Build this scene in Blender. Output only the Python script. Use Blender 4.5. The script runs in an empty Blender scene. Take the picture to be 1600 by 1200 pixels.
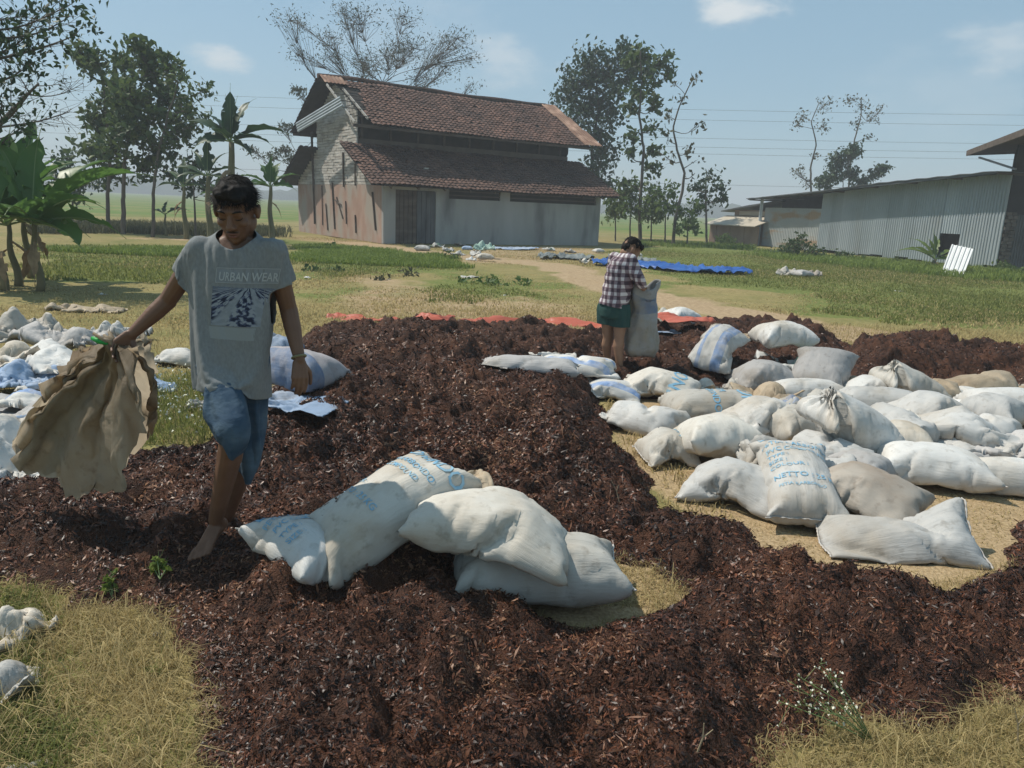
import bpy, bmesh, math, random
import numpy as np
from mathutils import Vector, Matrix, Euler
from mathutils.bvhtree import BVHTree
random.seed(7); RNG = np.random.RandomState(7)
S = bpy.context.scene
R = math.radians
# ------------------------------------------------------------------ camera
FPX = 1200.0; PITCH = R(13.0); ROLL = R(2.4); CAM = np.array([0, 0, 1.65])
fwd = np.array([0, math.cos(PITCH), -math.sin(PITCH)]); _r = np.array([1.0, 0, 0]); _u = np.cross(_r, fwd)
rgt = math.cos(ROLL) * _r + math.sin(ROLL) * _u
upv = -math.sin(ROLL) * _r + math.cos(ROLL) * _u
cd = bpy.data.cameras.new('camera'); cam = bpy.data.objects.new('camera', cd); S.collection.objects.link(cam)
cd.sensor_width = 36; cd.lens = 27.0; cd.clip_start = 0.05; cd.clip_end = 5000
cam.matrix_world = Matrix(((rgt[0], upv[0], -fwd[0], 0), (rgt[1], upv[1], -fwd[1], 0), (rgt[2], upv[2], -fwd[2], 1.65), (0, 0, 0, 1)))
S.camera = cam
# ------------------------------------------------------------------ sky, sun, exposure
SUN_DIR = np.array([-0.93, 0.36, 0.0]); SUN_EL = R(55)
SUN_DIR = SUN_DIR / np.linalg.norm(SUN_DIR)
sun_vec = Vector((SUN_DIR[0] * math.cos(SUN_EL), SUN_DIR[1] * math.cos(SUN_EL), math.sin(SUN_EL)))
W = bpy.data.worlds.new('World'); S.world = W; W.use_nodes = True
nt = W.node_tree; nt.nodes.clear()
def wn(t, **k):
    n = nt.nodes.new(t)
    for a, b in k.items(): setattr(n, a, b)
    return n
out = wn('ShaderNodeOutputWorld'); bg = wn('ShaderNodeBackground'); bg.inputs[1].default_value = 0.10
sky = wn('ShaderNodeTexSky', sky_type='NISHITA'); sky.sun_disc = False; sky.sun_elevation = SUN_EL
sky.sun_rotation = math.atan2(SUN_DIR[0], SUN_DIR[1]); sky.dust_density = 0.6; sky.air_density = 1.0; sky.ozone_density = 1.5
# pale hazy daylight sky, with a few small soft clouds at scattered places
hs = wn('ShaderNodeHueSaturation'); hs.inputs['Saturation'].default_value = .95; hs.inputs['Value'].default_value = 1.0
hz = wn('ShaderNodeMixRGB'); hz.inputs[0].default_value = .62; hz.inputs[2].default_value = (2.35, 4.05, 5.15, 1)
tc = wn('ShaderNodeTexCoord'); nz = wn('ShaderNodeTexNoise'); nz.inputs['Scale'].default_value = 16; nz.inputs['Detail'].default_value = 6; nz.inputs['Roughness'].default_value = .6
mp = wn('ShaderNodeMapping'); mp.inputs['Scale'].default_value = (1, 1, 2.4)
nt.links.new(tc.outputs['Generated'], mp.inputs[0]); nt.links.new(mp.outputs[0], nz.inputs[0])
prev = None
def _dir(px, py):
    d = fwd + (px - 800) / FPX * rgt + (600 - py) / FPX * upv; return d / np.linalg.norm(d)
for px, py, rad, amt in [(1140, 12, .060, .95), (345, 90, .040, .75), (790, 92, .075, .5), (1580, 75, .075, .5), (1460, 150, .13, .14), (640, 60, .15, .16), (90, 180, .13, .2), (1900, 40, .10, .6), (-300, 60, .12, .5), (2300, 160, .12, .6)]:
    d = _dir(px, py); vs = wn('ShaderNodeVectorMath', operation='SUBTRACT'); vs.inputs[1].default_value = tuple(d); nt.links.new(tc.outputs['Generated'], vs.inputs[0])
    sc = wn('ShaderNodeVectorMath', operation='MULTIPLY'); sc.inputs[1].default_value = (1, 1, 2.1); nt.links.new(vs.outputs[0], sc.inputs[0])
    ln = wn('ShaderNodeVectorMath', operation='LENGTH'); nt.links.new(sc.outputs[0], ln.inputs[0])
    ad = wn('ShaderNodeMath', operation='MULTIPLY_ADD'); ad.inputs[1].default_value = -rad * 2.2; ad.inputs[2].default_value = rad * 1.1; nt.links.new(nz.outputs[0], ad.inputs[0])
    a2 = wn('ShaderNodeMath', operation='ADD'); nt.links.new(ln.outputs['Value'], a2.inputs[0]); nt.links.new(ad.outputs[0], a2.inputs[1])
    mr = wn('ShaderNodeMapRange', interpolation_type='SMOOTHSTEP'); mr.inputs[1].default_value = rad * .95; mr.inputs[2].default_value = 0; mr.inputs[3].default_value = 0; mr.inputs[4].default_value = amt; nt.links.new(a2.outputs[0], mr.inputs[0])
    if prev is None: prev = mr.outputs[0]
    else:
        m_ = wn('ShaderNodeMath', operation='MAXIMUM'); nt.links.new(prev, m_.inputs[0]); nt.links.new(mr.outputs[0], m_.inputs[1]); prev = m_.outputs[0]
mx = wn('ShaderNodeMixRGB'); mx.inputs[2].default_value = (6.2, 6.6, 6.8, 1); nt.links.new(prev, mx.inputs[0])
nt.links.new(sky.outputs[0], hs.inputs['Color']); nt.links.new(hs.outputs[0], hz.inputs[1]); nt.links.new(hz.outputs[0], mx.inputs[1]); nt.links.new(mx.outputs[0], bg.inputs[0]); nt.links.new(bg.outputs[0], out.inputs[0])
sl = bpy.data.lights.new('sun', 'SUN'); sl.energy = 3.9; sl.angle = R(0.55); sl.color = (1, .94, .84)
so = bpy.data.objects.new('sun', sl); S.collection.objects.link(so)
so.rotation_euler = (-sun_vec).to_track_quat('-Z', 'Y').to_euler()
S.view_settings.view_transform = 'Standard'; S.view_settings.look = 'None'; S.view_settings.gamma = 1
S.view_settings.exposure = 0.28; S.view_settings.use_curve_mapping = False
try:
    S.cycles.volume_bounces = 0; S.cycles.max_bounces = 6; S.cycles.transparent_max_bounces = 12
    S.cycles.use_denoising = True
except Exception: pass

# ------------------------------------------------------------------ pixel helpers (photo is 1600 x 1200)
def ray(px, py): return fwd + (px - 800) / FPX * rgt + (600 - py) / FPX * upv
def gp(px, py, z=0.0):
    d = ray(px, py); return CAM + d * ((z - 1.65) / d[2])
def at(px, py, Y):
    d = ray(px, py); return CAM + d * (Y / d[1])
# ------------------------------------------------------------------ object helpers
def tag(o, label=None, cat=None, group=None, kind=None):
    if label: o['label'] = label
    if cat: o['category'] = cat
    if group: o['group'] = group
    if kind: o['kind'] = kind
    return o
def empty(name, loc=(0, 0, 0), rz=0.0):
    o = bpy.data.objects.new(name, None); S.collection.objects.link(o); o.empty_display_size = .1
    o.location = loc; o.rotation_euler = (0, 0, rz); return o
def link(name, me, mat=None, parent=None, smooth=False):
    o = bpy.data.objects.new(name, me); S.collection.objects.link(o)
    if mat and not me.materials:
        for m_ in (mat if isinstance(mat, (list, tuple)) else [mat]): me.materials.append(m_)
    if parent: o.parent = parent
    if smooth: me.polygons.foreach_set('use_smooth', [True] * len(me.polygons))
    return o
def mesh(name, V, F, mat=None, parent=None, smooth=False):
    me = bpy.data.meshes.new(name); me.from_pydata([tuple(map(float, v)) for v in V], [], [tuple(int(q) for q in f) for f in F]); me.update()
    return link(name, me, mat, parent, smooth)
def bigmesh(name, V, F, mat=None, parent=None, smooth=False, uv=None):
    """V (n,3), F (m,k) arrays, k = 3 or 4"""
    V = np.asarray(V, np.float32); F = np.asarray(F, np.int32); k = F.shape[1]
    me = bpy.data.meshes.new(name); me.vertices.add(len(V)); me.vertices.foreach_set('co', V.ravel())
    me.loops.add(F.size); me.loops.foreach_set('vertex_index', F.ravel())
    me.polygons.add(len(F)); me.polygons.foreach_set('loop_start', np.arange(0, F.size, k, dtype=np.int32))
    me.polygons.foreach_set('loop_total', np.full(len(F), k, np.int32))
    me.update(calc_edges=True)
    if uv is not None:
        l = me.uv_layers.new(name='UVMap'); l.data.foreach_set('uv', np.asarray(uv, np.float32)[F.ravel()].ravel())
    return link(name, me, mat, parent, smooth)
class MB:
    def __init__(s): s.V = []; s.F = []
    def add(s, V, F):
        n = len(s.V); s.V += [tuple(v) for v in V]; s.F += [tuple(i + n for i in f) for f in F]; return s
    def box(s, a, b):
        (x0, y0, z0), (x1, y1, z1) = a, b
        return s.add([(x0, y0, z0), (x1, y0, z0), (x1, y1, z0), (x0, y1, z0), (x0, y0, z1), (x1, y0, z1), (x1, y1, z1), (x0, y1, z1)],
                     [(0, 3, 2, 1), (4, 5, 6, 7), (0, 1, 5, 4), (1, 2, 6, 5), (2, 3, 7, 6), (3, 0, 4, 7)])
    def prism(s, poly, d):
        """poly: list of 3d points (planar), d: extrusion vector"""
        n = len(poly); P = [np.array(p, float) for p in poly]; d = np.array(d, float)
        return s.add(P + [p + d for p in P], [tuple(range(n))[::-1], tuple(range(n, 2 * n))] + [(i, (i + 1) % n, n + (i + 1) % n, n + i) for i in range(n)])
    def bar(s, a, b, w, h=None):
        a = np.array(a, float); b = np.array(b, float); h = h or w; t = (b - a) / np.linalg.norm(b - a)
        x = np.cross(t, [0, 0, 1.0]); x = x / np.linalg.norm(x) if np.linalg.norm(x) > 1e-3 else np.array([1.0, 0, 0]); y = np.cross(x, t)
        c = [x * w / 2 + y * h / 2, -x * w / 2 + y * h / 2, -x * w / 2 - y * h / 2, x * w / 2 - y * h / 2]
        return s.add([a + q for q in c] + [b + q for q in c], [(3, 2, 1, 0), (4, 5, 6, 7)] + [(i, (i + 1) % 4, 4 + (i + 1) % 4, 4 + i) for i in range(4)])
    def tube(s, pts, rad, n=6, caps=True):
        pts = [np.array(p, float) for p in pts]; m = len(pts)
        rad = [rad] * m if np.isscalar(rad) else rad; V = []; ref = np.array([.31, .17, .93])
        for i, p in enumerate(pts):
            t = pts[min(i + 1, m - 1)] - pts[max(i - 1, 0)]; t = t / (np.linalg.norm(t) + 1e-9)
            x = np.cross(t, ref)
            if np.linalg.norm(x) < .1: x = np.cross(t, [1.0, 0, 0])
            x /= np.linalg.norm(x); y = np.cross(t, x)
            V += [p + rad[i] * (math.cos(a) * x + math.sin(a) * y) for a in np.arange(n) * 2 * math.pi / n]
        F = [(i * n + j, i * n + (j + 1) % n, (i + 1) * n + (j + 1) % n, (i + 1) * n + j) for i in range(m - 1) for j in range(n)]
        if caps: F += [tuple(range(n))[::-1], tuple(range((m - 1) * n, m * n))]
        return s.add(V, F)
    def build(s, name, mat, parent=None, smooth=False): return mesh(name, s.V, s.F, mat, parent, smooth)
# ------------------------------------------------------------------ numpy noise
def vnoise(x, y, z=0.0, seed=0):
    x = np.asarray(x, float); y = np.asarray(y, float); z = np.zeros_like(x) + z
    xi = np.floor(x).astype(np.int64); yi = np.floor(y).astype(np.int64); zi = np.floor(z).astype(np.int64)
    fx = x - xi; fy = y - yi; fz = z - zi
    fx = fx * fx * (3 - 2 * fx); fy = fy * fy * (3 - 2 * fy); fz = fz * fz * (3 - 2 * fz)
    def h(a, b, c):
        n = (a * 374761393 + b * 668265263 + c * 2147483647 + seed * 974711) & 0xffffffff
        n = ((n ^ (n >> 13)) * 1274126177) & 0xffffffff; n = n ^ (n >> 16)
        return (n & 0xffff) / 65535.0
    def l(a, b, t): return a + (b - a) * t
    return l(l(l(h(xi, yi, zi), h(xi + 1, yi, zi), fx), l(h(xi, yi + 1, zi), h(xi + 1, yi + 1, zi), fx), fy),
             l(l(h(xi, yi, zi + 1), h(xi + 1, yi, zi + 1), fx), l(h(xi, yi + 1, zi + 1), h(xi + 1, yi + 1, zi + 1), fx), fy), fz) * 2 - 1
def fbm(x, y, z=0.0, seed=0, oct=4, rough=.5):
    a = 1; s = 0; t = 0; ca, sa = math.cos(.6), math.sin(.6)
    for i in range(oct):
        s = s + a * vnoise(x, y, z, seed + i); t += a; a *= rough
        x, y = (ca * x - sa * y) * 2.03 + 5.2, (sa * x + ca * y) * 2.03 - 3.1; z = z * 2.03
    return s / t
# ------------------------------------------------------------------ materials
def nodes(name):
    m = bpy.data.materials.new(name); m.use_nodes = True; return m, m.node_tree, m.node_tree.nodes['Principled BSDF']
def N(nt, t, **k):
    n = nt.nodes.new(t)
    for a, b in k.items():
        if isinstance(a, str) and a in n.inputs.keys(): n.inputs[a].default_value = b
        else: setattr(n, a, b)
    return n
def M(name, c1, c2=None, scale=6, rough=.85, bump=0.0, bscale=60, spec=.3, c3=None, s3=1.2, t3=(.5, .7), coord='Object', metallic=0, rand=0.0, stretch=(1, 1, 1), contrast=(.3, .7), island=0.0, detail=5, bdist=.01):
    m, nt, b = nodes(name); L = nt.links.new
    tc = N(nt, 'ShaderNodeTexCoord'); mp = N(nt, 'ShaderNodeMapping'); mp.inputs['Scale'].default_value = stretch
    L(tc.outputs[coord], mp.inputs[0]); col = None
    if c2:
        nz = N(nt, 'ShaderNodeTexNoise'); nz.inputs['Scale'].default_value = scale; nz.inputs['Detail'].default_value = detail; L(mp.outputs[0], nz.inputs[0])
        r = N(nt, 'ShaderNodeValToRGB'); r.color_ramp.elements[0].position, r.color_ramp.elements[1].position = contrast
        r.color_ramp.elements[0].color = (*c1, 1); r.color_ramp.elements[1].color = (*c2, 1); L(nz.outputs[0], r.inputs[0]); col = r.outputs[0]
    else:
        rg = N(nt, 'ShaderNodeRGB'); rg.outputs[0].default_value = (*c1, 1); col = rg.outputs[0]
    if c3:
        nz = N(nt, 'ShaderNodeTexNoise'); nz.inputs['Scale'].default_value = s3; nz.inputs['Detail'].default_value = 6; L(mp.outputs[0], nz.inputs[0])
        r = N(nt, 'ShaderNodeMapRange'); r.inputs[1].default_value, r.inputs[2].default_value = t3; L(nz.outputs[0], r.inputs[0])
        x = N(nt, 'ShaderNodeMixRGB'); x.inputs[2].default_value = (*c3, 1); L(r.outputs[0], x.inputs[0]); L(col, x.inputs[1]); col = x.outputs[0]
    if rand or island:
        src = N(nt, 'ShaderNodeObjectInfo').outputs['Random'] if rand else N(nt, 'ShaderNodeNewGeometry').outputs['Random Per Island']
        r = N(nt, 'ShaderNodeMapRange'); k = rand or island; r.inputs[3].default_value = 1 - k; r.inputs[4].default_value = 1 + k; L(src, r.inputs[0])
        h = N(nt, 'ShaderNodeHueSaturation'); L(r.outputs[0], h.inputs['Value']); L(col, h.inputs['Color']); col = h.outputs[0]
    L(col, b.inputs['Base Color']); b.inputs['Roughness'].default_value = rough; b.inputs['Specular IOR Level'].default_value = spec; b.inputs['Metallic'].default_value = metallic
    if bump:
        nz = N(nt, 'ShaderNodeTexNoise'); nz.inputs['Scale'].default_value = bscale; nz.inputs['Detail'].default_value = 4; L(mp.outputs[0], nz.inputs[0])
        bp = N(nt, 'ShaderNodeBump'); bp.inputs['Strength'].default_value = bump; bp.inputs['Distance'].default_value = bdist; L(nz.outputs[0], bp.inputs['Height']); L(bp.outputs[0], b.inputs['Normal'])
    return m
def leafmat(name, c1, c2, trans=.35, rough=.55, island=.35):
    m, nt, b = nodes(name); L = nt.links.new
    g = N(nt, 'ShaderNodeNewGeometry'); r = N(nt, 'ShaderNodeMixRGB'); r.inputs[1].default_value = (*c1, 1); r.inputs[2].default_value = (*c2, 1)
    L(g.outputs['Random Per Island'], r.inputs[0]); L(r.outputs[0], b.inputs['Base Color']); b.inputs['Roughness'].default_value = rough; b.inputs['Specular IOR Level'].default_value = .35
    t = N(nt, 'ShaderNodeBsdfTranslucent'); L(r.outputs[0], t.inputs[0]); mx = N(nt, 'ShaderNodeMixShader'); mx.inputs[0].default_value = trans
    L(b.outputs[0], mx.inputs[1]); L(t.outputs[0], mx.inputs[2]); L(mx.outputs[0], nt.nodes['Material Output'].inputs[0]); return m
# ------------------------------------------------------------------ plan masks
def poly_sd(X, Y, P):
    """signed distance (positive inside) of points to polygon P in plan"""
    P = np.asarray(P)[:, :2]; n = len(P); d = np.full(X.shape, 1e9); ins = np.zeros(X.shape, bool)
    for i in range(n):
        a = P[i]; b = P[(i + 1) % n]; ab = b - a
        t = np.clip(((X - a[0]) * ab[0] + (Y - a[1]) * ab[1]) / (ab @ ab + 1e-12), 0, 1)
        d = np.minimum(d, (X - a[0] - t * ab[0]) ** 2 + (Y - a[1] - t * ab[1]) ** 2)
        c = (a[1] > Y) != (b[1] > Y)
        with np.errstate(divide='ignore', invalid='ignore'):
            xi = (b[0] - a[0]) * (Y - a[1]) / (b[1] - a[1] + 1e-12) + a[0]
        ins ^= c & (X < xi)
    d = np.sqrt(d); return np.where(ins, d, -d)
def line_d(X, Y, P):
    P = np.asarray(P)[:, :2]; d = np.full(X.shape, 1e9)
    for i in range(len(P) - 1):
        a = P[i]; ab = P[i + 1] - a; t = np.clip(((X - a[0]) * ab[0] + (Y - a[1]) * ab[1]) / (ab @ ab + 1e-12), 0, 1)
        d = np.minimum(d, (X - a[0] - t * ab[0]) ** 2 + (Y - a[1] - t * ab[1]) ** 2)
    return np.sqrt(d)
def sst(a, b, x):
    t = np.clip((x - a) / (b - a), 0, 1); return t * t * (3 - 2 * t)
def G(*pts): return [gp(*p) for p in pts]
HEAP = G((-300, 770), (-60, 760), (60, 752), (130, 735), (200, 705), (330, 695), (405, 650), (425, 600), (440, 560), (480, 520), (600, 514), (800, 512), (930, 520), (1060, 516), (1110, 500), (1200, 505), (1300, 525), (1335, 550),
         (1330, 590), (1230, 606), (1110, 612), (1040, 628), (985, 625), (950, 622), (948, 652), (980, 708), (1035, 752), (1055, 800), (1160, 840), (1225, 878), (1330, 922), (1430, 935), (1570, 915), (1625, 800), (1800, 800),
         (1850, 1080), (1600, 1105), (1480, 1120), (1330, 1140), (1250, 1200), (1180, 1400), (310, 1400), (300, 1210), (262, 1110), (290, 1030), (245, 965), (120, 950), (30, 925), (-150, 925))
HEAP2 = G((1310, 548), (1380, 545), (1470, 556), (1600, 566), (1800, 590), (1900, 640), (1700, 628), (1560, 600), (1400, 598), (1320, 592))
BARE = G((815, 905), (900, 940), (960, 882), (1010, 890), (1050, 925), (1000, 965), (900, 985), (840, 965))
RIDGE = G((440, 560), (560, 545), (760, 560), (900, 590), (960, 640), (1000, 740), (860, 760), (700, 700), (520, 740), (380, 800), (250, 800), (340, 700))
LUMPS = [  # px, py, radius m, height m
    (545, 922, .19, .27), (640, 900, .15, .17), (478, 945, .16, .10), (530, 860, .10, .0), (330, 880, .35, .03), (735, 915, .13, .17), (120, 880, .35, .06), (560, 600, .5, .10), (650, 1010, .35, .06), (900, 660, .5, .10), (300, 1050, .2, .05),
    (520, 945, .13, -.12), (860, 1110, .16, -.10), (700, 590, .6, .05), (940, 620, .35, .08), (1240, 960, .4, .04), (1430, 1000, .4, .05), (310, 1120, .14, -.06), (1150, 590, .5, .05), (1310, 1090, .2, -.05),
    (850, 585, .4, .10), (1560, 950, .4, .10), (980, 770, .2, .05), (400, 870, .2, -.04), (50, 850, .4, .05), (1090, 560, .4, .06), (1010, 950, .3, .03), (530, 850, .25, .02), (1150, 850, .3, .08), (740, 1090, .2, .05)]
LW = [(gp(a, b)[:2], r, h) for a, b, r, h in LUMPS]
def heap_mask(X, Y):
    wob = fbm(X * 2.2, Y * 2.2, seed=3) * .16 + fbm(X * 8, Y * 8, seed=5, oct=3) * .06
    m = np.maximum(poly_sd(X, Y, HEAP) , poly_sd(X, Y, HEAP2)) + wob
    return np.minimum(m, -poly_sd(X, Y, BARE) + wob * .8)
def heap_base(X, Y):
    """smooth shape of the heap, without clods"""
    m = heap_mask(X, Y)
    e = sst(-.04, .45, m)
    h = e * .11 + .22 * sst(-.1, 1.1, poly_sd(X, Y, RIDGE)) * e + .12 * sst(0, .5, poly_sd(X, Y, HEAP2))
    for c, r, a in LW:
        h = h + a * np.exp(-((X - c[0]) ** 2 + (Y - c[1]) ** 2) / (r * r) * 1.3) * sst(-.05, .15, m)
    return h + e * fbm(X * 1.6, Y * 1.6, seed=11, oct=2) * .05, m, e
def heap_full(X, Y):
    h, m, e = heap_base(X, Y)
    wx = X + fbm(X * 5, Y * 5, seed=30, oct=2) * .08; wy = Y + fbm(X * 5, Y * 5, seed=40, oct=2) * .08
    wx, wy = .79 * wx + .61 * wy, -.61 * wx + .79 * wy
    b1 = 1 - np.abs(fbm(wx * 3.6, wy * 3.6, seed=21, oct=3)) * 2
    b2 = 1 - np.abs(vnoise(wx * 9, wy * 9, seed=22)); b3 = 1 - np.abs(vnoise(wx * 21, wy * 21, seed=23)); b4 = vnoise(X * 45, Y * 45, seed=24)
    qx = .79 * X + .61 * Y + .25 * fbm(X * 2.1, Y * 2.1, seed=50, oct=3); qy = -.61 * X + .79 * Y + .25 * fbm(X * 2.1, Y * 2.1, seed=55, oct=3)
    big = np.maximum(0, fbm(qx * 2.1 + 3, qy * 2.1, seed=28, oct=2)) ** 1.5 * .16 + np.maximum(0, fbm(qx * 4.3, qy * 4.3 + 7, seed=29, oct=2)) ** 1.3 * .12 - np.maximum(0, vnoise(qx * 4.1 + 9, qy * 4.1, seed=31) - .40) * .13
    c = (b1 - .5) * .085 + (b2 - .5) * .06 + (b3 - .5) * .034 + b4 * .012 + big
    e2 = sst(-.03, .22, m)
    c = c * (.78 + .22 * sst(4, 8, Y)) - .004
    h = np.maximum(h + e2 * c, .03 * sst(.02, .2, m)); c = 0
    return h + e2 * c + np.where(m < -.03, -.06, 0) - .025 * (1 - sst(-.03, .05, m)), m
def gh(x, y):
    """height things rest on"""
    X = np.array([float(x)]); Y = np.array([float(y)]); h, m, e = heap_base(X, Y); return max(0.0, float(h[0]))
# ------------------------------------------------------------------ ground sheet
def axis(a, b, c0, c1, fine, grow=1.16):
    xs = list(np.arange(c0, c1 + 1e-6, fine)); s = fine; x = c1
    while x < b: s *= grow; x += s; xs.append(x)
    s = fine; x = c0
    while x > a: s *= grow; x -= s; xs.insert(0, x)
    return np.array(xs)
gx = axis(-900, 900, -9, 11, .10, 1.11); gy = axis(-60, 1500, .6, 24, .10, 1.08)
GX, GY = np.meshgrid(gx, gy, indexing='ij')
near = sst(60, 20, GY)
GZ = fbm(GX * .25, GY * .25, seed=60, oct=3) * .06 * sst(8, 16, GY) + fbm(GX * 3, GY * 3, seed=61, oct=2) * .012 * near
GZ = np.minimum(GZ, .05)
bank = line_d(GX, GY, G((-400, 375), (60, 378), (300, 378), (420, 375))); GZ += .12 * np.exp(-(bank / 1.1) ** 2)
TRACK = G((560, 380), (700, 398), (850, 412), (960, 448), (1060, 474), (1200, 500), (1400, 530), (1640, 578))
dt = line_d(GX, GY, TRACK); wob = fbm(GX * .9, GY * .9, seed=70) * .5
dirt = sst(1.1, .15, dt + wob * 1.2 - .25) * .9
for q in (((760, 385), (860, 392), (860, 410), (720, 412)), ((470, 368), (620, 382), (600, 388), (455, 374)), ((560, 430), (1000, 500), (1000, 520), (520, 500)), ((180, 370), (330, 372), (330, 380), (180, 378)), ((720, 380), (940, 388), (950, 398), (740, 396))):
    sd = poly_sd(GX, GY, G(*q)); dirt = np.maximum(dirt, sst(-.8, .5, sd + wob * 1.5) * .6)
husk = sst(-.25, .15, poly_sd(GX, GY, G((960, 640), (1060, 560), (1100, 520), (1330, 560), (1700, 620), (1900, 800), (1560, 900), (1400, 940), (1180, 850), (1000, 740))) + wob * .2)
husk = np.maximum(husk, sst(-.25, .1, poly_sd(GX, GY, BARE)))
green = np.zeros_like(GX)
GREEN = [((60, 384), (300, 384), (470, 400), (450, 440), (60, 440)), ((470, 380), (560, 384), (720, 408), (730, 424), (470, 432)), ((700, 440), (840, 445), (850, 466), (690, 470)), ((1000, 385), (1560, 410), (1700, 440), (1700, 480), (1100, 450), (950, 405)),
         ((220, 600), (330, 600), (430, 640), (330, 690), (200, 690)), ((-200, 600), (60, 700), (0, 740), (-200, 740)), ((-200, 930), (60, 930), (50, 1000), (90, 1150), (-200, 1250)), ((940, 395), (1100, 380), (1200, 385), (1100, 395)), ((1200, 440), (1700, 470), (1700, 520), (1250, 490))]
for q in GREEN: green = np.maximum(green, sst(-.7, .6, poly_sd(GX, GY, G(*q)) + wob * 1.6))
green = np.maximum(green, sst(.05, .5, fbm(GX * .35, GY * .35, seed=72)) * sst(9, 14, GY) * .75)
paddy = sst(52, 60, GY + fbm(GX * .03, GY * .03, seed=75) * 10)
me_o = bigmesh('ground', np.stack([GX.ravel(), GY.ravel(), GZ.ravel()], 1), np.array([[0]*4]), None)
bpy.data.objects.remove(me_o)
nx_, ny_ = GX.shape; I = (np.arange(nx_ - 1)[:, None] * ny_ + np.arange(ny_ - 1)[None]).ravel()
ground = bigmesh('ground', np.stack([GX.ravel(), GY.ravel(), GZ.ravel()], 1), np.stack([I, I + ny_, I + ny_ + 1, I + 1], 1), None, smooth=True)
ground['kind'] = 'structure'
ca = ground.data.color_attributes.new('cover', 'FLOAT_COLOR', 'POINT')
ca.data.foreach_set('color', np.stack([dirt.ravel(), green.ravel(), husk.ravel(), paddy.ravel()], 1).astype(np.float32).ravel())
def ground_mat():
    m, nt, b = nodes('ground'); L = nt.links.new
    tc = N(nt, 'ShaderNodeTexCoord'); at_ = N(nt, 'ShaderNodeAttribute', attribute_name='cover'); sp = N(nt, 'ShaderNodeSeparateColor'); L(at_.outputs['Color'], sp.inputs[0])
    def noise(s, d=5, st=None):
        n = N(nt, 'ShaderNodeTexNoise'); n.inputs['Scale'].default_value = s; n.inputs['Detail'].default_value = d
        if st:
            mp = N(nt, 'ShaderNodeMapping'); mp.inputs['Scale'].default_value = st; L(tc.outputs['Object'], mp.inputs[0]); L(mp.outputs[0], n.inputs[0])
        else: L(tc.outputs['Object'], n.inputs[0])
        return n.outputs[0]
    def ramp(f, a, b_, p=(.35, .65)):
        r = N(nt, 'ShaderNodeValToRGB'); r.color_ramp.elements[0].position, r.color_ramp.elements[1].position = p
        r.color_ramp.elements[0].color = (*a, 1); r.color_ramp.elements[1].color = (*b_, 1); L(f, r.inputs[0]); return r.outputs[0]
    def mix(f, a, b_):
        x = N(nt, 'ShaderNodeMixRGB'); L(f, x.inputs[0]); L(a, x.inputs[1]); L(b_, x.inputs[2]); return x.outputs[0]
    def sharpen(f, n):
        a = N(nt, 'ShaderNodeMath', operation='MULTIPLY_ADD'); L(n, a.inputs[0]); a.inputs[1].default_value = .9; a.inputs[2].default_value = -.45
        b2 = N(nt, 'ShaderNodeMath', operation='ADD'); L(f, b2.inputs[0]); L(a.outputs[0], b2.inputs[1])
        r = N(nt, 'ShaderNodeMapRange'); r.inputs[1].default_value = .32; r.inputs[2].default_value = .68; L(b2.outputs[0], r.inputs[0]); return r.outputs[0]
    n1 = noise(1.7, 8); n2 = noise(14, 6); n3 = noise(60, 4); n4 = noise(.35, 5)
    dry = ramp(n2, (.20, .155, .065), (.34, .27, .12)); dry = mix(ramp(n4, (0, 0, 0), (.9, .9, .9)), dry, ramp(n1, (.15, .155, .05), (.25, .21, .085)))
    grn = ramp(n2, (.095, .125, .03), (.19, .20, .06)); drt = ramp(n2, (.30, .21, .12), (.42, .31, .19)); hsk = ramp(n3, (.26, .18, .095), (.46, .34, .20), (.3, .7))
    pad = ramp(noise(.08, 3, (1, 3, 1)), (.10, .16, .03), (.20, .19, .06), (.45, .6))
    c = mix(sharpen(sp.outputs[1], n1), dry, grn); c = mix(sharpen(sp.outputs[0], n1), c, drt); c = mix(sharpen(sp.outputs[2], n2), c, hsk); c = mix(at_.outputs['Alpha'], c, pad)
    L(c, b.inputs['Base Color']); b.inputs['Roughness'].default_value = .95; b.inputs['Specular IOR Level'].default_value = .15
    bp = N(nt, 'ShaderNodeBump'); bp.inputs['Strength'].default_value = .6; bp.inputs['Distance'].default_value = .02; L(n3, bp.inputs['Height']); L(bp.outputs[0], b.inputs['Normal']); return m
ground.data.materials.append(ground_mat())
# ------------------------------------------------------------------ the heap of dark wet mulch
st = .026
hx = np.arange(-5.2, 9.2, st * 1.0); hy = np.arange(1.3, 11.6, st)
HX, HY = np.meshgrid(hx, hy, indexing='ij'); HZ, HM = heap_full(HX, HY)
# sideways push makes clods overhang a little
HXo = HX + vnoise(HX * 17, HY * 17, seed=81) * .012; HYo = HY + vnoise(HX * 17, HY * 17, seed=82) * .012
nx_, ny_ = HX.shape; I = (np.arange(nx_ - 1)[:, None] * ny_ + np.arange(ny_ - 1)[None])
vis = (np.abs(HX) < HY * .80 + 1.2)
keep = ((HM[:-1, :-1] > -.06) | (HM[1:, 1:] > -.06)) & vis[:-1, :-1]; I = I[keep]
F = np.stack([I, I + ny_, I + ny_ + 1, I + 1], 1); used = np.unique(F); remap = np.zeros(nx_ * ny_, np.int32); remap[used] = np.arange(len(used))
mulch_mat = M('dark mulch', (.028, .013, .008), (.095, .040, .022), scale=30, rough=.75, bump=1.0, bscale=140, spec=.25, c3=(.13, .054, .028), s3=3.5, t3=(.5, .75), bdist=.02)
heap = bigmesh('mulch_heap', np.stack([HXo.ravel(), HYo.ravel(), HZ.ravel()], 1)[used], remap[F], mulch_mat, smooth=True)
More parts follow.
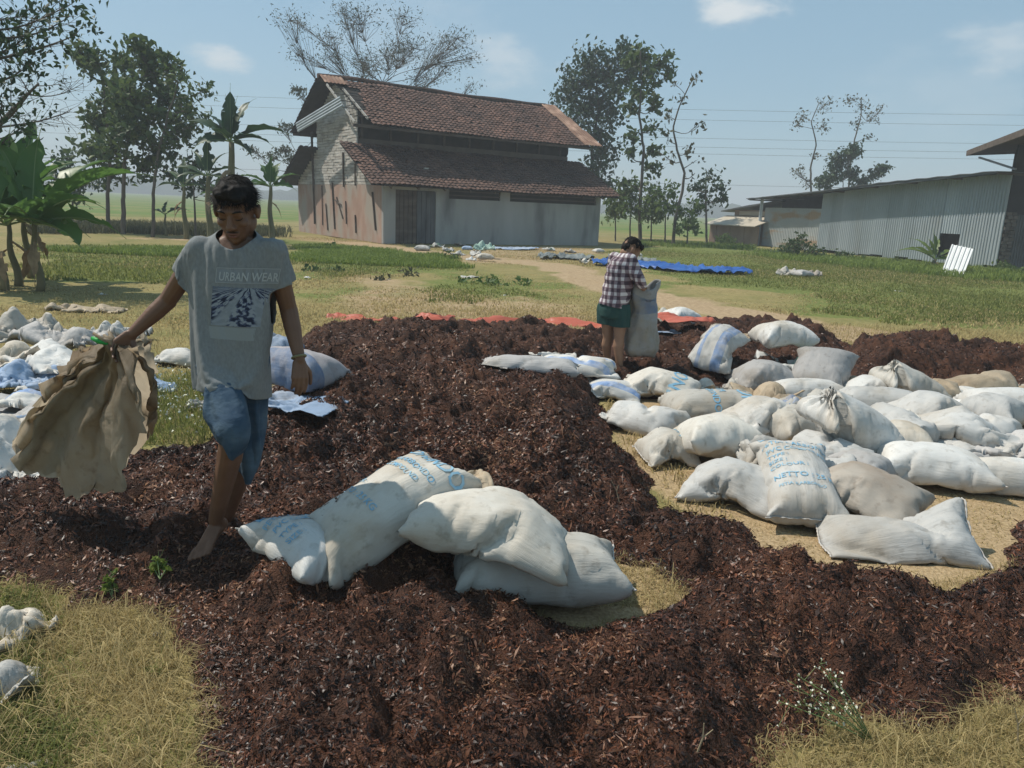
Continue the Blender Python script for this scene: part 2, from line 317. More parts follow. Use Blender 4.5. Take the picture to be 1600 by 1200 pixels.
tag(heap, 'spread out heap of dark brown wet plant mulch covering the foreground', 'mulch', kind='stuff')
# shreds and leaf scraps lying on it
def shreds(name, n, label, ymin, ymax, lmin, lmax, mat, seed, wfac=.22, lift=.006, up=.35, dens=1.7):
    r = np.random.RandomState(seed); X = []; 
    yy = ymin * (ymax / ymin) ** (r.rand(n * 3)) if dens > 1.5 else ymin + (ymax - ymin) * r.rand(n * 3)
    xx = (r.rand(n * 3) * 2 - 1) * (yy * .74 + .5)
    z, m = heap_full(xx, yy); e = .012
    k = m > .0 + r.rand(len(m)) * .05; xx, yy, z = xx[k][:n], yy[k][:n], z[k][:n]; n = len(xx)
    zx, _ = heap_full(xx + e, yy); zy, _ = heap_full(xx, yy + e)
    nrm = np.stack([-(zx - z) / e, -(zy - z) / e, np.ones(n)], 1); nrm /= np.linalg.norm(nrm, axis=1)[:, None]
    nrm = nrm + r.randn(n, 3) * up; nrm /= np.linalg.norm(nrm, axis=1)[:, None]
    t = np.cross(nrm, r.randn(n, 3)); t /= np.linalg.norm(t, axis=1)[:, None]; b = np.cross(nrm, t)
    Ln = (lmin + (lmax - lmin) * r.rand(n) ** 2.0)[:, None] * np.clip(yy / 3.2, .8, 1.5)[:, None]; Wd = Ln * (wfac * (.4 + 1.2 * r.rand(n)[:, None])); cu = Ln * (r.rand(n)[:, None] - .35) * .7
    c = np.stack([xx, yy, z], 1) + nrm * lift
    P = [c - t * Ln / 2 - nrm * cu * .5, c - t * Ln * .05 + b * Wd / 2 + nrm * cu * .25, c - t * Ln * .05 - b * Wd / 2 + nrm * cu * .25, c + t * Ln / 2 - nrm * cu * .4 + b * Wd * .2]
    V = np.stack(P, 1).reshape(-1, 3); base = np.arange(n)[:, None] * 4
    F = np.concatenate([base + [0, 1, 2], base + [1, 3, 2]], 0)
    o = bigmesh(name, V, F, mat); tag(o, label, 'mulch', kind='stuff'); return o
def shred_mat(name, cols, rough=.5):
    m, nt, b = nodes(name); L = nt.links.new; g = N(nt, 'ShaderNodeNewGeometry'); r = N(nt, 'ShaderNodeValToRGB'); cr = r.color_ramp
    while len(cr.elements) < len(cols): cr.elements.new(.5)
    for i, (p, c) in enumerate(cols): cr.elements[i].position = p; cr.elements[i].color = (*c, 1)
    tc = N(nt, 'ShaderNodeTexCoord'); nz = N(nt, 'ShaderNodeTexNoise'); nz.inputs['Scale'].default_value = 2.2; nz.inputs['Detail'].default_value = 3; L(tc.outputs['Object'], nz.inputs[0])
    a = N(nt, 'ShaderNodeMath', operation='MULTIPLY_ADD'); L(nz.outputs[0], a.inputs[0]); a.inputs[1].default_value = 1.5; a.inputs[2].default_value = -.78
    a2 = N(nt, 'ShaderNodeMath', operation='ADD'); L(a.outputs[0], a2.inputs[0]); L(g.outputs['Random Per Island'], a2.inputs[1])
    L(a2.outputs[0], r.inputs[0]); L(r.outputs[0], b.inputs['Base Color']); b.inputs['Roughness'].default_value = rough; b.inputs['Specular IOR Level'].default_value = .3; return m
sm1 = shred_mat('mulch shreds', [(0, (.012, .007, .006)), (.36, (.040, .017, .010)), (.64, (.100, .036, .018)), (.92, (.18, .062, .028)), (1, (.27, .14, .075))], .42)
shreds('mulch_shreds', 170000, 'shredded dark leaf scraps lying all over the mulch heap', 1.4, 5.2, .012, .042, sm1, 5)
shreds('mulch_shreds', 130000, 'shredded dark leaf scraps over the far part of the mulch heap', 4.2, 11.3, .012, .036, sm1, 6, dens=1.7)
shreds('mulch_twigs', 4500, 'curled reddish stalks and leaf bits sticking out of the mulch', 1.4, 8, .03, .085, shred_mat('stalks', [(0, (.03, .015, .01)), (.5, (.09, .04, .022)), (1, (.20, .09, .045))], .5), 8, wfac=.09, lift=.014, up=.6)
shreds('leaf_pieces', 7000, 'larger torn leaf pieces lying on the mulch heap', 1.4, 7, .020, .052, shred_mat('leaf pieces', [(0, (.02, .010, .007)), (.4, (.06, .026, .015)), (.8, (.13, .052, .028)), (1, (.22, .11, .06))], .45), 9, wfac=.30, lift=.012, up=.45)
# ------------------------------------------------------------------ sack shapes from short cloth runs
NXC, NYC = 44, 26
def two_layer(L, W_, start, nx=NXC, ny=NYC):
    V = []; idx = {}; F = []; UV = []
    def vid(i, j, s):
        b = i in (0, nx) or j in (0, ny); k = (i, j, 0 if b else s)
        if k not in idx:
            idx[k] = len(V); V.append(start(i / nx - .5, j / ny - .5, 0 if b else (1 if s == 0 else -1), L, W_)); UV.append((i / nx, j / ny))
        return idx[k]
    for s in (0, 1):
        for i in range(nx):
            for j in range(ny):
                f = (vid(i, j, s), vid(i + 1, j, s), vid(i + 1, j + 1, s), vid(i, j + 1, s)); F.append(f if s == 0 else f[::-1])
    return np.array(V, float), np.array(F), idx, np.array(UV)
def st_flat(u, v, s, L, W_): return (u * L, v * W_, .012 * s)
def st_neck(u, v, s, L, W_):
    k = 1 - .80 * math.exp(-((u - .33) / .07) ** 2); th = .09 * math.sqrt(max(0, 1 - (2 * u) ** 4)) * math.sqrt(max(0, 1 - (2 * v) ** 2)) if u < .33 else .02
    return (u * L * (.93 if u > .3 else 1), v * W_ * k + .012 * math.sin(v * 60) * (1 - k), s * (.012 + th) + .03 * math.sin(v * 38) * math.exp(-((u - .36) / .09) ** 2))
def st_crump(u, v, s, L, W_):
    return (u * L * .78 + .02 * math.sin(v * 23 + 1), v * W_ * .8, .012 * s + .032 * math.sin(u * 15 + 3 * v) * math.cos(v * 7 + 1) + .025 * math.sin(u * 7 + v * 13))
def clothsim(L=.95, W_=.58, start=st_flat, frames=26, pressure=9, rot=(0, 0, 0), z=.3, amp=.04, seed=0, bend=.4, balls=(), pins=None, extra=None, pin_move=None, nx=NXC, ny=NYC):
    V, F, idx, UV = two_layer(L, W_, start, nx, ny)
    o = bigmesh('sim', V, F, uv=UV); o.rotation_euler = rot; o.location.z = z
    if pins:
        vg = o.vertex_groups.new(name='p'); vg.add([idx[k] for k in pins(idx)], 1.0, 'REPLACE')
    c = o.modifiers.new('c', 'CLOTH'); s = c.settings
    s.quality = 4; s.mass = .3; s.tension_stiffness = 30; s.compression_stiffness = 8; s.shear_stiffness = 8; s.bending_stiffness = bend
    s.tension_damping = 15; s.compression_damping = 15; s.shear_damping = 15; s.air_damping = 3
    s.use_pressure = pressure > 0; s.uniform_pressure_force = pressure
    if pins: s.vertex_group_mass = 'p'
    c.collision_settings.use_collision = True; c.collision_settings.distance_min = .005; c.collision_settings.use_self_collision = False
    c.point_cache.frame_end = frames
    r = np.random.RandomState(seed); n = 14; g = (np.arange(n + 1) / n - .5) * 2.6; A, B = np.meshgrid(g, g, indexing='ij'); I = (np.arange(n)[:, None] * (n + 1) + np.arange(n)[None]).ravel()
    Z = r.rand(n + 1, n + 1) * amp; b = bigmesh('floor', np.stack([A.ravel(), B.ravel(), Z.ravel()], 1), np.stack([I, I + n + 1, I + n + 2, I + 1], 1)); obs = [b]
    for x, y, zz, rr in balls:
        m = MB(); m.tube([(x, y, zz + rr * math.sin(t)) for t in np.linspace(-1.57, 1.57, 9)], [max(.002, rr * math.cos(t)) for t in np.linspace(-1.57, 1.57, 9)], 12); obs.append(m.build('ball', None))
    for q in obs: q.modifiers.new('k', 'COLLISION'); q.collision.thickness_outer = .005; q.collision.cloth_friction = 20
    for f in range(1, frames + 1): S.frame_set(f)
    dg = bpy.context.evaluated_depsgraph_get(); me = o.evaluated_get(dg).to_mesh(); out = np.zeros(len(me.vertices) * 3, np.float32); me.vertices.foreach_get('co', out); out = out.reshape(-1, 3)
    Mx = np.array(o.matrix_world); out = out @ Mx[:3, :3].T + Mx[:3, 3]
    for q in [o] + obs:
        d = q.data; bpy.data.objects.remove(q); bpy.data.meshes.remove(d)
    S.frame_set(1)
    if rot[2] == 0: pass
    out[:, :2] -= out[:, :2].mean(0); out[:, 2] -= np.percentile(out[:, 2], 1)
    return dict(V=out, F=F, idx=idx, UV=UV, L=L, W=W_, nx=nx, ny=ny)
PR = {}
def settle(P, k=.12, e=.45):
    """a filled sack sags until its underside meets what it lies on"""
    V = P['V']; nx, ny = P['nx'], P['ny']
    for (i, j, s), n in P['idx'].items():
        if s == -1: V[n, 2] *= k
        elif i in (0, nx) or j in (0, ny): V[n, 2] *= e
    return P
PR['full'] = clothsim(pressure=13, z=.2, amp=.02, seed=0, bend=.6)
PR['full2'] = clothsim(pressure=9, z=.3, rot=(.35, .1, 0), amp=.06, seed=1)
PR['soft'] = clothsim(pressure=5.5, z=.3, rot=(.1, .3, 0), amp=.08, seed=2, bend=.25)
PR['limp'] = settle(clothsim(pressure=2.2, z=.3, rot=(.2, .2, 0), amp=.08, seed=3, bend=.15, balls=[(.1, 0, -.02, .13), (-.3, .1, -.05, .10)]))
PR['tied'] = clothsim(start=st_neck, pressure=9, z=.25, amp=.05, seed=4, bend=.2, pins=lambda ix: [k for k in ix if 35 <= k[0] <= 37], frames=20)
PR['big'] = clothsim(pressure=20, z=.2, rot=(.1, 0, 0), amp=.05, seed=5, bend=.8)
PR['plump'] = clothsim(L=.80, W_=.64, pressure=22, z=.2, rot=(.15, .2, 0), amp=.08, seed=14, bend=.5)
PR['plump2'] = clothsim(L=.86, W_=.60, pressure=12, z=.35, rot=(.25, -.5, 0), amp=.10, seed=15, bend=.25)
PR['bent'] = settle(clothsim(pressure=7, z=.3, amp=.05, seed=6, bend=.2, balls=[(.05, 0, -.02, .2), (.0, .25, -.05, .16), (.05, -.25, -.05, .14)]), .15, .5)
PR['tip'] = settle(clothsim(L=1.0, pressure=9, z=.2, amp=.03, seed=7, bend=.2, pins=lambda ix: [k for k in ix if k[0] >= 42 and k[1] >= 24], frames=22, rot=(0, -.12, 0)), .6, 1.0)
PR['end'] = clothsim(pressure=10, z=.45, rot=(0, 1.25, 0), amp=.05, seed=8, bend=.3, frames=22)
PR['slump'] = clothsim(W_=.62, pressure=14, z=.50, rot=(.2, 1.0, 0.3), amp=.05, seed=9, bend=.3, frames=15)
PR['crumple'] = settle(clothsim(start=st_crump, pressure=.4, z=.25, amp=.10, seed=10, bend=.12, balls=[(.12, .05, -.02, .13), (-.22, -.1, -.03, .15), (.3, -.15, -.03, .08)]))
PR['crumple2'] = settle(clothsim(start=st_crump, pressure=1.2, z=.35, rot=(.6, .5, 0), amp=.12, seed=11, bend=.10, balls=[(-.12, .1, -.02, .17), (.25, -.05, -.05, .12)]))
PR['tent'] = settle(clothsim(pressure=0, z=.36, amp=.06, seed=12, bend=.1, frames=24, balls=[(-.05, 0, .17, .06), (-.05, 0, .02, .12), (.3, .1, -.05, .14)]), .15, .7)
PR['sheet'] = clothsim(pressure=0, L=.6, W_=.5, z=.2, rot=(.4, 0, 0), amp=.12, seed=13, bend=.2, frames=20, balls=[(.05, .05, -.02, .14)])

# ------------------------------------------------------------------ woven sack materials (pattern in the sack's own u, v)
def sackmat(name, base, dirty, band=None, bands=(), rough=.55, dirt=(.52, .75), trans=0.0, weave=.35):
    m, nt, b = nodes(name); L = nt.links.new
    tc = N(nt, 'ShaderNodeTexCoord'); oi = N(nt, 'ShaderNodeObjectInfo')
    ad = N(nt, 'ShaderNodeVectorMath', operation='ADD'); cm = N(nt, 'ShaderNodeCombineXYZ')
    mu = N(nt, 'ShaderNodeMath', operation='MULTIPLY'); mu.inputs[1].default_value = 37.0; L(oi.outputs['Random'], mu.inputs[0])
    L(mu.outputs[0], cm.inputs[0]); L(mu.outputs[0], cm.inputs[1]); L(tc.outputs['Object'], ad.inputs[0]); L(cm.outputs[0], ad.inputs[1])
    def noise(s, d=5, src=ad.outputs[0]):
        n = N(nt, 'ShaderNodeTexNoise'); n.inputs['Scale'].default_value = s; n.inputs['Detail'].default_value = d; n.inputs['Roughness'].default_value = .6; L(src, n.inputs[0]); return n.outputs[0]
    def mix(f, a, c, col=True):
        x = N(nt, 'ShaderNodeMixRGB')
        if isinstance(f, float): x.inputs[0].default_value = f
        else: L(f, x.inputs[0])
        L(a, x.inputs[1]) if not isinstance(a, tuple) else setattr(x.inputs[1], 'default_value', (*a, 1))
        L(c, x.inputs[2]) if not isinstance(c, tuple) else setattr(x.inputs[2], 'default_value', (*c, 1)); return x.outputs[0]
    def mr(f, a, c, lo=0, hi=1):
        r = N(nt, 'ShaderNodeMapRange'); r.inputs[1].default_value = a; r.inputs[2].default_value = c; r.inputs[3].default_value = lo; r.inputs[4].default_value = hi; L(f, r.inputs[0]); return r.outputs[0]
    col = mix(mr(noise(2.5), .35, .65), base, tuple(.9 * x for x in base))
    if band:
        sx = N(nt, 'ShaderNodeSeparateXYZ'); L(tc.outputs['UV'], sx.inputs[0])
        for lo, hi in bands:
            a = N(nt, 'ShaderNodeMath', operation='GREATER_THAN'); L(sx.outputs[1], a.inputs[0]); a.inputs[1].default_value = lo
            c2 = N(nt, 'ShaderNodeMath', operation='LESS_THAN'); L(sx.outputs[1], c2.inputs[0]); c2.inputs[1].default_value = hi
            d = N(nt, 'ShaderNodeMath', operation='MULTIPLY'); L(a.outputs[0], d.inputs[0]); L(c2.outputs[0], d.inputs[1])
            d2 = N(nt, 'ShaderNodeMath', operation='MULTIPLY'); L(d.outputs[0], d2.inputs[0]); L(mr(noise(9), .3, .6, .25, .9), d2.inputs[1]); col = mix(d2.outputs[0], col, band)
    col = mix(mr(noise(1.9, 7), dirt[0], dirt[1], 0, .85), col, dirty)
    col = mix(mr(noise(16, 6), .56, .72, 0, .5), col, tuple(.55 * x for x in dirty))
    r = N(nt, 'ShaderNodeMapRange'); r.inputs[3].default_value = .70; r.inputs[4].default_value = 1.08; L(oi.outputs['Random'], r.inputs[0]); h = N(nt, 'ShaderNodeHueSaturation'); L(r.outputs[0], h.inputs['Value']); L(col, h.inputs['Color']); col = h.outputs[0]
    L(col, b.inputs['Base Color']); b.inputs['Roughness'].default_value = rough; b.inputs['Specular IOR Level'].default_value = .3
    # fine weave + creases
    w1 = N(nt, 'ShaderNodeTexWave'); w1.inputs['Scale'].default_value = 75; w1.bands_direction = 'X'; w1.inputs['Distortion'].default_value = .5; mp = N(nt, 'ShaderNodeMapping'); mp.inputs['Scale'].default_value = (1, .6, 1); L(tc.outputs['UV'], mp.inputs[0]); L(mp.outputs[0], w1.inputs[0])
    w2 = N(nt, 'ShaderNodeTexWave'); w2.inputs['Scale'].default_value = 75; w2.bands_direction = 'Y'; w2.inputs['Distortion'].default_value = .5; L(mp.outputs[0], w2.inputs[0])
    s = N(nt, 'ShaderNodeMath', operation='ADD'); L(w1.outputs['Fac'], s.inputs[0]); L(w2.outputs['Fac'], s.inputs[1])
    b1 = N(nt, 'ShaderNodeBump'); b1.inputs['Strength'].default_value = weave; b1.inputs['Distance'].default_value = .0012; L(s.outputs[0], b1.inputs['Height'])
    mp2 = N(nt, 'ShaderNodeMapping'); mp2.inputs['Scale'].default_value = (4, 17, 5); L(tc.outputs['UV'], mp2.inputs[0])
    b2 = N(nt, 'ShaderNodeBump'); b2.inputs['Strength'].default_value = .5; b2.inputs['Distance'].default_value = .012; L(noise(1.0, 5, mp2.outputs[0]), b2.inputs['Height']); L(b1.outputs[0], b2.inputs['Normal']); 
    b3 = N(nt, 'ShaderNodeBump'); b3.inputs['Strength'].default_value = .55; b3.inputs['Distance'].default_value = .02; nr = N(nt, 'ShaderNodeTexNoise', noise_type='RIDGED_MULTIFRACTAL'); nr.inputs['Scale'].default_value = 5.5; nr.inputs['Detail'].default_value = 2; nr.inputs['Distortion'].default_value = .8; L(ad.outputs[0], nr.inputs[0]); mrn = mr(nr.outputs[0], .6, 2.2, 1, 0); L(mrn, b3.inputs['Height']); L(b2.outputs[0], b3.inputs['Normal']); L(b3.outputs[0], b.inputs['Normal'])
    if trans:
        t = N(nt, 'ShaderNodeBsdfTranslucent'); L(col, t.inputs[0]); x = N(nt, 'ShaderNodeMixShader'); x.inputs[0].default_value = trans; L(b.outputs[0], x.inputs[1]); L(t.outputs[0], x.inputs[2]); L(x.outputs[0], nt.nodes['Material Output'].inputs[0])
    return m
SM = dict(
    white=sackmat('white woven sack', (.66, .645, .61), (.42, .35, .26), dirt=(.46, .72)),
    cream=sackmat('cream woven sack', (.61, .575, .51), (.40, .32, .22), dirt=(.46, .72)),
    grey=sackmat('grey woven sack', (.46, .44, .42), (.30, .25, .19)),
    tan=sackmat('tan woven sack', (.46, .37, .26), (.28, .20, .12), dirt=(.4, .7)),
    brown=sackmat('brownish woven sack', (.42, .37, .31), (.28, .21, .15)),
    blueband=sackmat('woven sack with blue band', (.62, .60, .56), (.42, .34, .24), band=(.17, .30, .55), bands=[(.22, .42), (.66, .74)]),
    blue=sackmat('pale blue woven sack', (.30, .40, .55), (.40, .35, .28)),
    rice=sackmat('white sack with faded blue side', (.50, .46, .46), (.42, .30, .28), band=(.13, .20, .33), bands=[(-.1, .42)]),
    held=sackmat('thin brown sack', (.56, .48, .36), (.34, .24, .14), trans=.6, dirt=(.36, .62)),
    green=sackmat('white sack with green print', (.60, .60, .57), (.40, .35, .27), band=(.04, .22, .12), bands=[(.35, .62)]))
ink = M('blue print', (.16, .36, .52), (.30, .46, .55), scale=14, rough=.6, contrast=(.4, .62)); ink_dark = M('indigo print', (.10, .10, .30), (.2, .2, .38), scale=20, rough=.6)
seam_mat = M('stitched thread', (.55, .53, .50), (.38, .33, .28), scale=60, rough=.8)
_glyph = {}
def glyphs(text):
    if text not in _glyph:
        c = bpy.data.curves.new('t', 'FONT'); c.body = text; c.size = 1; c.resolution_u = 2; c.align_x = 'LEFT'; c.fill_mode = 'FRONT'; c.offset = .012
        o = bpy.data.objects.new('t', c); S.collection.objects.link(o); me = bpy.data.meshes.new_from_object(o.evaluated_get(bpy.context.evaluated_depsgraph_get()))
        bm = bmesh.new(); bm.from_mesh(me); bmesh.ops.triangulate(bm, faces=bm.faces)
        for _ in range(2):
            es = [e for e in bm.edges if e.calc_length() > .45]
            if es: bmesh.ops.subdivide_edges(bm, edges=es, cuts=1, use_grid_fill=False); bmesh.ops.triangulate(bm, faces=bm.faces)
        V = np.array([v.co[:] for v in bm.verts]); F = [tuple(v.index for v in f.verts) for f in bm.faces]; bm.free(); bpy.data.objects.remove(o); _glyph[text] = (V, F)
    return _glyph[text]
def vnormals(V, F):
    n = np.zeros_like(V); a = V[F[:, 1]] - V[F[:, 0]]; b = V[F[:, -1]] - V[F[:, 0]]; c = np.cross(a, b)
    for k in range(F.shape[1]): np.add.at(n, F[:, k], c)
    return n / (np.linalg.norm(n, axis=1)[:, None] + 1e-12)
def surf(P, V, Nn, u, v, off=.004, layer=0):
    """point on a sack's sheet at grid parameters u, v (0..1)"""
    nx, ny = P['nx'], P['ny']; u = np.clip(u, .002, .998) * nx; v = np.clip(v, .002, .998) * ny; i = u.astype(int); j = v.astype(int); fu = (u - i)[:, None]; fv = (v - j)[:, None]
    ix = P.setdefault('_g%d' % layer, np.array([[P['idx'][(a, b, 0 if (a in (0, nx) or b in (0, ny)) else layer)] for b in range(ny + 1)] for a in range(nx + 1)]))
    def q(X): return X[ix[i, j]] * (1 - fu) * (1 - fv) + X[ix[i + 1, j]] * fu * (1 - fv) + X[ix[i, j + 1]] * (1 - fu) * fv + X[ix[i + 1, j + 1]] * fu * fv
    return q(V) + q(Nn) * off
def sack(proto, px, py, yaw, label, mat='white', L=1.0, Wd=1.0, H=1.0, lift=0.0, tilt=0.0, roll=0.0, name='sack', cat='sack', group='sacks strewn over the heap and drying ground', bury=False, seams=None, text=None, z=None, flip=False, bend=0.0, Y=None, textflip=False, warp=0.0, cz=None):
    P = PR[proto]; V = P['V'].copy(); F = P['F']
    if flip: V[:, 1] *= -1
    V = V * np.array([L, Wd, H]) * .92
    if bend:
        a = V[:, 0] * bend; V[:, 1] += V[:, 0] * np.sin(a) * .5
    sd = abs(hash(round(px * 7 + py * 13))) % 1000
    if warp: V[:, 2] *= 1 + warp * vnoise(V[:, 0] * 3 + sd, V[:, 1] * 3, seed=sd)
    V = V + .005 * np.stack([vnoise(V[:, 0] * 9 + sd, V[:, 1] * 9, V[:, 2] * 9, 1), vnoise(V[:, 0] * 9 + sd, V[:, 1] * 9, V[:, 2] * 9, 2), vnoise(V[:, 0] * 6 + sd, V[:, 1] * 6, V[:, 2] * 9, 3)], 1)
    if len(V) > 500:
        cr_ = (1 - np.abs(fbm(V[:, 0] * 4.5 + sd, V[:, 1] * 8, V[:, 2] * 4, 6, 3)) * 2.2).clip(0, 1) ** 3; V = V - vnormals(V, F) * (.012 * cr_)[:, None]
    Rm = np.array((Matrix.Rotation(R(yaw), 3, 'Z') @ Matrix.Rotation(R(tilt), 3, 'Y') @ Matrix.Rotation(R(roll), 3, 'X')))
    V = V @ Rm.T; V[:, 2] -= np.percentile(V[:, 2], 2)
    g0 = gp(px, py, 0.0)
    for _ in range(3): g0 = gp(px, py, gh(g0[0], g0[1]) + lift + .06)
    zb = gh(g0[0], g0[1]) + lift
    if cz is not None: g0 = gp(px, py, cz); V[:, 2] -= (V[:, 2].min() + V[:, 2].max()) / 2; V[:, :2] -= (V[:, :2].min(0) + V[:, :2].max(0)) / 2; zb = cz
    wx = V[:, 0] + g0[0]; wy = V[:, 1] + g0[1]
    if not bury:
        h, _, e = heap_base(wx, wy); floor = np.maximum(h, 0) + .004 + .03 * e; zz = V[:, 2] + zb
        d = floor - zz; zz = np.where(d > 0, floor + .012 * np.tanh((zz - floor) / .05) + .012, zz); V[:, 2] = zz - zb
    if flip: F = F[:, ::-1]
    body = bigmesh(name, V, F, SM[mat], smooth=True, uv=P['UV']); body.location = (g0[0], g0[1], zb)
    tag(body, label, cat, group)
    Nn = vnormals(V, F)
    if seams:
        nx, ny = P['nx'], P['ny']
        for e in seams:
            i = nx if e == 'b' else 0; b2 = MB(); pts = []
            for j in range(ny + 1):
                p = V[P['idx'][(i, j, 0)]] + Nn[P['idx'][(i, j, 0)]] * .004; pts.append(p + np.array([0, 0, .002 * (-1) ** j]))
            b2.tube(pts, [.006 if j % 2 else .0035 for j in range(ny + 1)], 5); b2.build('stitched_seam', seam_mat, body, True)
    if text:
        for (t, u0, v0, size, rot) in text:
            b2 = MB()
            gv, gf = glyphs(t); ca_, sa_ = math.cos(R(rot)), math.sin(R(rot)); sv = -1 if textflip else 1
            x = (gv[:, 0] * ca_ - gv[:, 1] * sa_) * size; y = (gv[:, 0] * sa_ + gv[:, 1] * ca_) * size * sv
            Q = surf(P, V, Nn, u0 + x / P['L'], v0 + y / P['W']); b2.add(Q, gf)
            b2.build('printed_lettering', ink, body, True)
    return body
PRINT = lambda u0=.74, s=1.0, v0=.93: [('BONINDO', u0, v0, .13 * s, -90), ('PETIA KARBONDO', u0 - .11 * s, v0 + .01, .062 * s, -90), ('PVC COMPOUND', u0 - .19 * s, v0 - .04, .055 * s, -90), ('TYPE :', u0 - .27 * s, v0 - .04, .05 * s, -90), ('SIZE :', u0 - .34 * s, v0 - .04, .05 * s, -90), ('COLOUR :', u0 - .41 * s, v0 - .04, .05 * s, -90), ('NETTO : 25 KG', u0 - .51 * s, v0 - .12, .06 * s, -90)]
# ------------------------------------------------------------------ the group of sacks in the middle of the foreground
FG = 'sacks half sunk in the mulch in the middle'
sack('plump', 478, 856, -38, 'printed white sack mostly buried in mulch beside the barefoot man', 'white', .64, .68, .85, group=FG, bury=True, tilt=8, roll=-12, cz=.25, text=[('BONINDO', .16, .12, .12, 90), ('PETIA KARBONDO', .28, .09, .066, 90), ('PVC COMPOUND', .40, .12, .062, 90), ('TYPE :', .50, .12, .06, 90), ('SIZE :', .60, .12, .06, 90)], seams='a')
sack('big', 600, 800, 38, 'tall printed sack leaning upright behind the two plain foreground sacks', 'cream', .94, .94, 1.30, group=FG, bury=True, tilt=-20, cz=.34, text=PRINT(.82, .85))
sack('plump2', 762, 822, 172, 'plain grey white sack slumped in a triangle between its two foreground neighbours', 'cream', .98, 1.0, 1.3, group=FG, bury=True, tilt=-10, cz=.34)
sack('big', 838, 884, 6, 'plump dirty cream sack nearest the camera beside the dry patch', 'cream', .90, .84, 1.22, group=FG, seams='b', cz=.17, bury=True)
sack('soft', 705, 752, 20, 'cream sack corner just showing behind the tall printed sack', 'tan', .55, .6, 1.0, group=FG, bury=True, cz=.30)
# ------------------------------------------------------------------ the field of sacks on the right
RG = 'sacks lying on the drying ground to the right'
def rs(*a, **k):
    k.setdefault('group', RG); k['L'] = k.get('L', 1.0) * 1.0
    return sack(a[0], a[1], a[2], a[3], a[4], a[5], a[6] * 1.08, a[7] * 1.1, a[8] * 1.12, **{q: v for q, v in k.items() if q != 'L'})
rs('full2', 1010, 660, -30, 'plain white sack lying against the right flank of the mulch heap', 'white', .78, .85, 1.35, seams='b')
rs('plump2', 1044, 706, 8, 'small tan sack with a blue print at the edge of the bare ground', 'cream', .50, .68, 1.0, text=[('BON', .62, .9, .16, -90)], seams='a')
rs('plump', 1112, 712, 100, 'plump upright cream sack just left of the big printed sack', 'cream', .78, .85, 1.15, tilt=18, bury=True)
rs('full', 1118, 642, 6, 'sack with blue capital letters lying behind the plump upright cream sack', 'cream', .95, .95, 1.2, text=[('BOND', .68, .86, .22, -90), ('PETIA', .50, .86, .10, -90), ('KARBONDO', .40, .9, .09, -90)])
rs('plump2', 1150, 768, -30, 'plain white sack poking out left from under the big printed sack', 'white', .8, .8, 1.1, seams='a')
rs('soft', 1240, 718, -12, 'puckered white sack with gathered right end behind the big printed sack', 'white', .85, .95, 1.6, lift=.12, text=[('UN', .4, .55, .07, -60)], bury=True)
rs('big', 1243, 772, -97, 'big sack printed in blue with net weight leaning over its neighbours', 'white', .84, .84, .95, lift=.03, tilt=17, bury=True, text=PRINT(.26, -1.0, .10) if False else [('BONINDO', .10, .10, .15, 90), ('PETIA KARBONDO', .24, .08, .062, 90), ('PVC COMPOUND', .33, .12, .058, 90), ('TYPE :', .41, .12, .052, 90), ('SIZE :', .48, .12, .052, 90), ('COLOUR :', .55, .12, .052, 90), ('NETTO : 25 KG', .68, .14, .064, 90), ('PETIA KARBONDO', .76, .18, .035, 90)], seams='b')
rs('plump2', 1345, 785, -40, 'brownish grey sack without print beside the big printed sack', 'brown', .85, .95, 1.2, lift=.03, bury=True)
rs('tip', 1402, 842, -8, 'long white sack with one sharp corner pointing up, nearest of the right field', 'white', .80, .68, 1.0, bury=True, seams='ab')
rs('plump', 1452, 740, -14, 'white sack with a stitched end seam facing the bare ground', 'white', .98, .85, 1.05, seams='b')
rs('soft', 1388, 715, -60, 'small white sack end squeezed left of the stitched white sack', 'white', .45, .5, .9, bury=True)
rs('soft', 1435, 688, 0, 'flat white sack with a long puffy seam lying on the stitched sack', 'white', .52, .35, .75, seams='ab', bury=True, lift=.09)
rs('tied', 1325, 690, 200, 'white sack with its neck tied shut in the middle of the pile', 'white', .8, .8, 1.3, bury=True, lift=.10)
rs('bent', 1395, 672, 10, 'smooth white sack rising behind the tied sack', 'white', .9, 1.0, 1.3, bury=True, lift=.10)
rs('tent', 1330, 648, -35, 'white sack pulled into a steep peak near the pile centre', 'white', .95, 1.0, 1.0, bury=True, lift=.02)
rs('crumple2', 1262, 648, 20, 'slumped grey white sack with a faded blue patch left of the peaked sack', 'blueband', .98, 1.1, 1.6, bury=True, lift=.02)
rs('sheet', 1200, 620, 10, 'folded tan sack standing up like a tent in the pile', 'tan', 1.05, 1.1, 1.7, bury=True, lift=.04)
rs('full', 1168, 672, 5, 'flat white sack behind the plump upright cream sack', 'white', .8, .7, 1.0, bury=True)
rs('bent', 1490, 672, -38, 'white sack with a dark seam sloping down to the right', 'white', 1.05, .95, 1.2, bury=True, lift=.12, seams='b')
rs('full2', 1455, 618, 14, 'tan sack with gathered end at the back of the pile', 'tan', .8, .9, 1.4, bury=True, lift=.03)
rs('tied', 1420, 622, 190, 'brown tinted sack with its end drawn together at the back', 'cream', .8, .8, 1.2, bury=True, lift=.02)
rs('full2', 1535, 610, 14, 'long tan sack sloping up to the right at the back', 'tan', .98, .9, 1.4, bury=True, lift=.03, tilt=-8)
rs('soft', 1597, 612, 30, 'grey sack at the far right edge behind the long tan sack', 'brown', .8, .9, 1.4, bury=True, lift=.02)
rs('full', 1582, 642, 3, 'white sack lying level near the right edge', 'white', .9, .9, 1.3, bury=True, lift=.05)
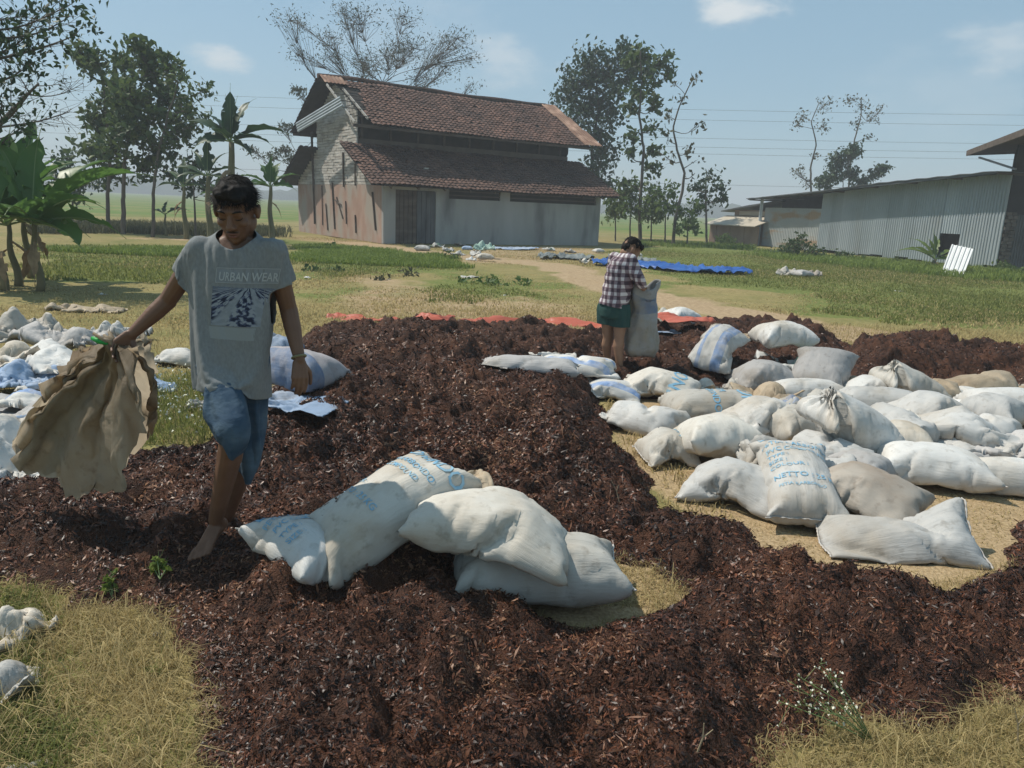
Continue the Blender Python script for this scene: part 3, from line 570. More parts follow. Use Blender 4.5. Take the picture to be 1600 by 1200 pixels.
rs('soft', 1502, 640, -30, 'white sack with pale blue lettering in the right of the pile', 'white', .8, .9, 1.4, bury=True, lift=.10, text=[('BOND', .66, .9, .16, -90)])
rs('limp', 1572, 692, -20, 'loose wrinkled grey white sack near the right edge', 'grey', 1.0, 1.1, 1.7, bury=True, lift=.08)
rs('limp', 1595, 725, 10, 'white sack with dark mulch crumbs and blue print at the right edge', 'white', .8, .9, 1.6, bury=True, text=[('BONINDO', .66, .9, .13, -90)])
rs('full', 1572, 752, -8, 'small clean white sack alone at the right edge of the bare ground', 'white', .62, .62, 1.1, seams='a')
rs('plump', 1340, 742, 130, 'small grey sack wedged under the tied sack', 'grey', .55, .6, .9, bury=True)
rs('crumple', 1385, 605, 10, 'small white sack lump behind the steep peaked sack', 'white', .6, .65, 1.8, bury=True, lift=.02)
rs('sheet', 1335, 605, 40, 'crumpled tan sack scrap left of the white lump', 'tan', .8, .7, 1.5, bury=True, lift=.02)
rs('crumple', 1420, 652, 60, 'flattened white sack between the seamed sacks', 'cream', .6, .5, 1.1, bury=True, lift=.12)
rs('sheet', 1180, 690, -20, 'narrow white sack fold under the puckered sack', 'white', .6, .5, 1.0, bury=True)
for q in [('plump2', 1195, 662, 20, 'white sack half hidden behind the puckered one', 'white', .8, .8, 1.2, .04), ('full2', 1295, 712, -60, 'white sack standing in shade right behind the puckered sack', 'white', .7, .7, 1.3, .05),
          ('plump', 1232, 672, 30, 'cream sack under the slumped grey white one', 'cream', .7, .8, 1.0, .02), ('bent', 1300, 640, 60, 'cream sack in the gap left of the steep peaked sack', 'cream', .8, .8, 1.2, .05), ('full', 1375, 640, -10, 'white sack just right of the steep peaked sack', 'white', .8, .8, 1.3, .05),
          ('plump2', 1455, 652, 15, 'white sack in the second row left of the sack with pale blue lettering', 'white', .8, .85, 1.2, .08), ('full2', 1525, 672, -25, 'white sack crossing behind the loose wrinkled one', 'white', .8, .8, 1.3, .06), ('plump', 1548, 655, 40, 'round white sack second row from the right edge', 'white', .7, .8, 1.1, .06),
          ('bent', 1480, 705, 10, 'white sack under the sack with the dark seam', 'white', .8, .8, 1.1, .0), ('soft', 1528, 715, -15, 'grey sack left of the sack with mulch crumbs', 'grey', .8, .8, 1.3, .0), ('plump', 1405, 700, 70, 'cream sack between the tied sack and the flat puffy one', 'cream', .65, .75, 1.0, .03),
          ('full', 1262, 622, 5, 'white sack lying behind the slumped grey white one', 'white', .8, .7, 1.2, .0), ('plump2', 1362, 622, -15, 'white sack at the back right of the steep peak', 'white', .75, .8, 1.2, .0), ('soft', 1565, 622, 20, 'cream sack between the long tan sack and the right edge', 'cream', .7, .8, 1.3, .0),
          ('full2', 1488, 622, -10, 'white sack filling the gap before the long tan sack', 'white', .75, .8, 1.2, .0), ('bent', 1235, 640, 80, 'small tan sack wedged behind the folded tan one', 'tan', .6, .6, 1.1, .0)]:
    rs(*q[:9], lift=q[9], bury=True)
# back cluster
rs('plump2', 1122, 562, 55, 'cream sack with a blue side band leaning up at the back', 'blueband', .95, .80, 1.2, tilt=-25, bury=True)
rs('plump2', 1197, 580, 4, 'grey white sack with its tied end to the left in the back cluster', 'grey', .85, .85, 1.3, lift=.02)
rs('crumple', 1150, 577, 30, 'small gathered cream sack mouth beside the back grey sack', 'cream', .36, .42, 1.4, lift=.01)
rs('plump', 1222, 534, 10, 'round white sack on top of the back cluster', 'white', .80, .80, 1.1, lift=.18, bury=True)
rs('limp', 1172, 522, 5, 'thin tan sack lying flat behind the back cluster', 'tan', .75, .7, 1.2, lift=.05)
rs('limp', 1245, 558, -10, 'sack with a green printed patch in the back cluster', 'green', .85, .95, 2.0, lift=.05)
rs('plump', 1280, 603, 60, 'wrinkled grey sack at the right front of the back cluster', 'grey', 1.0, .98, 1.2, tilt=-24, bury=True)
rs('sheet', 1215, 600, 0, 'pale blue sack fold under the back cluster', 'blue', .6, .6, .9)
rs('sheet', 1095, 602, -30, 'stiff cream sack flap standing up in the mulch', 'cream', .72, .65, 1.2)
rs('plump', 1062, 505, 30, 'round white sack at the far back beside the opened sack', 'white', .7, .8, 1.2)
rs('limp', 1030, 490, 12, 'crumpled white sack draped left of the far round one', 'cream', .6, .7, 1.5)
rs('crumple2', 1035, 515, -8, 'pale blue crumpled sack in front of the far round one', 'blue', .8, .6, .6)
rs('sheet', 1085, 545, 4, 'thin cream scrap on the orange tarp', 'cream', .5, .4, .5)
rs('soft', 1150, 600, 10, 'grey sack scrap buried between the clusters', 'grey', .3, .3, .5)
# near the second man
MG = 'sacks at the feet of the man in the checked shirt'
sack('plump2', 1032, 598, -20, 'flattened sack with blue stripes of print at the feet of the checked shirt man', 'cream', 1.0, 1.0, 1.3, group=MG, text=[('BONINDO', .66, .86, .2, -90)], lift=.0)
sack('plump2', 955, 592, -8, 'small tan and blue sack half sunk before the checked shirt man', 'blueband', .8, .7, .9, group=MG)
sack('full2', 902, 572, -6, 'white and blue sack behind the crest of the heap', 'blueband', .95, .95, 1.2, group=MG)
sack('soft', 862, 552, 0, 'small white sack poking out furthest back on the heap', 'white', .6, .6, 1.1, group=MG)
sack('full', 828, 572, -4, 'grey sack lying flat and half covered with mulch', 'grey', 1.0, .6, .8, group=MG, seams='b', lift=.02)
sack('crumple', 780, 562, 0, 'tiny white scrap of sack on the heap crest', 'white', .22, .22, .5, group=MG)
# ------------------------------------------------------------------ left side
LG = 'empty sacks thrown in a pile at the left'
def ls(*a, **k): k.setdefault('group', LG); return sack(*a, **k)
sack('full2', 300, 560, 4, 'white sack end lying in the grass behind the man', 'white', .85, .8, 1.2, group='sacks behind the man', seams='a')
sack('big', 456, 596, -32, 'plump grey and red sack behind the hand of the barefoot man', 'rice', .98, .85, 1.35, group='sacks behind the man', lift=.12)
sack('full2', 430, 540, -45, 'blue sack lying behind the grey and red one', 'blue', .9, .7, 1.3, group='sacks behind the man', lift=.2)
sack('soft', 462, 628, -20, 'pale blue sack under the grey and red one', 'blue', .85, .75, 1.1, group='sacks behind the man')
sack('soft', 318, 628, 10, 'small dark grey sack in the weeds behind the knee of the man', 'grey', .4, .4, .8, group='sacks behind the man')
for q in [('crumple2', 38, 520, 20, 'white sack humped up at the back of the empty pile', 'cream', .95, 1.0, 2.0, .12),
          ('crumple', 100, 530, -20, 'grey white empty sack with a raised fold right of the hump', 'grey', 1.0, 1.0, 1.7, .10),
          ('limp', 150, 480, 10, 'tan empty sack spread out furthest back', 'tan', .9, .8, 1.2, 0),
          ('crumple', 95, 478, 40, 'torn tan sack scrap at the back left', 'tan', .6, .5, 1.2, 0),
          ('crumple2', 160, 520, -40, 'ragged pale scrap sack in front of the tan one', 'white', .55, .6, 1.2, .02),
          ('crumple', 205, 520, 0, 'small white crumpled sack left of the gripping hand', 'white', .5, .5, 1.5, .02),
          ('limp', 80, 560, -30, 'white empty sack folded across the middle of the pile', 'white', 1.0, .95, 1.6, .10),
          ('crumple2', 35, 590, 0, 'bluish empty sack at the left edge of the pile', 'blue', .9, .9, 1.2, .06),
          ('limp', 140, 590, 15, 'pale blue and white sack under the held sack', 'blueband', .9, .85, 1.3, .05),
          ('sheet', 15, 560, 30, 'dirty white sack fold at the photo edge', 'cream', .9, .9, 1.6, .10),
          ('crumple', 105, 620, 10, 'blue and grey sack beside the held sack', 'blueband', .95, 1.0, 1.1, .04),
          ('limp', 45, 640, -10, 'grey empty sack lying low at the front of the pile', 'grey', .9, .8, 1.1, .02),
          ('full', 70, 655, 6, 'rolled blue sack like a tube at the front of the pile', 'blue', .6, .18, .6, .02),
          ('limp', 225, 600, 20, 'faded blue sack scrap in the weeds right of the held sack', 'blue', .5, .5, 1.0, 0),
          ('crumple2', 15, 735, 15, 'white sack in the grass under the held sack', 'white', .9, .85, 1.6, 0),
          ('crumple', -30, 690, 40, 'white sack bundle at the left edge above the white sack in the grass', 'white', .9, .9, 1.8, .05),
          ('limp', 200, 560, 10, 'thin whitish sack lying flat between pile and man', 'cream', .6, .4, .6, 0)]:
    k_ = 1.25 if q[5] not in ('tan',) and q[0] != 'full' else 1.0; ls(q[0], q[1], q[2], q[3], q[4], q[5], q[6] * k_, q[7] * k_, q[8] * (1.35 if k_ > 1 else 1), lift=q[9] * 1.3, bury=True)
sack('limp', -5, 985, 70, 'wrinkled white sack cut by the left edge in the near grass', 'cream', .42, .42, 1.5, group='litter in the near left grass')
sack('sheet', -2, 1065, 30, 'white sack corner in the near left grass', 'white', .5, .5, 1.2, group='litter in the near left grass')
sack('crumple', 38, 1180, 10, 'torn white plastic scrap at the bottom left corner', 'white', .16, .12, .4, group='litter in the near left grass', name='plastic_scrap', cat='scrap')
# ------------------------------------------------------------------ tarps
def ribbon(name, px_pts, widths, hgt, mat, label, cat='tarp', seed=0, n=90, m=14, amp=.05, z0=.02):
    P = [gp(*p)[:2] for p in px_pts]; t = np.linspace(0, len(P) - 1, n); Pi = np.stack([np.interp(t, range(len(P)), [p[k] for p in P]) for k in (0, 1)], 1); Wd = np.interp(t, range(len(P)), widths)
    d = np.gradient(Pi, axis=0); d /= np.linalg.norm(d, axis=1)[:, None]; nrm = np.stack([-d[:, 1], d[:, 0]], 1); V = []; 
    for k in range(m):
        s = k / (m - 1) - .5; Q = Pi + nrm * (Wd * s * (1 + .35 * vnoise(t * 2.2, t * 0 + (s > 0) * 9, seed=seed)))[:, None]
        z = z0 + hgt * (1 - (2 * s) ** 2) * (.5 + .5 * vnoise(t * 1.7, t * 0 + s * 2, seed=seed + 1)) + amp * np.abs(vnoise(Q[:, 0] * 4, Q[:, 1] * 9, seed=seed + 2)) + .5 * amp * np.abs(vnoise(Q[:, 0] * 11, Q[:, 1] * 17, seed=seed + 3))
        h, _, e = heap_base(Q[:, 0], Q[:, 1]); V.append(np.stack([Q[:, 0], Q[:, 1], z + np.maximum(h, 0) * .6], 1))
    V = np.array(V); I = (np.arange(m - 1)[:, None] * n + np.arange(n - 1)[None]).ravel(); F = np.stack([I, I + 1, I + n + 1, I + n], 1); V = V.reshape(-1, 3); c = V.mean(0) * [1, 1, 0]
    o = bigmesh(name, V - c, F, mat, smooth=True); o.location = c; md = o.modifiers.new('t', 'SOLIDIFY'); md.thickness = .004; tag(o, label, cat); return o
orange = M('orange tarp', (.50, .12, .07), (.36, .09, .055), scale=3, rough=.5, bump=.5, bscale=14); bluet = M('blue tarp', (.02, .07, .26), (.04, .13, .38), scale=3, rough=.45, bump=.4, bscale=12)
greyt = M('dark tarp', (.09, .10, .10), (.22, .24, .23), scale=3, rough=.6, bump=.4, bscale=12)
ribbon('orange_tarp', [(512, 496), (545, 498), (640, 506), (700, 510), (760, 504), (860, 503), (940, 512), (1010, 522), (1100, 532)], [.2, .40, .25, .45, .35, .55, .35, .4, .3], .09, orange, 'orange plastic tarp showing along the back edge of the heap', seed=3, z0=-.035, amp=.07)
ribbon('orange_tarp_edge', [(1020, 532), (1060, 538), (1105, 536)], [.3, .5, .3], .05, orange, 'orange tarp patch beside the opened sack', seed=7, z0=.22)
ribbon('orange_tarp_edge', [(655, 538), (680, 545), (706, 538)], [.12, .2, .1], .04, orange, 'small orange tarp corner sticking out of the middle of the heap', seed=9, z0=.25)
ribbon('blue_tarp', [(925, 414), (990, 417), (1060, 424), (1110, 426), (1172, 429)], [1.2, 1.6, 1.6, 1.4, .8], .10, bluet, 'blue tarp spread on the grass beyond the man in the checked shirt', seed=13, amp=.14)
ribbon('dark_tarp', [(845, 402), (880, 404), (925, 407)], [1.4, 1.7, .9], .08, greyt, 'dark grey green tarp lying in front of the barn corner', seed=17, amp=.12)
ribbon('dark_tarp', [(950, 408), (985, 410), (1025, 412)], [1.0, 1.6, .8], .12, greyt, 'dark tarp heap behind the head of the checked shirt man', seed=23, amp=.15)
ribbon('blue_sheet', [(768, 388), (800, 390), (840, 389)], [.7, 1.0, .6], .03, M('pale blue sheet', (.25, .32, .45), (.4, .45, .52), scale=3, rough=.6), 'pale blue sheet lying flat by the barn wall', cat='sheet', seed=27)
# far bags and bundles
far = [(660, 389, .9, 'white', 'leftmost white bundle of the heap by the barn door'), (682, 384, 1.0, 'green', 'pale greenish bundle on top of the heap by the barn door'), (700, 390, .9, 'white', 'white bundle in the middle of the barn door heap'),
       (718, 382, .8, 'brown', 'brown bundle at the top of the barn door heap'), (730, 388, .7, 'blue', 'bluish bundle right of the brown one'), (716, 396, .8, 'white', 'round white bag in front of the barn door heap'),
       (744, 396, .9, 'white', 'white bag between the heap and the green cloth'), (737, 404, .55, 'white', 'small round white bag lowest in the row'), (757, 403, .9, 'cream', 'cream bag under the green cloth'), (748, 390, .8, 'tan', 'tan bag behind the green cloth'),
       (858, 389, .8, 'green', 'pale bundle left of the dark tarp'), (890, 393, .8, 'grey', 'grey bundle behind the dark tarp'), (935, 392, .7, 'white', 'white bundle right of the barn corner'), (912, 408, .8, 'cream', 'cream rag at the edge of the dark tarp'),
       (1000, 398, .5, 'white', 'white scrap above the head of the checked shirt man'), (1232, 427, 1.2, 'cream', 'left bag of the row in front of the bush'), (1252, 429, .9, 'grey', 'middle bag of the row in front of the bush'), (1270, 428, 1.0, 'brown', 'right bag of the row in front of the bush'), (1020, 411, .6, 'white', 'small white scrap on the dark tarp heap')]
for i, (px, py, s, mt, lb) in enumerate(far):
    sack(['plump', 'crumple', 'soft', 'crumple2'][i % 4] if 'bag' in lb or 'bundle' in lb else 'sheet', px, py, i * 47, lb, mt, s * .9, s, s * (1.0 if i % 4 == 0 else 2.0), name='bundle' if 'bundle' in lb else 'bag' if 'bag' in lb else 'scrap', cat='bag' if 'bag' in lb or 'bundle' in lb else 'scrap', group='bundles and bags by the barn and sheds')
mint = M('mint cloth', (.28, .42, .36), (.40, .50, .44), scale=3, rough=.8); V = PR['crumple2']
o = bigmesh('green_cloth', V['V'] * [1.0, .8, 2.6], V['F'], mint, smooth=True); g = gp(757, 402); o.location = (g[0], g[1], .22); tag(o, 'pale green cloth thrown over the bags by the barn', 'cloth')
for px, py, s, lb in [(735, 430, .9, 'white flat scrap on the grass in front of the barn'), (790, 458, .4, 'small white scrap in the grass left of the track'), (1405, 452, .5, 'white scrap in the far right grass'), (245, 972, .035, 'tiny white chip at the grass edge near the camera'), (480, 430, .4, 'pale scrap in the grass right of the man'), (160, 455, .3, 'white scrap in the grass beyond the left pile'), (797, 655, .05, 'small yellowish crumpled piece of plastic on the slope of the heap')]:
    sack('sheet', px, py, px, lb, 'white', s, s * .7, s * .6, name='scrap', cat='scrap', group='scraps of plastic lying about')
# ------------------------------------------------------------------ figures: one skin grown from overlapping volumes
class Blob:
    """collects closed volumes and fuses them into one continuous surface"""
    def __init__(s): s.bm = bmesh.new()
    def ell(s, c, r, rot=None, seg=14):
        m = Matrix.Translation(Vector(c)) @ (rot.to_4x4() if rot else Matrix.Identity(4)) @ Matrix.Diagonal((*r, 1))
        bmesh.ops.create_uvsphere(s.bm, u_segments=seg, v_segments=max(8, seg * 2 // 3), radius=1, matrix=m); return s
    def cap(s, a, b, ra, rb, flat=1.0, up=None, n=12):
        """tapered limb from a to b; flat squashes it along up"""
        a = Vector(a); b = Vector(b); t = (b - a); L = t.length; t.normalize(); up = Vector(up or (0, -1, 0)); x = t.cross(up); x.normalize(); y = x.cross(t); rings = []
        prof = [(-ra * .95, ra * .3), (-ra * .7, ra * .7), (-ra * .35, ra * .93)] + [(L * k, ra + (rb - ra) * k) for k in (0, .33, .66, 1)] + [(L + rb * .35, rb * .93), (L + rb * .7, rb * .7), (L + rb * .95, rb * .3)]
        for d, r in prof:
            rings.append([s.bm.verts.new(a + t * d + x * (r * math.cos(q)) + y * (r * flat * math.sin(q))) for q in [i * 2 * math.pi / n for i in range(n)]])
        for i in range(len(rings) - 1):
            for j in range(n): s.bm.faces.new((rings[i][j], rings[i][(j + 1) % n], rings[i + 1][(j + 1) % n], rings[i + 1][j]))
        s.bm.faces.new(rings[0][::-1]); s.bm.faces.new(rings[-1]); return s
    def chain(s, pts, rad, **k):
        for i in range(len(pts) - 1): s.cap(pts[i], pts[i + 1], rad[i], rad[i + 1], **k)
        return s
    def loft(s, rings, n=24):
        """rings: (centre, half width, half depth, yaw)"""
        R_ = []
        for c, hw, hd, yaw in rings:
            R_.append([s.bm.verts.new((c[0] + hw * math.copysign(abs(math.cos(q)) ** .85, math.cos(q)) * math.cos(yaw) - hd * math.sin(q) * math.sin(yaw), c[1] + hw * math.copysign(abs(math.cos(q)) ** .85, math.cos(q)) * math.sin(yaw) + hd * math.sin(q) * math.cos(yaw), c[2])) for q in [i * 2 * math.pi / n for i in range(n)]])
        for i in range(len(R_) - 1):
            for j in range(n): s.bm.faces.new((R_[i][j], R_[i][(j + 1) % n], R_[i + 1][(j + 1) % n], R_[i + 1][j]))
        s.bm.faces.new(R_[0][::-1]); s.bm.faces.new(R_[-1]); return s
    def fuse(s, voxel, smooth=4, fac=.5):
        bmesh.ops.recalc_face_normals(s.bm, faces=s.bm.faces)
        me = bpy.data.meshes.new('b'); s.bm.to_mesh(me); s.bm.free(); o = bpy.data.objects.new('b', me); S.collection.objects.link(o)
        m = o.modifiers.new('r', 'REMESH'); m.mode = 'VOXEL'; m.voxel_size = voxel
        if smooth: k = o.modifiers.new('s', 'SMOOTH'); k.iterations = smooth; k.factor = fac
        r = bpy.data.meshes.new_from_object(o.evaluated_get(bpy.context.evaluated_depsgraph_get())); bpy.data.objects.remove(o); return r
def cut(me, planes):
    """planes: (point, outward normal, radius limit or None): removes what lies beyond"""
    bm = bmesh.new(); bm.from_mesh(me)
    for p, nrm, lim in planes:
        p = Vector(p); nrm = Vector(nrm).normalized()
        if lim: vs = set(v for v in bm.verts if ((v.co - p) - nrm * (v.co - p).dot(nrm)).length < lim[0] and -lim[1] < (v.co - p).dot(nrm) < lim[2] and (len(lim) < 4 or lim[3](v.co)))
        else: vs = set(bm.verts)
        fs = [f for f in bm.faces if all(v in vs for v in f.verts)]; es = list({e for f in fs for e in f.edges}); vv = list({v for f in fs for v in f.verts})
        bmesh.ops.bisect_plane(bm, geom=vv + es + fs, dist=1e-5, plane_co=p, plane_no=nrm, clear_outer=True)
    # keep the biggest piece
    seen = set(); best = []
    for v in bm.verts:
        if v in seen: continue
        st_ = [v]; comp = []; seen.add(v)
        while st_:
            q = st_.pop(); comp.append(q)
            for e in q.link_edges:
                w = e.other_vert(q)
                if w not in seen: seen.add(w); st_.append(w)
        if len(comp) > len(best): best = comp
    bs = set(best); bmesh.ops.delete(bm, geom=[v for v in bm.verts if v not in bs], context='VERTS'); bm.to_mesh(me); bm.free(); return me
def wrinkle(me, fn):
    n = len(me.vertices); co = np.zeros(n * 3, np.float32); me.vertices.foreach_get('co', co); co = co.reshape(-1, 3); no = np.zeros(n * 3, np.float32); me.vertices.foreach_get('normal', no); no = no.reshape(-1, 3)
    co = co + no * fn(co)[:, None]; me.vertices.foreach_set('co', co.ravel()); me.update(); return me
def hand(B, wrist, dirv, palm_n, thumb_side, curl=.5, spread=.10, size=1.0, pinch=0.0):
    """palm, four unequal fingers and a thumb leaving the side of the palm"""
    w = Vector(wrist); d = Vector(dirv).normalized(); n = Vector(palm_n); n = (n - d * n.dot(d)).normalized(); sd = d.cross(n) * thumb_side; z = size
    for k in (-.028, -.010, .008, .026): B.cap(w + d * .015 * z + sd * k * .6 * z, w + d * .078 * z + sd * k * z, .015 * z, .0125 * z, n=8)
    for k, ln, off in ((.029, .068, 0), (.010, .078, .004), (-.009, .072, .002), (-.027, .056, -.006)):
        p = w + d * (.080 + off) * z + sd * k * z; q = d + sd * (k * spread * 40 * .1); q.normalize(); a = curl * .55; r = .0092 * z
        for seg, fr in enumerate((.45, .32, .26)):
            q2 = (q * math.cos(a) + n * math.sin(a)).normalized(); e = p + q2 * ln * fr * z; B.cap(p, e, r, r * .9, n=8); p = e; r *= .9; q = q2; a = curl * (.75 if seg == 0 else .5)
    t0 = w + d * .028 * z + sd * .026 * z + n * .008 * z; t1 = t0 + (d * .55 + sd * .62 + n * (.35 + pinch)).normalized() * .036 * z; t2 = t1 + (d * .85 + sd * (.25 - pinch) + n * (.35 + pinch)).normalized() * .030 * z; t3 = t2 + (d * .95 - sd * pinch * .5 + n * (.25 + pinch)).normalized() * .022 * z
    B.cap(t0, t1, .014 * z, .0115 * z, n=8); B.cap(t1, t2, .0112 * z, .0098 * z, n=8); B.cap(t2, t3, .0098 * z, .0085 * z, n=8)
def head(B, c, yaw, pitch, roll_, neck, s=1.0):
    """head volumes in a frame looking along +y; pitch tips the face down"""
    Mh = Matrix.Translation(Vector(c)) @ Matrix.Rotation(yaw, 4, 'Z') @ Matrix.Rotation(roll_, 4, 'Y') @ Matrix.Rotation(-pitch, 4, 'X'); R3 = Mh.to_3x3()
    def P(x, y, z): return Mh @ (Vector((x, y, z)) * s)
    def E(x, y, z, a, b, c_): B.ell(P(x, y, z), (a * s, b * s, c_ * s), R3)
    E(0, -.012, .025, .074, .094, .088); E(0, .030, -.030, .060, .060, .080); E(0, .040, -.075, .045, .042, .042); E(0, .066, -.100, .020, .018, .016)
    E(.050, .0, -.055, .018, .045, .035); E(-.050, .0, -.055, .018, .045, .035)
    B.cap(P(-.034, .078, .020), P(.034, .078, .020), .012 * s, .012 * s, n=8)
    B.cap(P(0, .084, .010), P(0, .106, -.032), .0085 * s, .0125 * s, n=8); E(.012, .096, -.036, .009, .010, .008); E(-.012, .096, -.036, .009, .010, .008)
    E(.038, .062, -.028, .022, .022, .018); E(-.038, .062, -.028, .022, .022, .018)
    for q in (-1, 1): E(q * .031, .074, .002, .015, .012, .011)
    B.cap(P(-.019, .086, -.062), P(.019, .086, -.062), .0065 * s, .0065 * s, n=8); B.cap(P(-.015, .086, -.072), P(.015, .086, -.072), .0070 * s, .0070 * s, n=8)
    for q in (-1, 1): E(q * .078, -.004, -.012, .010, .020, .030); E(q * .084, -.012, -.004, .006, .016, .022)
    B.cap(P(0, -.020, -.060), Vector(neck), .052 * s, .060 * s); return Mh
def patch_on(me_obj, corners, nu, nv, off=.003, direction=None):
    """flat print laid on a garment: a grid of points shot onto it"""
    bm = bmesh.new(); bm.from_mesh(me_obj.data); bv = BVHTree.FromBMesh(bm); bm.free(); a, b, c, d = [Vector(q) for q in corners]; V = []; ok = []
    for i in range(nu + 1):
        for j in range(nv + 1):
            u, v = i / nu, j / nv; p = (a * (1 - u) + b * u) * (1 - v) + (d * (1 - u) + c * u) * v; dr = Vector(direction) if direction else (p - Vector((0, 0, 1.65))).normalized()
            h = bv.ray_cast(p - dr * .5, dr); ok.append(h[0] is not None); V.append((h[0] + h[1] * off) if h[0] else p)
    F = [(i * (nv + 1) + j, (i + 1) * (nv + 1) + j, (i + 1) * (nv + 1) + j + 1, i * (nv + 1) + j + 1) for i in range(nu) for j in range(nv)]; F = [f for f in F if all(ok[k] for k in f)]
    return V, F
def drape(me, coll, pin, frames=14, bend=.3, grow=.05, tens=25, sub=1, mass=.25):
    """lets a garment fall and fold over the body by a short cloth run"""
    o = bpy.data.objects.new('g', me); S.collection.objects.link(o); n = len(me.vertices); co = np.zeros(n * 3, np.float32); me.vertices.foreach_get('co', co); co = co.reshape(-1, 3)
    w = pin(co); vg = o.vertex_groups.new(name='p')
    for i in np.nonzero(w > .02)[0]: vg.add([int(i)], float(min(1, w[i])), 'REPLACE')
    c = o.modifiers.new('c', 'CLOTH'); s = c.settings; s.quality = 6; s.mass = mass; s.tension_stiffness = tens; s.compression_stiffness = tens * .5; s.shear_stiffness = tens * .4; s.bending_stiffness = bend
    s.tension_damping = 10; s.compression_damping = 10; s.shear_damping = 10; s.air_damping = 2; s.vertex_group_mass = 'p'; s.shrink_min = -grow; s.shrink_max = -grow
    c.collision_settings.distance_min = .004; c.collision_settings.collision_quality = 3; c.point_cache.frame_end = frames
    b = bpy.data.objects.new('k', coll); S.collection.objects.link(b); b.modifiers.new('k', 'COLLISION'); b.collision.thickness_outer = .004; b.collision.cloth_friction = 12
    for f in range(1, frames + 1): S.frame_set(f)
    if sub: m = o.modifiers.new('s', 'SUBSURF'); m.levels = sub; m.render_levels = sub
    r = bpy.data.meshes.new_from_object(o.evaluated_get(bpy.context.evaluated_depsgraph_get())); bpy.data.objects.remove(o); bpy.data.objects.remove(b); S.frame_set(1); return r
skin = M('brown skin', (.135, .070, .042), (.18, .095, .058), scale=9, rough=.5, bump=.25, bscale=120, spec=.35, bdist=.003)
skin2 = M('tan skin', (.24, .13, .080), (.29, .165, .10), scale=9, rough=.55, spec=.3)
hairm = M('black hair', (.006, .005, .005), (.018, .014, .012), scale=60, rough=.75, spec=.2, stretch=(1, 1, 6))
def hair_on(parent, Mh, s=1.0, seed=1, n=1500, fringe=True):
    B = Blob(); R3 = Mh.to_3x3()
    def P(x, y, z): return Mh @ (Vector((x, y, z)) * s)
    B.ell(P(0, -.022, .040), (.081 * s, .098 * s, .090 * s), R3); B.ell(P(0, .030, .088), (.066 * s, .062 * s, .036 * s), R3); B.ell(P(0, -.055, -.005), (.070 * s, .058 * s, .065 * s), R3); B.ell(P(.03, .05, .082), (.035 * s, .038 * s, .024 * s), R3); B.ell(P(-.03, .055, .078), (.035 * s, .036 * s, .022 * s), R3)
    me = B.fuse(.006, 2); inv = Mh.inverted()
    wrinkle(me, lambda c: .007 * vnoise(c[:, 0] * 55, c[:, 1] * 55, c[:, 2] * 30, seed) + .004 * vnoise(c[:, 0] * 120, c[:, 1] * 120, c[:, 2] * 60, seed + 3))
    o = link('hair', me, hairm, parent, True)
    r = np.random.RandomState(seed); V = []; F = []
    for _ in range(n):
        th = r.rand() * 2 * math.pi; ph = r.rand() ** .7 * 1.75; x = .080 * math.sin(ph) * math.cos(th); y = -.018 + .097 * math.sin(ph) * math.sin(th); z = .042 + .090 * math.cos(ph)
        if y > .055 and z < .055: continue
        if z < -.005 and y > 0: continue
        d = Vector((x * 6 + r.randn() * .5, y * 5 + .35 + r.randn() * .4, -.75 + r.randn() * .3)).normalized(); l = .02 + r.rand() * .022; p = Vector((x, y, z)); q = p + d * l + Vector((x, y, z - .03)).normalized() * .007; w = d.cross(Vector((x, y, z))).normalized() * .0016; k = len(V)
        V += [Mh @ ((p - w) * s), Mh @ ((p + w) * s), Mh @ (q * s)]; F.append((k, k + 1, k + 2))
    m = o.data; o2 = mesh('hair_strands', V, F, hairm, o); o2['kind'] = 'stuff'; return o

# ================================================================== the man in the grey T-shirt
def A(px, py, Y): return Vector(at(px, py, Y))
man = empty('person', gp(340, 850)); man.location = (at(335, 852, 3.15)); mo = Vector(man.location)
tag(man, 'barefoot man in grey printed T-shirt and blue denim shorts carrying an empty sack', 'person')
def rel(me): me.transform(Matrix.Translation(-mo)); return me
hipR, hipL = A(338, 566, 3.14), A(388, 566, 3.18); kneeR, kneeL = A(366, 668, 2.90), A(391, 686, 3.16); ankR, ankL = A(337, 812, 3.10), A(355, 806, 3.36)
shR, shL = A(315, 388, 3.12), A(426, 390, 3.14); elR, elL = A(262, 470, 3.20), A(451, 484, 3.20); wrR, wrL = A(207, 521, 3.14), A(468, 562, 3.13)
neck = A(370, 374, 3.14); chest = A(368, 440, 3.14); waist = A(362, 512, 3.15); pelv = A(362, 562, 3.17)
B = Blob()
tors = [((370, 368), .050, .05), ((369, 378), .110, .060), ((369, 396), .158, .085), ((368, 440), .158, .105), ((365, 480), .140, .105), ((362, 520), .132, .100), ((362, 560), .142, .110), ((363, 590), .120, .10)]
B.loft([(A(p[0], p[1], 3.15)[:], hw, hd, .05) for p, hw, hd in tors][::-1])
for s_, e_, w_ in ((shR, elR, wrR), (shL, elL, wrL)):
    B.cap(s_, e_, .047, .036); B.ell(s_ + Vector((0, 0, -.01)), (.047, .046, .047)); mid = s_.lerp(e_, .45); B.ell(mid, (.043, .046, .06)); B.cap(e_, e_.lerp(w_, .45), .038, .035); B.cap(e_.lerp(w_, .3), w_, .037, .0235)
    B.cap(s_ + Vector((0, 0, -.02)), chest.lerp(neck, .5), .042, .05)
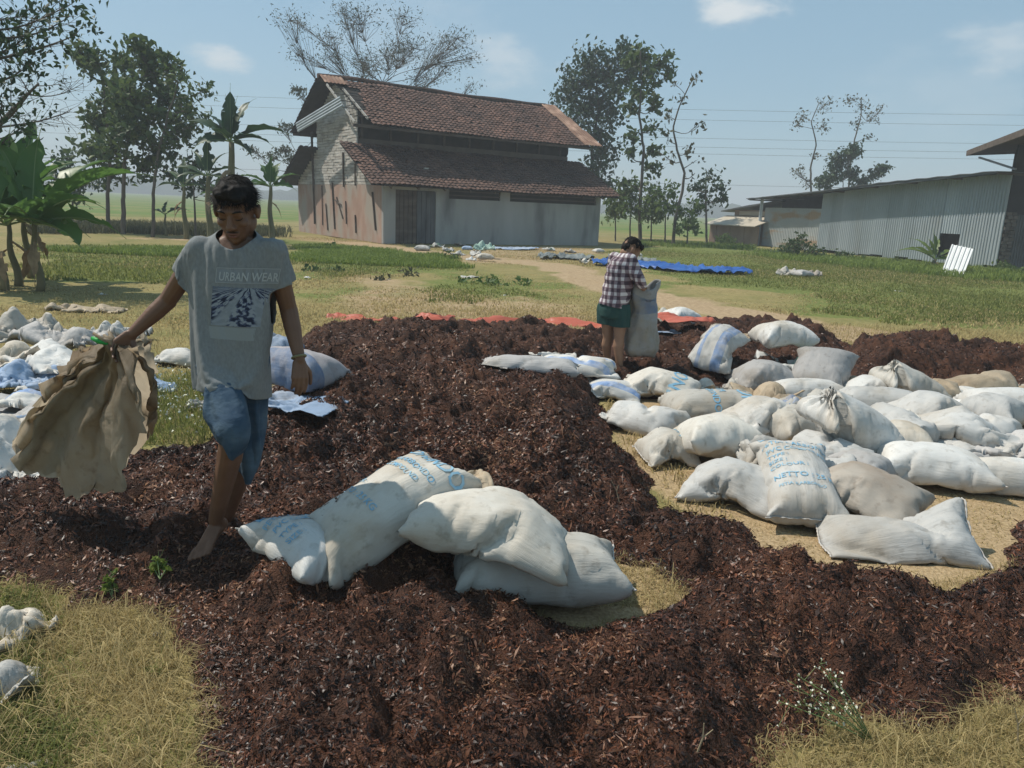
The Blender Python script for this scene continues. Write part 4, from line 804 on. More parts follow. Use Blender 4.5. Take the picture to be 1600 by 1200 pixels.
for h_, k_, a_ in ((hipR, kneeR, ankR), (hipL, kneeL, ankL)):
    B.cap(h_, k_, .078, .052); B.ell(k_ + Vector((0, -.008, 0)), (.050, .052, .056)); cf = k_.lerp(a_, .32) + Vector((0, .018, 0)); B.cap(k_, cf, .048, .052); B.cap(cf, a_, .050, .031); B.cap(k_ + Vector((0, -.01, 0)), a_ + Vector((0, -.006, 0)), .038, .026)
def foot(B, ank, toe_dir, s=1.0, n_=(0, 0, 1)):
    d = Vector(toe_dir).normalized(); up = Vector(n_); sd = d.cross(up).normalized(); a = ank - up * .035
    B.cap(ank, a - d * .02, .031 * s, .030 * s); B.cap(a - d * .035 - up * .012, a + d * .07 - up * .018, .029 * s, .026 * s); B.cap(a + d * .02, a + d * .125 - up * .024 + sd * .012, .032 * s, .020 * s, flat=.8); B.cap(a + d * .02, a + d * .115 - up * .026 - sd * .020, .030 * s, .016 * s, flat=.8)
    for i, (k, l, r) in enumerate(((.030, .050, .0125), (.012, .046, .0095), (-.003, .041, .009), (-.017, .034, .0085), (-.030, .027, .008))):
        p = a + d * (.125 - i * .006) + sd * k - up * .028; B.cap(p, p + d * l * .6 - up * .002, r, r, n=8); B.cap(p + d * l * .6 - up * .002, p + d * l - up * .008, r, r * .85, n=8)
foot(B, ankR, (-.18, -1, -.32), n_=(0, -.25, .97)); foot(B, ankL, (-.25, -.9, -.45), n_=(0, -.4, .9))
hand(B, wrR, (-.62, -.35, -.70), (.5, -.65, -.2), -1, curl=1.25, size=.98, pinch=.6)
hand(B, wrL, (.10, -.30, -.95), (-.55, .75, -.1), 1, curl=.62, size=.98)
Mh = head(B, A(369, 326, 3.10), math.pi + R(3), R(24), R(0), neck + Vector((0, .015, .005)), 1.03)
bmc = B.bm.copy(); body = link('body', rel(B.fuse(.0042, 3)), skin, man, True)
B2 = Blob(); B2.bm.free(); B2.bm = bmc; proxy = B2.fuse(.014, 2)
Mh_l = Matrix.Translation(-mo) @ Mh
hair_on(man, Mh_l, .96, 3, 4500)
def feat(name, pts, rad, mat):
    mb = MB(); mb.tube([Mh_l @ (Vector(p) * 1.03) for p in pts], rad, 6); return mb.build(name, mat, man, True)
dark = M('dark hair line', (.01, .008, .007), rough=.7); lipm = M('lips', (.17, .07, .055), (.20, .09, .07), scale=30, rough=.5)
for q in (-1, 1):
    feat('eyebrow', [(q * .014, .0935, .022), (q * .026, .0935, .028), (q * .040, .086, .027), (q * .050, .074, .020)], [.002, .0042, .0036, .001], dark)
    feat('eyelashes', [(q * .017, .086, -.005), (q * .026, .0885, -.0075), (q * .037, .0855, -.0065), (q * .045, .077, -.001)], [.001, .0019, .0019, .001], dark)
feat('lip', [(-.024, .088, -.064), (-.008, .0945, -.0615), (.008, .0945, -.0615), (.024, .088, -.064)], [.001, .0036, .0036, .001], lipm)
feat('lip', [(-.021, .088, -.068), (-.007, .0945, -.0725), (.007, .0945, -.0725), (.021, .088, -.068)], [.001, .0046, .0046, .001], lipm)
feat('moustache', [(-.024, .090, -.056), (-.009, .0965, -.0515), (.009, .0965, -.0515), (.024, .090, -.056)], [.0006, .0022, .0022, .0006], dark)
# ---- T-shirt
B = Blob()
sr = [((371, 358), .066, .060), ((371, 365), .080, .070), ((370, 373), .112, .078), ((369, 384), .150, .090), ((369, 405), .168, .110), ((368, 455), .164, .118), ((365, 490), .154, .120), ((361, 525), .150, .124), ((360, 560), .152, .150), ((361, 612), .156, .185)]
B.loft([(A(p[0], p[1], 3.15)[:], hw, hd, .05) for p, hw, hd in sr][::-1])
for s_, e_ in ((shR, elR), (shL, elL)):
    B.cap(s_ + Vector((0, 0, -.010)), chest.lerp(neck, .6), .056, .066); B.cap(s_ + Vector((0, 0, -.008)), s_.lerp(e_, .30), .056, .057); B.cap(s_.lerp(e_, .25), s_.lerp(e_, .80), .056, .069)
shirt_me = B.fuse(.0125, 5, .6)
neckc = A(371, 384, 3.085)
shirt_me = cut(shirt_me, [(A(359, 590, 3.15) , (-.10, -.10, -1), None), (shR.lerp(elR, .46), elR - shR, (.10, .02, .25, lambda q: q.x < A(367, 440, 3.15).x - .148)), (shL.lerp(elL, .50), elL - shL, (.10, .02, .25, lambda q: q.x > A(367, 440, 3.15).x + .146))])
# round neck opening
bm = bmesh.new(); bm.from_mesh(shirt_me); nc = A(371, 362, 3.13); kill = [v for v in bm.verts if ((v.co.x - nc.x) / .072) ** 2 + ((v.co.y - nc.y + .02) / .078) ** 2 + ((v.co.z - nc.z) / .075) ** 2 < 1]
bmesh.ops.delete(bm, geom=kill, context='VERTS')
for _ in range(10):
    mv = {v: sum((e.other_vert(v).co for e in v.link_edges if e.is_boundary), Vector()) / max(1, sum(e.is_boundary for e in v.link_edges)) for v in bm.verts if v.is_boundary}
    for v, q in mv.items(): v.co = v.co.lerp(q, .5)
bm.to_mesh(shirt_me); bm.free()
def shirt_fold(c):
    x, y, z = c[:, 0], c[:, 1], c[:, 2]; t = (z - A(359, 583, 3.15).z)
    low = np.exp(-((t - .06) / .10) ** 2); up = np.exp(-((t - .46) / .10) ** 2)
    f = .010 * fbm(x * 6, y * 5, z * 5, 5, 3) + .018 * low * np.sin(z * 62 + 7 * fbm(x * 5, y * 4, z * 3, 9, 3) + x * 14) * (.6 + .4 * vnoise(x * 7, y * 7, z * 2, 3)) + .006 * up * np.sin(x * 65 + 5 * vnoise(x * 4, y * 4, z * 6, 4))
    f += .010 * (1 - np.abs(vnoise(x * 11 + z * 6, y * 9, z * 5 - x * 7, 8))) ** 3 + .014 * np.sin((x * .7 + z) * 26 + 6 * vnoise(x * 4, y * 4, z * 4, 2)) * np.exp(-((t - .25) / .2) ** 2) * .55
    return f
wrinkle(shirt_me, lambda c: .006 * fbm(c[:, 0] * 8, c[:, 1] * 8, c[:, 2] * 6, 5, 3))
zs_ = A(369, 384, 3.15).z; shirt_me = drape(shirt_me, proxy, lambda c: np.clip((c[:, 2] - zs_ + .035) / .06, 0, 1), 18, .04, .10)
cot = M('heather grey cotton', (.185, .195, .197), (.235, .248, .25), scale=120, rough=.95, spec=.1, bump=.55, bscale=6, c3=(.20, .212, .215), s3=5, t3=(.5, .75), bdist=.03, stretch=(1, 1, .45))
shirt = link('tshirt', rel(shirt_me), cot, man, True); md = shirt.modifiers.new('t', 'SOLIDIFY'); md.thickness = .003; md.offset = 1
def quadpx(x0, y0, x1, y1, x2, y2, x3, y3, Y=2.98): return [at(x0, y0, Y), at(x1, y1, Y), at(x2, y2, Y), at(x3, y3, Y)]
def onshirt(name, q, nu, nv, mat, off):
    q = [Vector(p) - mo for p in q]; cam_l = Vector((0, 0, 1.65)) - mo; bm = bmesh.new(); bm.from_mesh(shirt.data); bv = BVHTree.FromBMesh(bm); bm.free(); V = []; ok = []
    a, b, c, d = q
    for i in range(nu + 1):
        for j in range(nv + 1):
            u, v = i / nu, j / nv; p = (a * (1 - u) + b * u) * (1 - v) + (d * (1 - u) + c * u) * v; h = bv.ray_cast(p - Vector((0, .5, 0)), Vector((0, 1, 0))); ok.append(h[0] is not None); V.append((h[0] + Vector((0, -off, 0))) if h[0] else p)
    F = [(i * (nv + 1) + j, (i + 1) * (nv + 1) + j, (i + 1) * (nv + 1) + j + 1, i * (nv + 1) + j + 1) for i in range(nu) for j in range(nv)]; F = [f for f in F if all(ok[k] for k in f)]
    uv = [(i / nu, 1 - j / nv) for i in range(nu + 1) for j in range(nv + 1)]
    return bigmesh(name, np.array([tuple(v) for v in V]), np.array(F), mat, shirt, True, uv=uv), bv
# picture print: dark facade wedges, pale road rising to a vanishing point
def picmat():
    m, nt, b = nodes('shirt picture'); L = nt.links.new; tc = N(nt, 'ShaderNodeTexCoord'); sx = N(nt, 'ShaderNodeSeparateXYZ'); L(tc.outputs['UV'], sx.inputs[0])
    def mth(op, a, c): 
        n = N(nt, 'ShaderNodeMath', operation=op)
        for k, v in enumerate((a, c)):
            if v is None: continue
            if isinstance(v, float): n.inputs[k].default_value = v
            else: L(v, n.inputs[k])
        return n.outputs[0]
    u = mth('SUBTRACT', sx.outputs[0], .58); v = mth('SUBTRACT', 1.08, sx.outputs[1]); k = mth('DIVIDE', mth('ABSOLUTE', u, None), v); k2 = mth('DIVIDE', u, v)
    w = N(nt, 'ShaderNodeTexNoise'); w.inputs['Scale'].default_value = 9; cm = N(nt, 'ShaderNodeCombineXYZ'); L(mth('MULTIPLY', k2, .75), cm.inputs[0]); L(mth('MULTIPLY', sx.outputs[1], .9), cm.inputs[1]); L(cm.outputs[0], w.inputs[0]); w.inputs['Detail'].default_value = 2
    r = N(nt, 'ShaderNodeValToRGB'); cr = r.color_ramp; cr.elements[0].position = .42; cr.elements[0].color = (.022, .028, .05, 1); cr.elements[1].position = .55; cr.elements[1].color = (.26, .29, .32, 1); e = cr.elements.new(.49); e.color = (.08, .10, .17, 1); L(w.outputs[0], r.inputs[0])
    band = N(nt, 'ShaderNodeValToRGB'); c2 = band.color_ramp; c2.interpolation = 'EASE'; c2.elements[0].position = .0; c2.elements[0].color = (0, 0, 0, 1); c2.elements[1].position = .75; c2.elements[1].color = (0, 0, 0, 1)
    for p, q in ((.12, 0), (.22, 0), (.30, 1), (.50, 1), (.62, 0)): e = c2.elements.new(p); e.color = (q, q, q, 1)
    L(k, band.inputs[0]); x = N(nt, 'ShaderNodeMixRGB'); L(mth('MULTIPLY', band.outputs[0], .85), x.inputs[0]); L(r.outputs[0], x.inputs[1]); x.inputs[2].default_value = (.25, .28, .31, 1); L(x.outputs[0], b.inputs['Base Color']); b.inputs['Roughness'].default_value = .8; b.inputs['Specular IOR Level'].default_value = .15; return m
onshirt('shirt_picture', quadpx(324, 449, 419, 456, 402, 516, 322, 510), 40, 26, picmat(), .0045)
pale = M('shirt print pale', (.31, .33, .33), rough=.9); palet = M('shirt print white', (.40, .42, .42), rough=.9); palebox = M('shirt print panel', (.25, .275, .28), rough=.9)
onshirt('shirt_lower_panel', quadpx(318, 512, 402, 518, 398, 538, 322, 531), 30, 10, palebox, .0035)
q = quadpx(330, 420, 424, 424, 421, 447, 329, 443)
_, bvS = onshirt('shirt_word_panel', q, 36, 12, M('shirt panel grey', (.235, .255, .27), rough=.95), .0035)
def line_on(name, pts, w, mat):
    mb = MB(); P = []
    for i in range(len(pts) - 1):
        a, b = Vector(pts[i]) - mo, Vector(pts[i + 1]) - mo
        for k in np.linspace(0, 1, 24)[:(None if i == len(pts) - 2 else -1)]:
            p = a.lerp(b, k); h = bvS.ray_cast(p - Vector((0, .5, 0)), Vector((0, 1, 0)))
            if h[0]: P.append(h[0] + Vector((0, -.0065, 0)))
    V = []
    for i, p in enumerate(P):
        t = (P[min(i + 1, len(P) - 1)] - P[max(i - 1, 0)]).normalized(); s_ = t.cross(Vector((0, 1, 0))).normalized() * w; V += [p - s_, p + s_]
    F = [(2 * i, 2 * i + 1, 2 * i + 3, 2 * i + 2) for i in range(len(P) - 1)]; return mesh(name, V, F, mat, shirt)
line_on('shirt_panel_border', [q[0], q[1], q[2], q[3], q[0]], .0016, pale)
gv, gf = glyphs('URBAN WEAR'); wd = gv[:, 0].max(); V = []
a, b, c, d = [Vector(p) - mo for p in quadpx(334, 426, 423, 430, 421, 444, 333, 440)]
for x, y, _ in gv:
    u = x / wd; v = 1 - y / .72; p = (a * (1 - u) + b * u) * (1 - v) + (d * (1 - u) + c * u) * v; h = bvS.ray_cast(p - Vector((0, .5, 0)), Vector((0, 1, 0))); V.append((h[0] + Vector((0, -.007, 0))) if h[0] else p)
mesh('shirt_lettering', V, gf, palet, shirt)
# ---- shorts
B = Blob(); wpt = A(360, 556, 3.16)
B.loft([(A(360, 545, 3.16)[:], .122, .098, 0), (A(361, 565, 3.16)[:], .134, .108, 0), (A(362, 585, 3.17)[:], .142, .112, 0), (A(363, 600, 3.17)[:], .140, .11, 0)][::-1])
kR2 = kneeR.lerp(ankR, .22); kL2 = kneeL.lerp(ankL, .35)
B.cap(hipR + Vector((0, .02, -.02)), kneeR + Vector((0, .01, 0)), .076, .074); B.cap(kneeR + Vector((0, .012, 0)), kR2, .072, .082); B.cap(hipL, kneeL, .090, .072); B.cap(kneeL, kL2, .072, .080)
sh = B.fuse(.0125, 4, .6)
sh = cut(sh, [(kneeR.lerp(ankR, .09), ankR - kneeR + Vector((-.08, -.05, .04)), (.125, .05, .3)), (kneeL.lerp(ankL, .22), ankL - kneeL, (.115, .05, .3)), (A(360, 552, 3.16), (0, 0, 1), None)])
wrinkle(sh, lambda c: .005 * fbm(c[:, 0] * 9, c[:, 1] * 9, c[:, 2] * 7, 15, 3))
zw_ = A(360, 560, 3.16).z; sh = drape(sh, proxy, lambda c: np.clip((c[:, 2] - zw_ + .02) / .05, 0, 1), 12, .06, .12, 30)
denim = M('faded blue denim', (.030, .058, .095), (.085, .128, .170), scale=7, rough=.9, spec=.15, bump=.8, bscale=9, c3=(.03, .055, .09), s3=4, t3=(.5, .8), bdist=.02, stretch=(1, 1, 2))
shorts = link('denim_shorts', rel(sh), denim, man, True); md = shorts.modifiers.new('t', 'SOLIDIFY'); md.thickness = .004; md.offset = 1
wb = MB(); dd = (wrL - elL).normalized(); pw = wrL - dd * .012 - mo; x = dd.cross(Vector((0, 1, 0))).normalized(); y = x.cross(dd)
wb.tube([pw + (x * math.cos(t) + y * math.sin(t)) * .0275 for t in np.linspace(0, 2 * math.pi, 17)], .0055, 6, caps=False); wb.build('wristband', M('olive wristband', (.20, .18, .10), rough=.5), man, True)
# ---- sack hanging from his right hand: a gathered, see-through sheet fanned out below the fist
grip = wrR + Vector((-.62, -.35, -.70)).normalized() * .085
def fan(u, v):   # u across the sack mouth to hem, v down from the fist
    return u
NU, NV = 70, 44
Yh = 3.12; C0 = grip
edge = [(118, 570), (92, 598), (62, 640), (40, 672), (4, 702), (28, 728), (72, 752), (128, 777), (142, 757), (190, 770), (202, 735), (206, 700), (219, 655), (226, 600), (217, 562), (212, 540)]
el = np.cumsum([0] + [math.dist(edge[i], edge[i + 1]) for i in range(len(edge) - 1)]); tt = np.linspace(0, el[-1], NU + 1); ex = np.interp(tt, el, [p[0] for p in edge]); ey = np.interp(tt, el, [p[1] for p in edge])
V = []
for layer in (0, 1):
    for i in range(NU + 1):
        u = i / NU; ex[i] += 7 * math.sin(i * 1.9) * (i % 3 == 0); ey[i] += 5 * math.sin(i * 2.7); Yb = Yh + .02 + .16 * math.sin(u * 5.1 + .6) * (1 if layer == 0 else -.4) + (.10 if layer else 0); hem = Vector(at(ex[i], ey[i], Yb))
        if layer: hem += Vector((.03 * math.sin(u * 9), .05, .05 + .03 * math.sin(u * 14)))
        for j in range(NV + 1):
            v = j / NV; g0 = grip + Vector(((u - .5) * .05, .012 * math.sin(u * 20), .012)); p = g0.lerp(hem, v ** 1.0)
            am = (.010 + .050 * v) * (1 - .30 * v); k = u * 34 + 3.0 * vnoise(np.array([u * 5.0]), np.array([v * 2.0 + layer * 7]), seed=4)[0]
            p = p + Vector((.35 * am * math.cos(k * .7), am * math.sin(k), .012 * v * math.sin(k * .5 + 2)))
            bl = math.sin(math.pi * v) * (.045 if u > .62 else .012); p += Vector((bl * (u - .4), -bl * (1 if layer == 0 else -.8), 0))
            V.append(p + Vector((0, 0, 0)) )
V = np.array([tuple(p) for p in V]); base = (NU + 1) * (NV + 1); I = (np.arange(NU)[:, None] * (NV + 1) + np.arange(NV)[None]).ravel(); Fq = np.stack([I, I + NV + 1, I + NV + 2, I + 1], 1); Fq = np.concatenate([Fq, Fq + base])
V = V + .020 * np.stack([vnoise(V[:, 0] * 9, V[:, 1] * 14, V[:, 2] * 9, k) for k in (1, 2, 3)], 1) + .010 * np.stack([vnoise(V[:, 0] * 25, V[:, 1] * 25, V[:, 2] * 25, k) for k in (1, 2, 3)], 1)
uvh = np.array([(i / NU, j / NV) for _ in (0, 1) for i in range(NU + 1) for j in range(NV + 1)])
c0 = np.array(gp(150, 800)); c0[2] = 0
hs_ = bigmesh('held_sack', V - c0, Fq, SM['held'], smooth=True, uv=uvh); hs_.location = c0; tag(hs_, 'empty brown see-through sack hanging from the outstretched hand of the man in the T-shirt', 'sack')
nk = MB()
for k in range(7):
    a_ = k * .9; nk.tube([grip + Vector((-.01 + .012 * math.cos(a_), .012 * math.sin(a_), -.03)), grip + Vector((-.028 + .02 * math.cos(a_), .018 * math.sin(a_) - .01, .035)), grip + Vector((-.055 + .03 * math.cos(a_), .03 * math.sin(a_) - .01, .055 + .012 * math.sin(a_ * 2)))], [.012, .010, .006], 6)
nk.V = [np.array(v) - c0 for v in nk.V]; nk.build('gathered_mouth', SM['held'], hs_, True)
gc = MB(); gc.tube([grip - Vector(c0) + Vector((-.022, -.028, .022)), grip - Vector(c0) + Vector((-.055, -.034, .034)), grip - Vector(c0) + Vector((-.085, -.03, .045))], [.006, .012, .008], 7); gc.build('green_rag', M('bright green rag', (.01, .30, .05), rough=.5), hs_, True)

# ================================================================== the stooping man in the checked shirt
m2 = empty('person', gp(958, 578)); YM = float(gp(958, 583, .10)[1]); m2.location = at(956, 572, YM); mo = Vector(m2.location)
tag(m2, 'man in checked shirt and dark green shorts bending over an open sack', 'person')
A2 = lambda px, py, dy=0: Vector(at(px, py, YM + dy))
hipR, hipL = A2(949, 482, .08), A2(970, 482, -.05); kneeR, kneeL = A2(950, 526, .10), A2(968, 524, -.06); ankR, ankL = A2(949, 562, .12), A2(968, 572, -.06)
shR, shL = A2(962, 409, .17), A2(985, 410, -.12); elR, elL = A2(980, 440, .20), A2(999, 436, -.16); wrR, wrL = A2(985, 462, .10), A2(1008, 455, -.02); nk2 = A2(977, 402, .0)
B = Blob()
tr = [(A2(977, 399), .060, .055), (A2(973, 408), .09, .15), (A2(970, 420), .115, .165), (A2(967, 440), .115, .15), (A2(962, 460), .105, .135), (A2(958, 478), .11, .14), (A2(958, 490), .10, .13)]
B.loft([(c[:], hw, hd, -.3) for c, hw, hd in tr][::-1])
for s_, e_, w_ in ((shR, elR, wrR), (shL, elL, wrL)): B.cap(s_, e_, .050, .040); B.cap(e_, w_, .038, .026)
for h_, k_, a_ in ((hipR, kneeR, ankR), (hipL, kneeL, ankL)): B.cap(h_, k_, .078, .052); B.cap(k_, k_.lerp(a_, .35) + Vector((-.012, 0, 0)), .049, .052); B.cap(k_.lerp(a_, .35) + Vector((-.012, 0, 0)), a_, .050, .032)
foot(B, ankR, (.8, -.5, -.1)); foot(B, ankL, (.8, -.5, -.1))
hand(B, wrR, (.75, .1, -.5), (0, -.2, -1), 1, curl=.9); hand(B, wrL, (.5, .35, -.75), (-.4, .6, -.5), 1, curl=.9)
Mh = head(B, A2(986, 390, .0), R(-78), R(42), 0, nk2 + Vector((-.01, 0, -.02)), 1.0)
link('body', rel(B.fuse(.008, 3)), skin2, m2, True); hair_on(m2, Matrix.Translation(-mo) @ Mh, .90, 9, 900)
B = Blob()
sr = [(A2(979, 396), .070, .062), (A2(974, 405), .105, .17), (A2(971, 418), .140, .190), (A2(968, 438), .142, .180), (A2(963, 458), .138, .170), (A2(959, 474), .142, .172), (A2(958, 486), .14, .172)]
B.loft([(c[:], hw, hd, -.3) for c, hw, hd in sr][::-1])
for s_, e_, w_ in ((shR, elR, wrR), (shL, elL, wrL)): B.cap(s_.lerp(e_, -.1), s_.lerp(e_, .6), .070, .064); B.cap(s_.lerp(e_, .5), e_, .064, .058); B.cap(e_, e_.lerp(w_, .7), .056, .046)
sm_ = cut(B.fuse(.011, 5, .6), [(A2(958, 477), (-.15, 0, -1), None), (elR.lerp(wrR, .45), wrR - elR, (.09, .03, .2)), (elL.lerp(wrL, .45), wrL - elL, (.09, .03, .2)), (A2(979, 400, 0), (.45, 0, 1), (.075, .02, .2))])
wrinkle(sm_, lambda c: .012 * fbm(c[:, 0] * 7, c[:, 1] * 7, c[:, 2] * 5, 35, 3) + .006 * np.sin(c[:, 2] * 45 + c[:, 0] * 30 + 6 * fbm(c[:, 0] * 4, c[:, 1] * 4, c[:, 2] * 3, 39, 2)))
def plaid():
    m, nt, b = nodes('checked cotton'); L = nt.links.new; tc = N(nt, 'ShaderNodeTexCoord'); sx = N(nt, 'ShaderNodeSeparateXYZ'); L(tc.outputs['Object'], sx.inputs[0])
    def wv(src, f, ph, lo, hi):
        a = N(nt, 'ShaderNodeMath', operation='MULTIPLY_ADD'); L(src, a.inputs[0]); a.inputs[1].default_value = f; a.inputs[2].default_value = ph; s_ = N(nt, 'ShaderNodeMath', operation='SINE'); L(a.outputs[0], s_.inputs[0])
        r = N(nt, 'ShaderNodeMapRange'); r.inputs[1].default_value = lo; r.inputs[2].default_value = hi; L(s_.outputs[0], r.inputs[0]); return r.outputs[0]
    dxy = N(nt, 'ShaderNodeMath', operation='MULTIPLY_ADD'); L(sx.outputs[1], dxy.inputs[0]); dxy.inputs[1].default_value = -.75; L(sx.outputs[0], dxy.inputs[2])
    x1 = wv(dxy.outputs[0], 92, 0, -.2, .2); z1 = wv(sx.outputs[2], 88, 1, -.2, .2); x2 = wv(dxy.outputs[0], 92, 1.6, .86, .93); z2 = wv(sx.outputs[2], 88, 2.6, .86, .93)
    a = N(nt, 'ShaderNodeMath', operation='ADD'); L(x1, a.inputs[0]); L(z1, a.inputs[1]); r = N(nt, 'ShaderNodeValToRGB'); r.color_ramp.interpolation = 'CONSTANT'; r.color_ramp.elements[0].color = (.07, .05, .065, 1); r.color_ramp.elements[1].position = .25; r.color_ramp.elements[1].color = (.24, .19, .21, 1); e = r.color_ramp.elements.new(.75); e.color = (.62, .58, .58, 1)
    h = N(nt, 'ShaderNodeMath', operation='MULTIPLY'); L(a.outputs[0], h.inputs[0]); h.inputs[1].default_value = .5; L(h.outputs[0], r.inputs[0]); mxm = N(nt, 'ShaderNodeMath', operation='MAXIMUM'); L(x2, mxm.inputs[0]); L(z2, mxm.inputs[1])
    x = N(nt, 'ShaderNodeMixRGB'); f_ = N(nt, 'ShaderNodeMath', operation='MULTIPLY'); L(mxm.outputs[0], f_.inputs[0]); f_.inputs[1].default_value = .5; L(f_.outputs[0], x.inputs[0]); L(r.outputs[0], x.inputs[1]); x.inputs[2].default_value = (.12, .06, .07, 1); L(x.outputs[0], b.inputs['Base Color']); b.inputs['Roughness'].default_value = .9; b.inputs['Specular IOR Level'].default_value = .1; return m
o = link('checked_shirt', rel(sm_), plaid(), m2, True); md = o.modifiers.new('t', 'SOLIDIFY'); md.thickness = .003; md.offset = 1
B = Blob(); B.loft([(A2(958, 470)[:], .115, .15, -.3), (A2(958, 482)[:], .130, .165, -.3), (A2(959, 494)[:], .125, .16, -.3)][::-1])
B.cap(hipR, kneeR, .096, .098); B.cap(hipL, kneeL, .096, .100); ss = cut(B.fuse(.011, 5, .6), [(A2(960, 508), (0, 0, -1), None), (A2(958, 473), (0, 0, 1), None)])
wrinkle(ss, lambda c: .010 * fbm(c[:, 0] * 9, c[:, 1] * 9, c[:, 2] * 4, 45, 3) + .006 * np.sin(c[:, 0] * 60 + c[:, 1] * 50))
o = link('green_shorts', rel(ss), M('dark green shorts', (.012, .045, .040), (.025, .07, .06), scale=6, rough=.8), m2, True); md = o.modifiers.new('t', 'SOLIDIFY'); md.thickness = .003; md.offset = 1
# the sack he is filling: upright, open mouth
n_, m_ = 40, 30; V = []; cb = A2(1003, 556, .02)
for j in range(m_ + 1):
    v = j / m_; c = cb + Vector(((996 - 1003) / 148 * v, 0, .70 * v)); rx = .165 * (1 - .22 * v) + .03 * math.sin(v * 9) * .5; ry = .14 * (1 - .25 * v)
    if v < .1: rx *= .75 + 2.5 * v; ry *= .75 + 2.5 * v
    for i in range(n_):
        a_ = i / n_ * 2 * math.pi; f = 1 + .09 * math.sin(a_ * 5 + v * 7) * (.4 + v) + .05 * math.sin(a_ * 9 - v * 12)
        V.append(c + Vector((rx * f * math.cos(a_), ry * f * math.sin(a_), .05 * v * math.sin(a_ * 2 + 1) * (v > .8))))
V = np.array([tuple(p) for p in V]) ; V = V + .02 * np.stack([vnoise(V[:, 0] * 8, V[:, 1] * 8, V[:, 2] * 8, k) for k in (5, 6, 7)], 1)
F = np.array([(j * n_ + i, j * n_ + (i + 1) % n_, (j + 1) * n_ + (i + 1) % n_, (j + 1) * n_ + i) for j in range(m_) for i in range(n_)]); cbl = np.array(cb); uvs = np.array([(i / n_, j / m_) for j in range(m_ + 1) for i in range(n_)])
os_ = bigmesh('open_sack', V - cbl, F, sackmat('worn blue grey sack', (.34, .36, .38), (.28, .22, .14), band=(.10, .17, .30), bands=[(.62, .86)], dirt=(.40, .62)), smooth=True, uv=uvs); os_.location = cb; md = os_.modifiers.new('t', 'SOLIDIFY'); md.thickness = .004; tag(os_, 'tall open sack with a dark blue band being filled by the stooping man', 'sack')
# ------------------------------------------------------------------ the old tiled barn
TH = 0.61; bx, by = -5.34, 30.92; BL, BD = 11.19, 9.76
barn = empty('barn', (bx, by, 0), TH); tag(barn, 'old barn with a two tier rusty brown tiled roof and a plastered front in shade', 'barn')
cT, sT = math.cos(TH), math.sin(TH)
def bpt(px, py, v):
    """local (s, z) of a pixel on the plane at depth v of the barn"""
    d = ray(px, py); n = np.array([-sT, cT, 0]); o = np.array([bx, by, 0]) + n * v; t = ((o - CAM) @ n) / (d @ n); p = CAM + d * t - o; return p @ np.array([cT, sT, 0]), p[2]
def ept(px, py):
    """local (v, z) of a pixel on the end wall (s = 0)"""
    d = ray(px, py); n = np.array([cT, sT, 0]); o = np.array([bx, by, 0]); t = ((o - CAM) @ n) / (d @ n); p = CAM + d * t - o; return p @ np.array([-sT, cT, 0]), p[2]
H1, H2, H3, H4 = 2.27, 3.92, 4.59, 6.68; AV, E1, E2, OL, OU, ORR, ORU = 2.58, .56, 1.28, .78, .76, .72, .33
plast = M('grey plaster', (.30, .295, .28), (.38, .375, .36), scale=1.4, rough=.95, bump=.3, bscale=30, c3=(.15, .15, .145), s3=1.1, t3=(.5, .72), stretch=(1, 1, .3))
pink = M('pinkish brick plaster', (.33, .21, .16), (.44, .30, .235), scale=2.2, rough=.95, bump=.5, bscale=25, c3=(.36, .31, .26), s3=1.1, stretch=(1, 1, .5), t3=(.45, .62))
white_w = M('whitewashed bamboo', (.55, .52, .48), (.40, .36, .31), scale=3, rough=.9, bump=.6, bscale=40, island=.16, stretch=(1, .6, 3), c3=(.26, .21, .17), s3=1.4, t3=(.55, .75))
woodd = M('weathered dark timber', (.06, .045, .035), (.13, .10, .08), scale=5, rough=.9, bump=.5, bscale=20, stretch=(.3, 1, 1)); darki = M('dark boards with inner shade', (.022, .018, .016), (.05, .042, .036), scale=3, rough=.95)  # darki puts the shade of gaps and openings into the backing boards' colour
tile_m = M('clay roof tile', (.082, .048, .037), (.145, .080, .058), scale=1.1, rough=.9, island=.28, bump=.3, bscale=20, c3=(.07, .045, .036), s3=.5, t3=(.45, .7))
tile_hi = M('clay roof tile upper', (.090, .052, .040), (.165, .088, .064), scale=1.3, rough=.9, island=.34, bump=.3, bscale=20, c3=(.085, .05, .04), s3=.6, t3=(.45, .7))
rust = M('rusty sheet', (.22, .11, .07), (.30, .18, .12), scale=2.5, rough=.8, bump=.3, bscale=12, c3=(.55, .35, .25), s3=1.5); galv = M('grey tin sheet', (.30, .33, .35), (.38, .42, .44), scale=2, rough=.55, metallic=.2)
# front wall, built up piece by piece between the openings
s1 = bpt(618, 340, 0)[0]; s2 = bpt(652, 340, 0)[0]; s3 = bpt(681, 340, 0)[0]
MB().box((0, 0, 0), (s1, .16, 2.42)).build('wall', plast, barn)
MB().box((s1, 0, 2.12), (s3, .16, 2.42)).build('lintel', plast, barn)
fw = MB().box((s3, 0, 0), (BL, .16, 1.86)).build('wall', plast, barn)
vents = [(bpt(702, 305, 0)[0], bpt(782, 305, 0)[0]), (bpt(797, 308, 0)[0], bpt(932, 308, 0)[0])]
cur = s3; wmb = 0
for a, b in vents:
    MB().box((cur, 0, 1.862), (a, .16, 2.42)).build('wall', plast, barn); cur = b
    v = MB(); v.box((a, .10, 1.862), (b, .15, 2.42)).build('vent', darki, barn)  # dark panel behind the slats stands in for shade in the opening
    for k in range(2): 
        z = 1.98 + k * .17; MB().box((a, .03, z), (b, .07, z + .05)).build('vent_slat', woodd, barn)
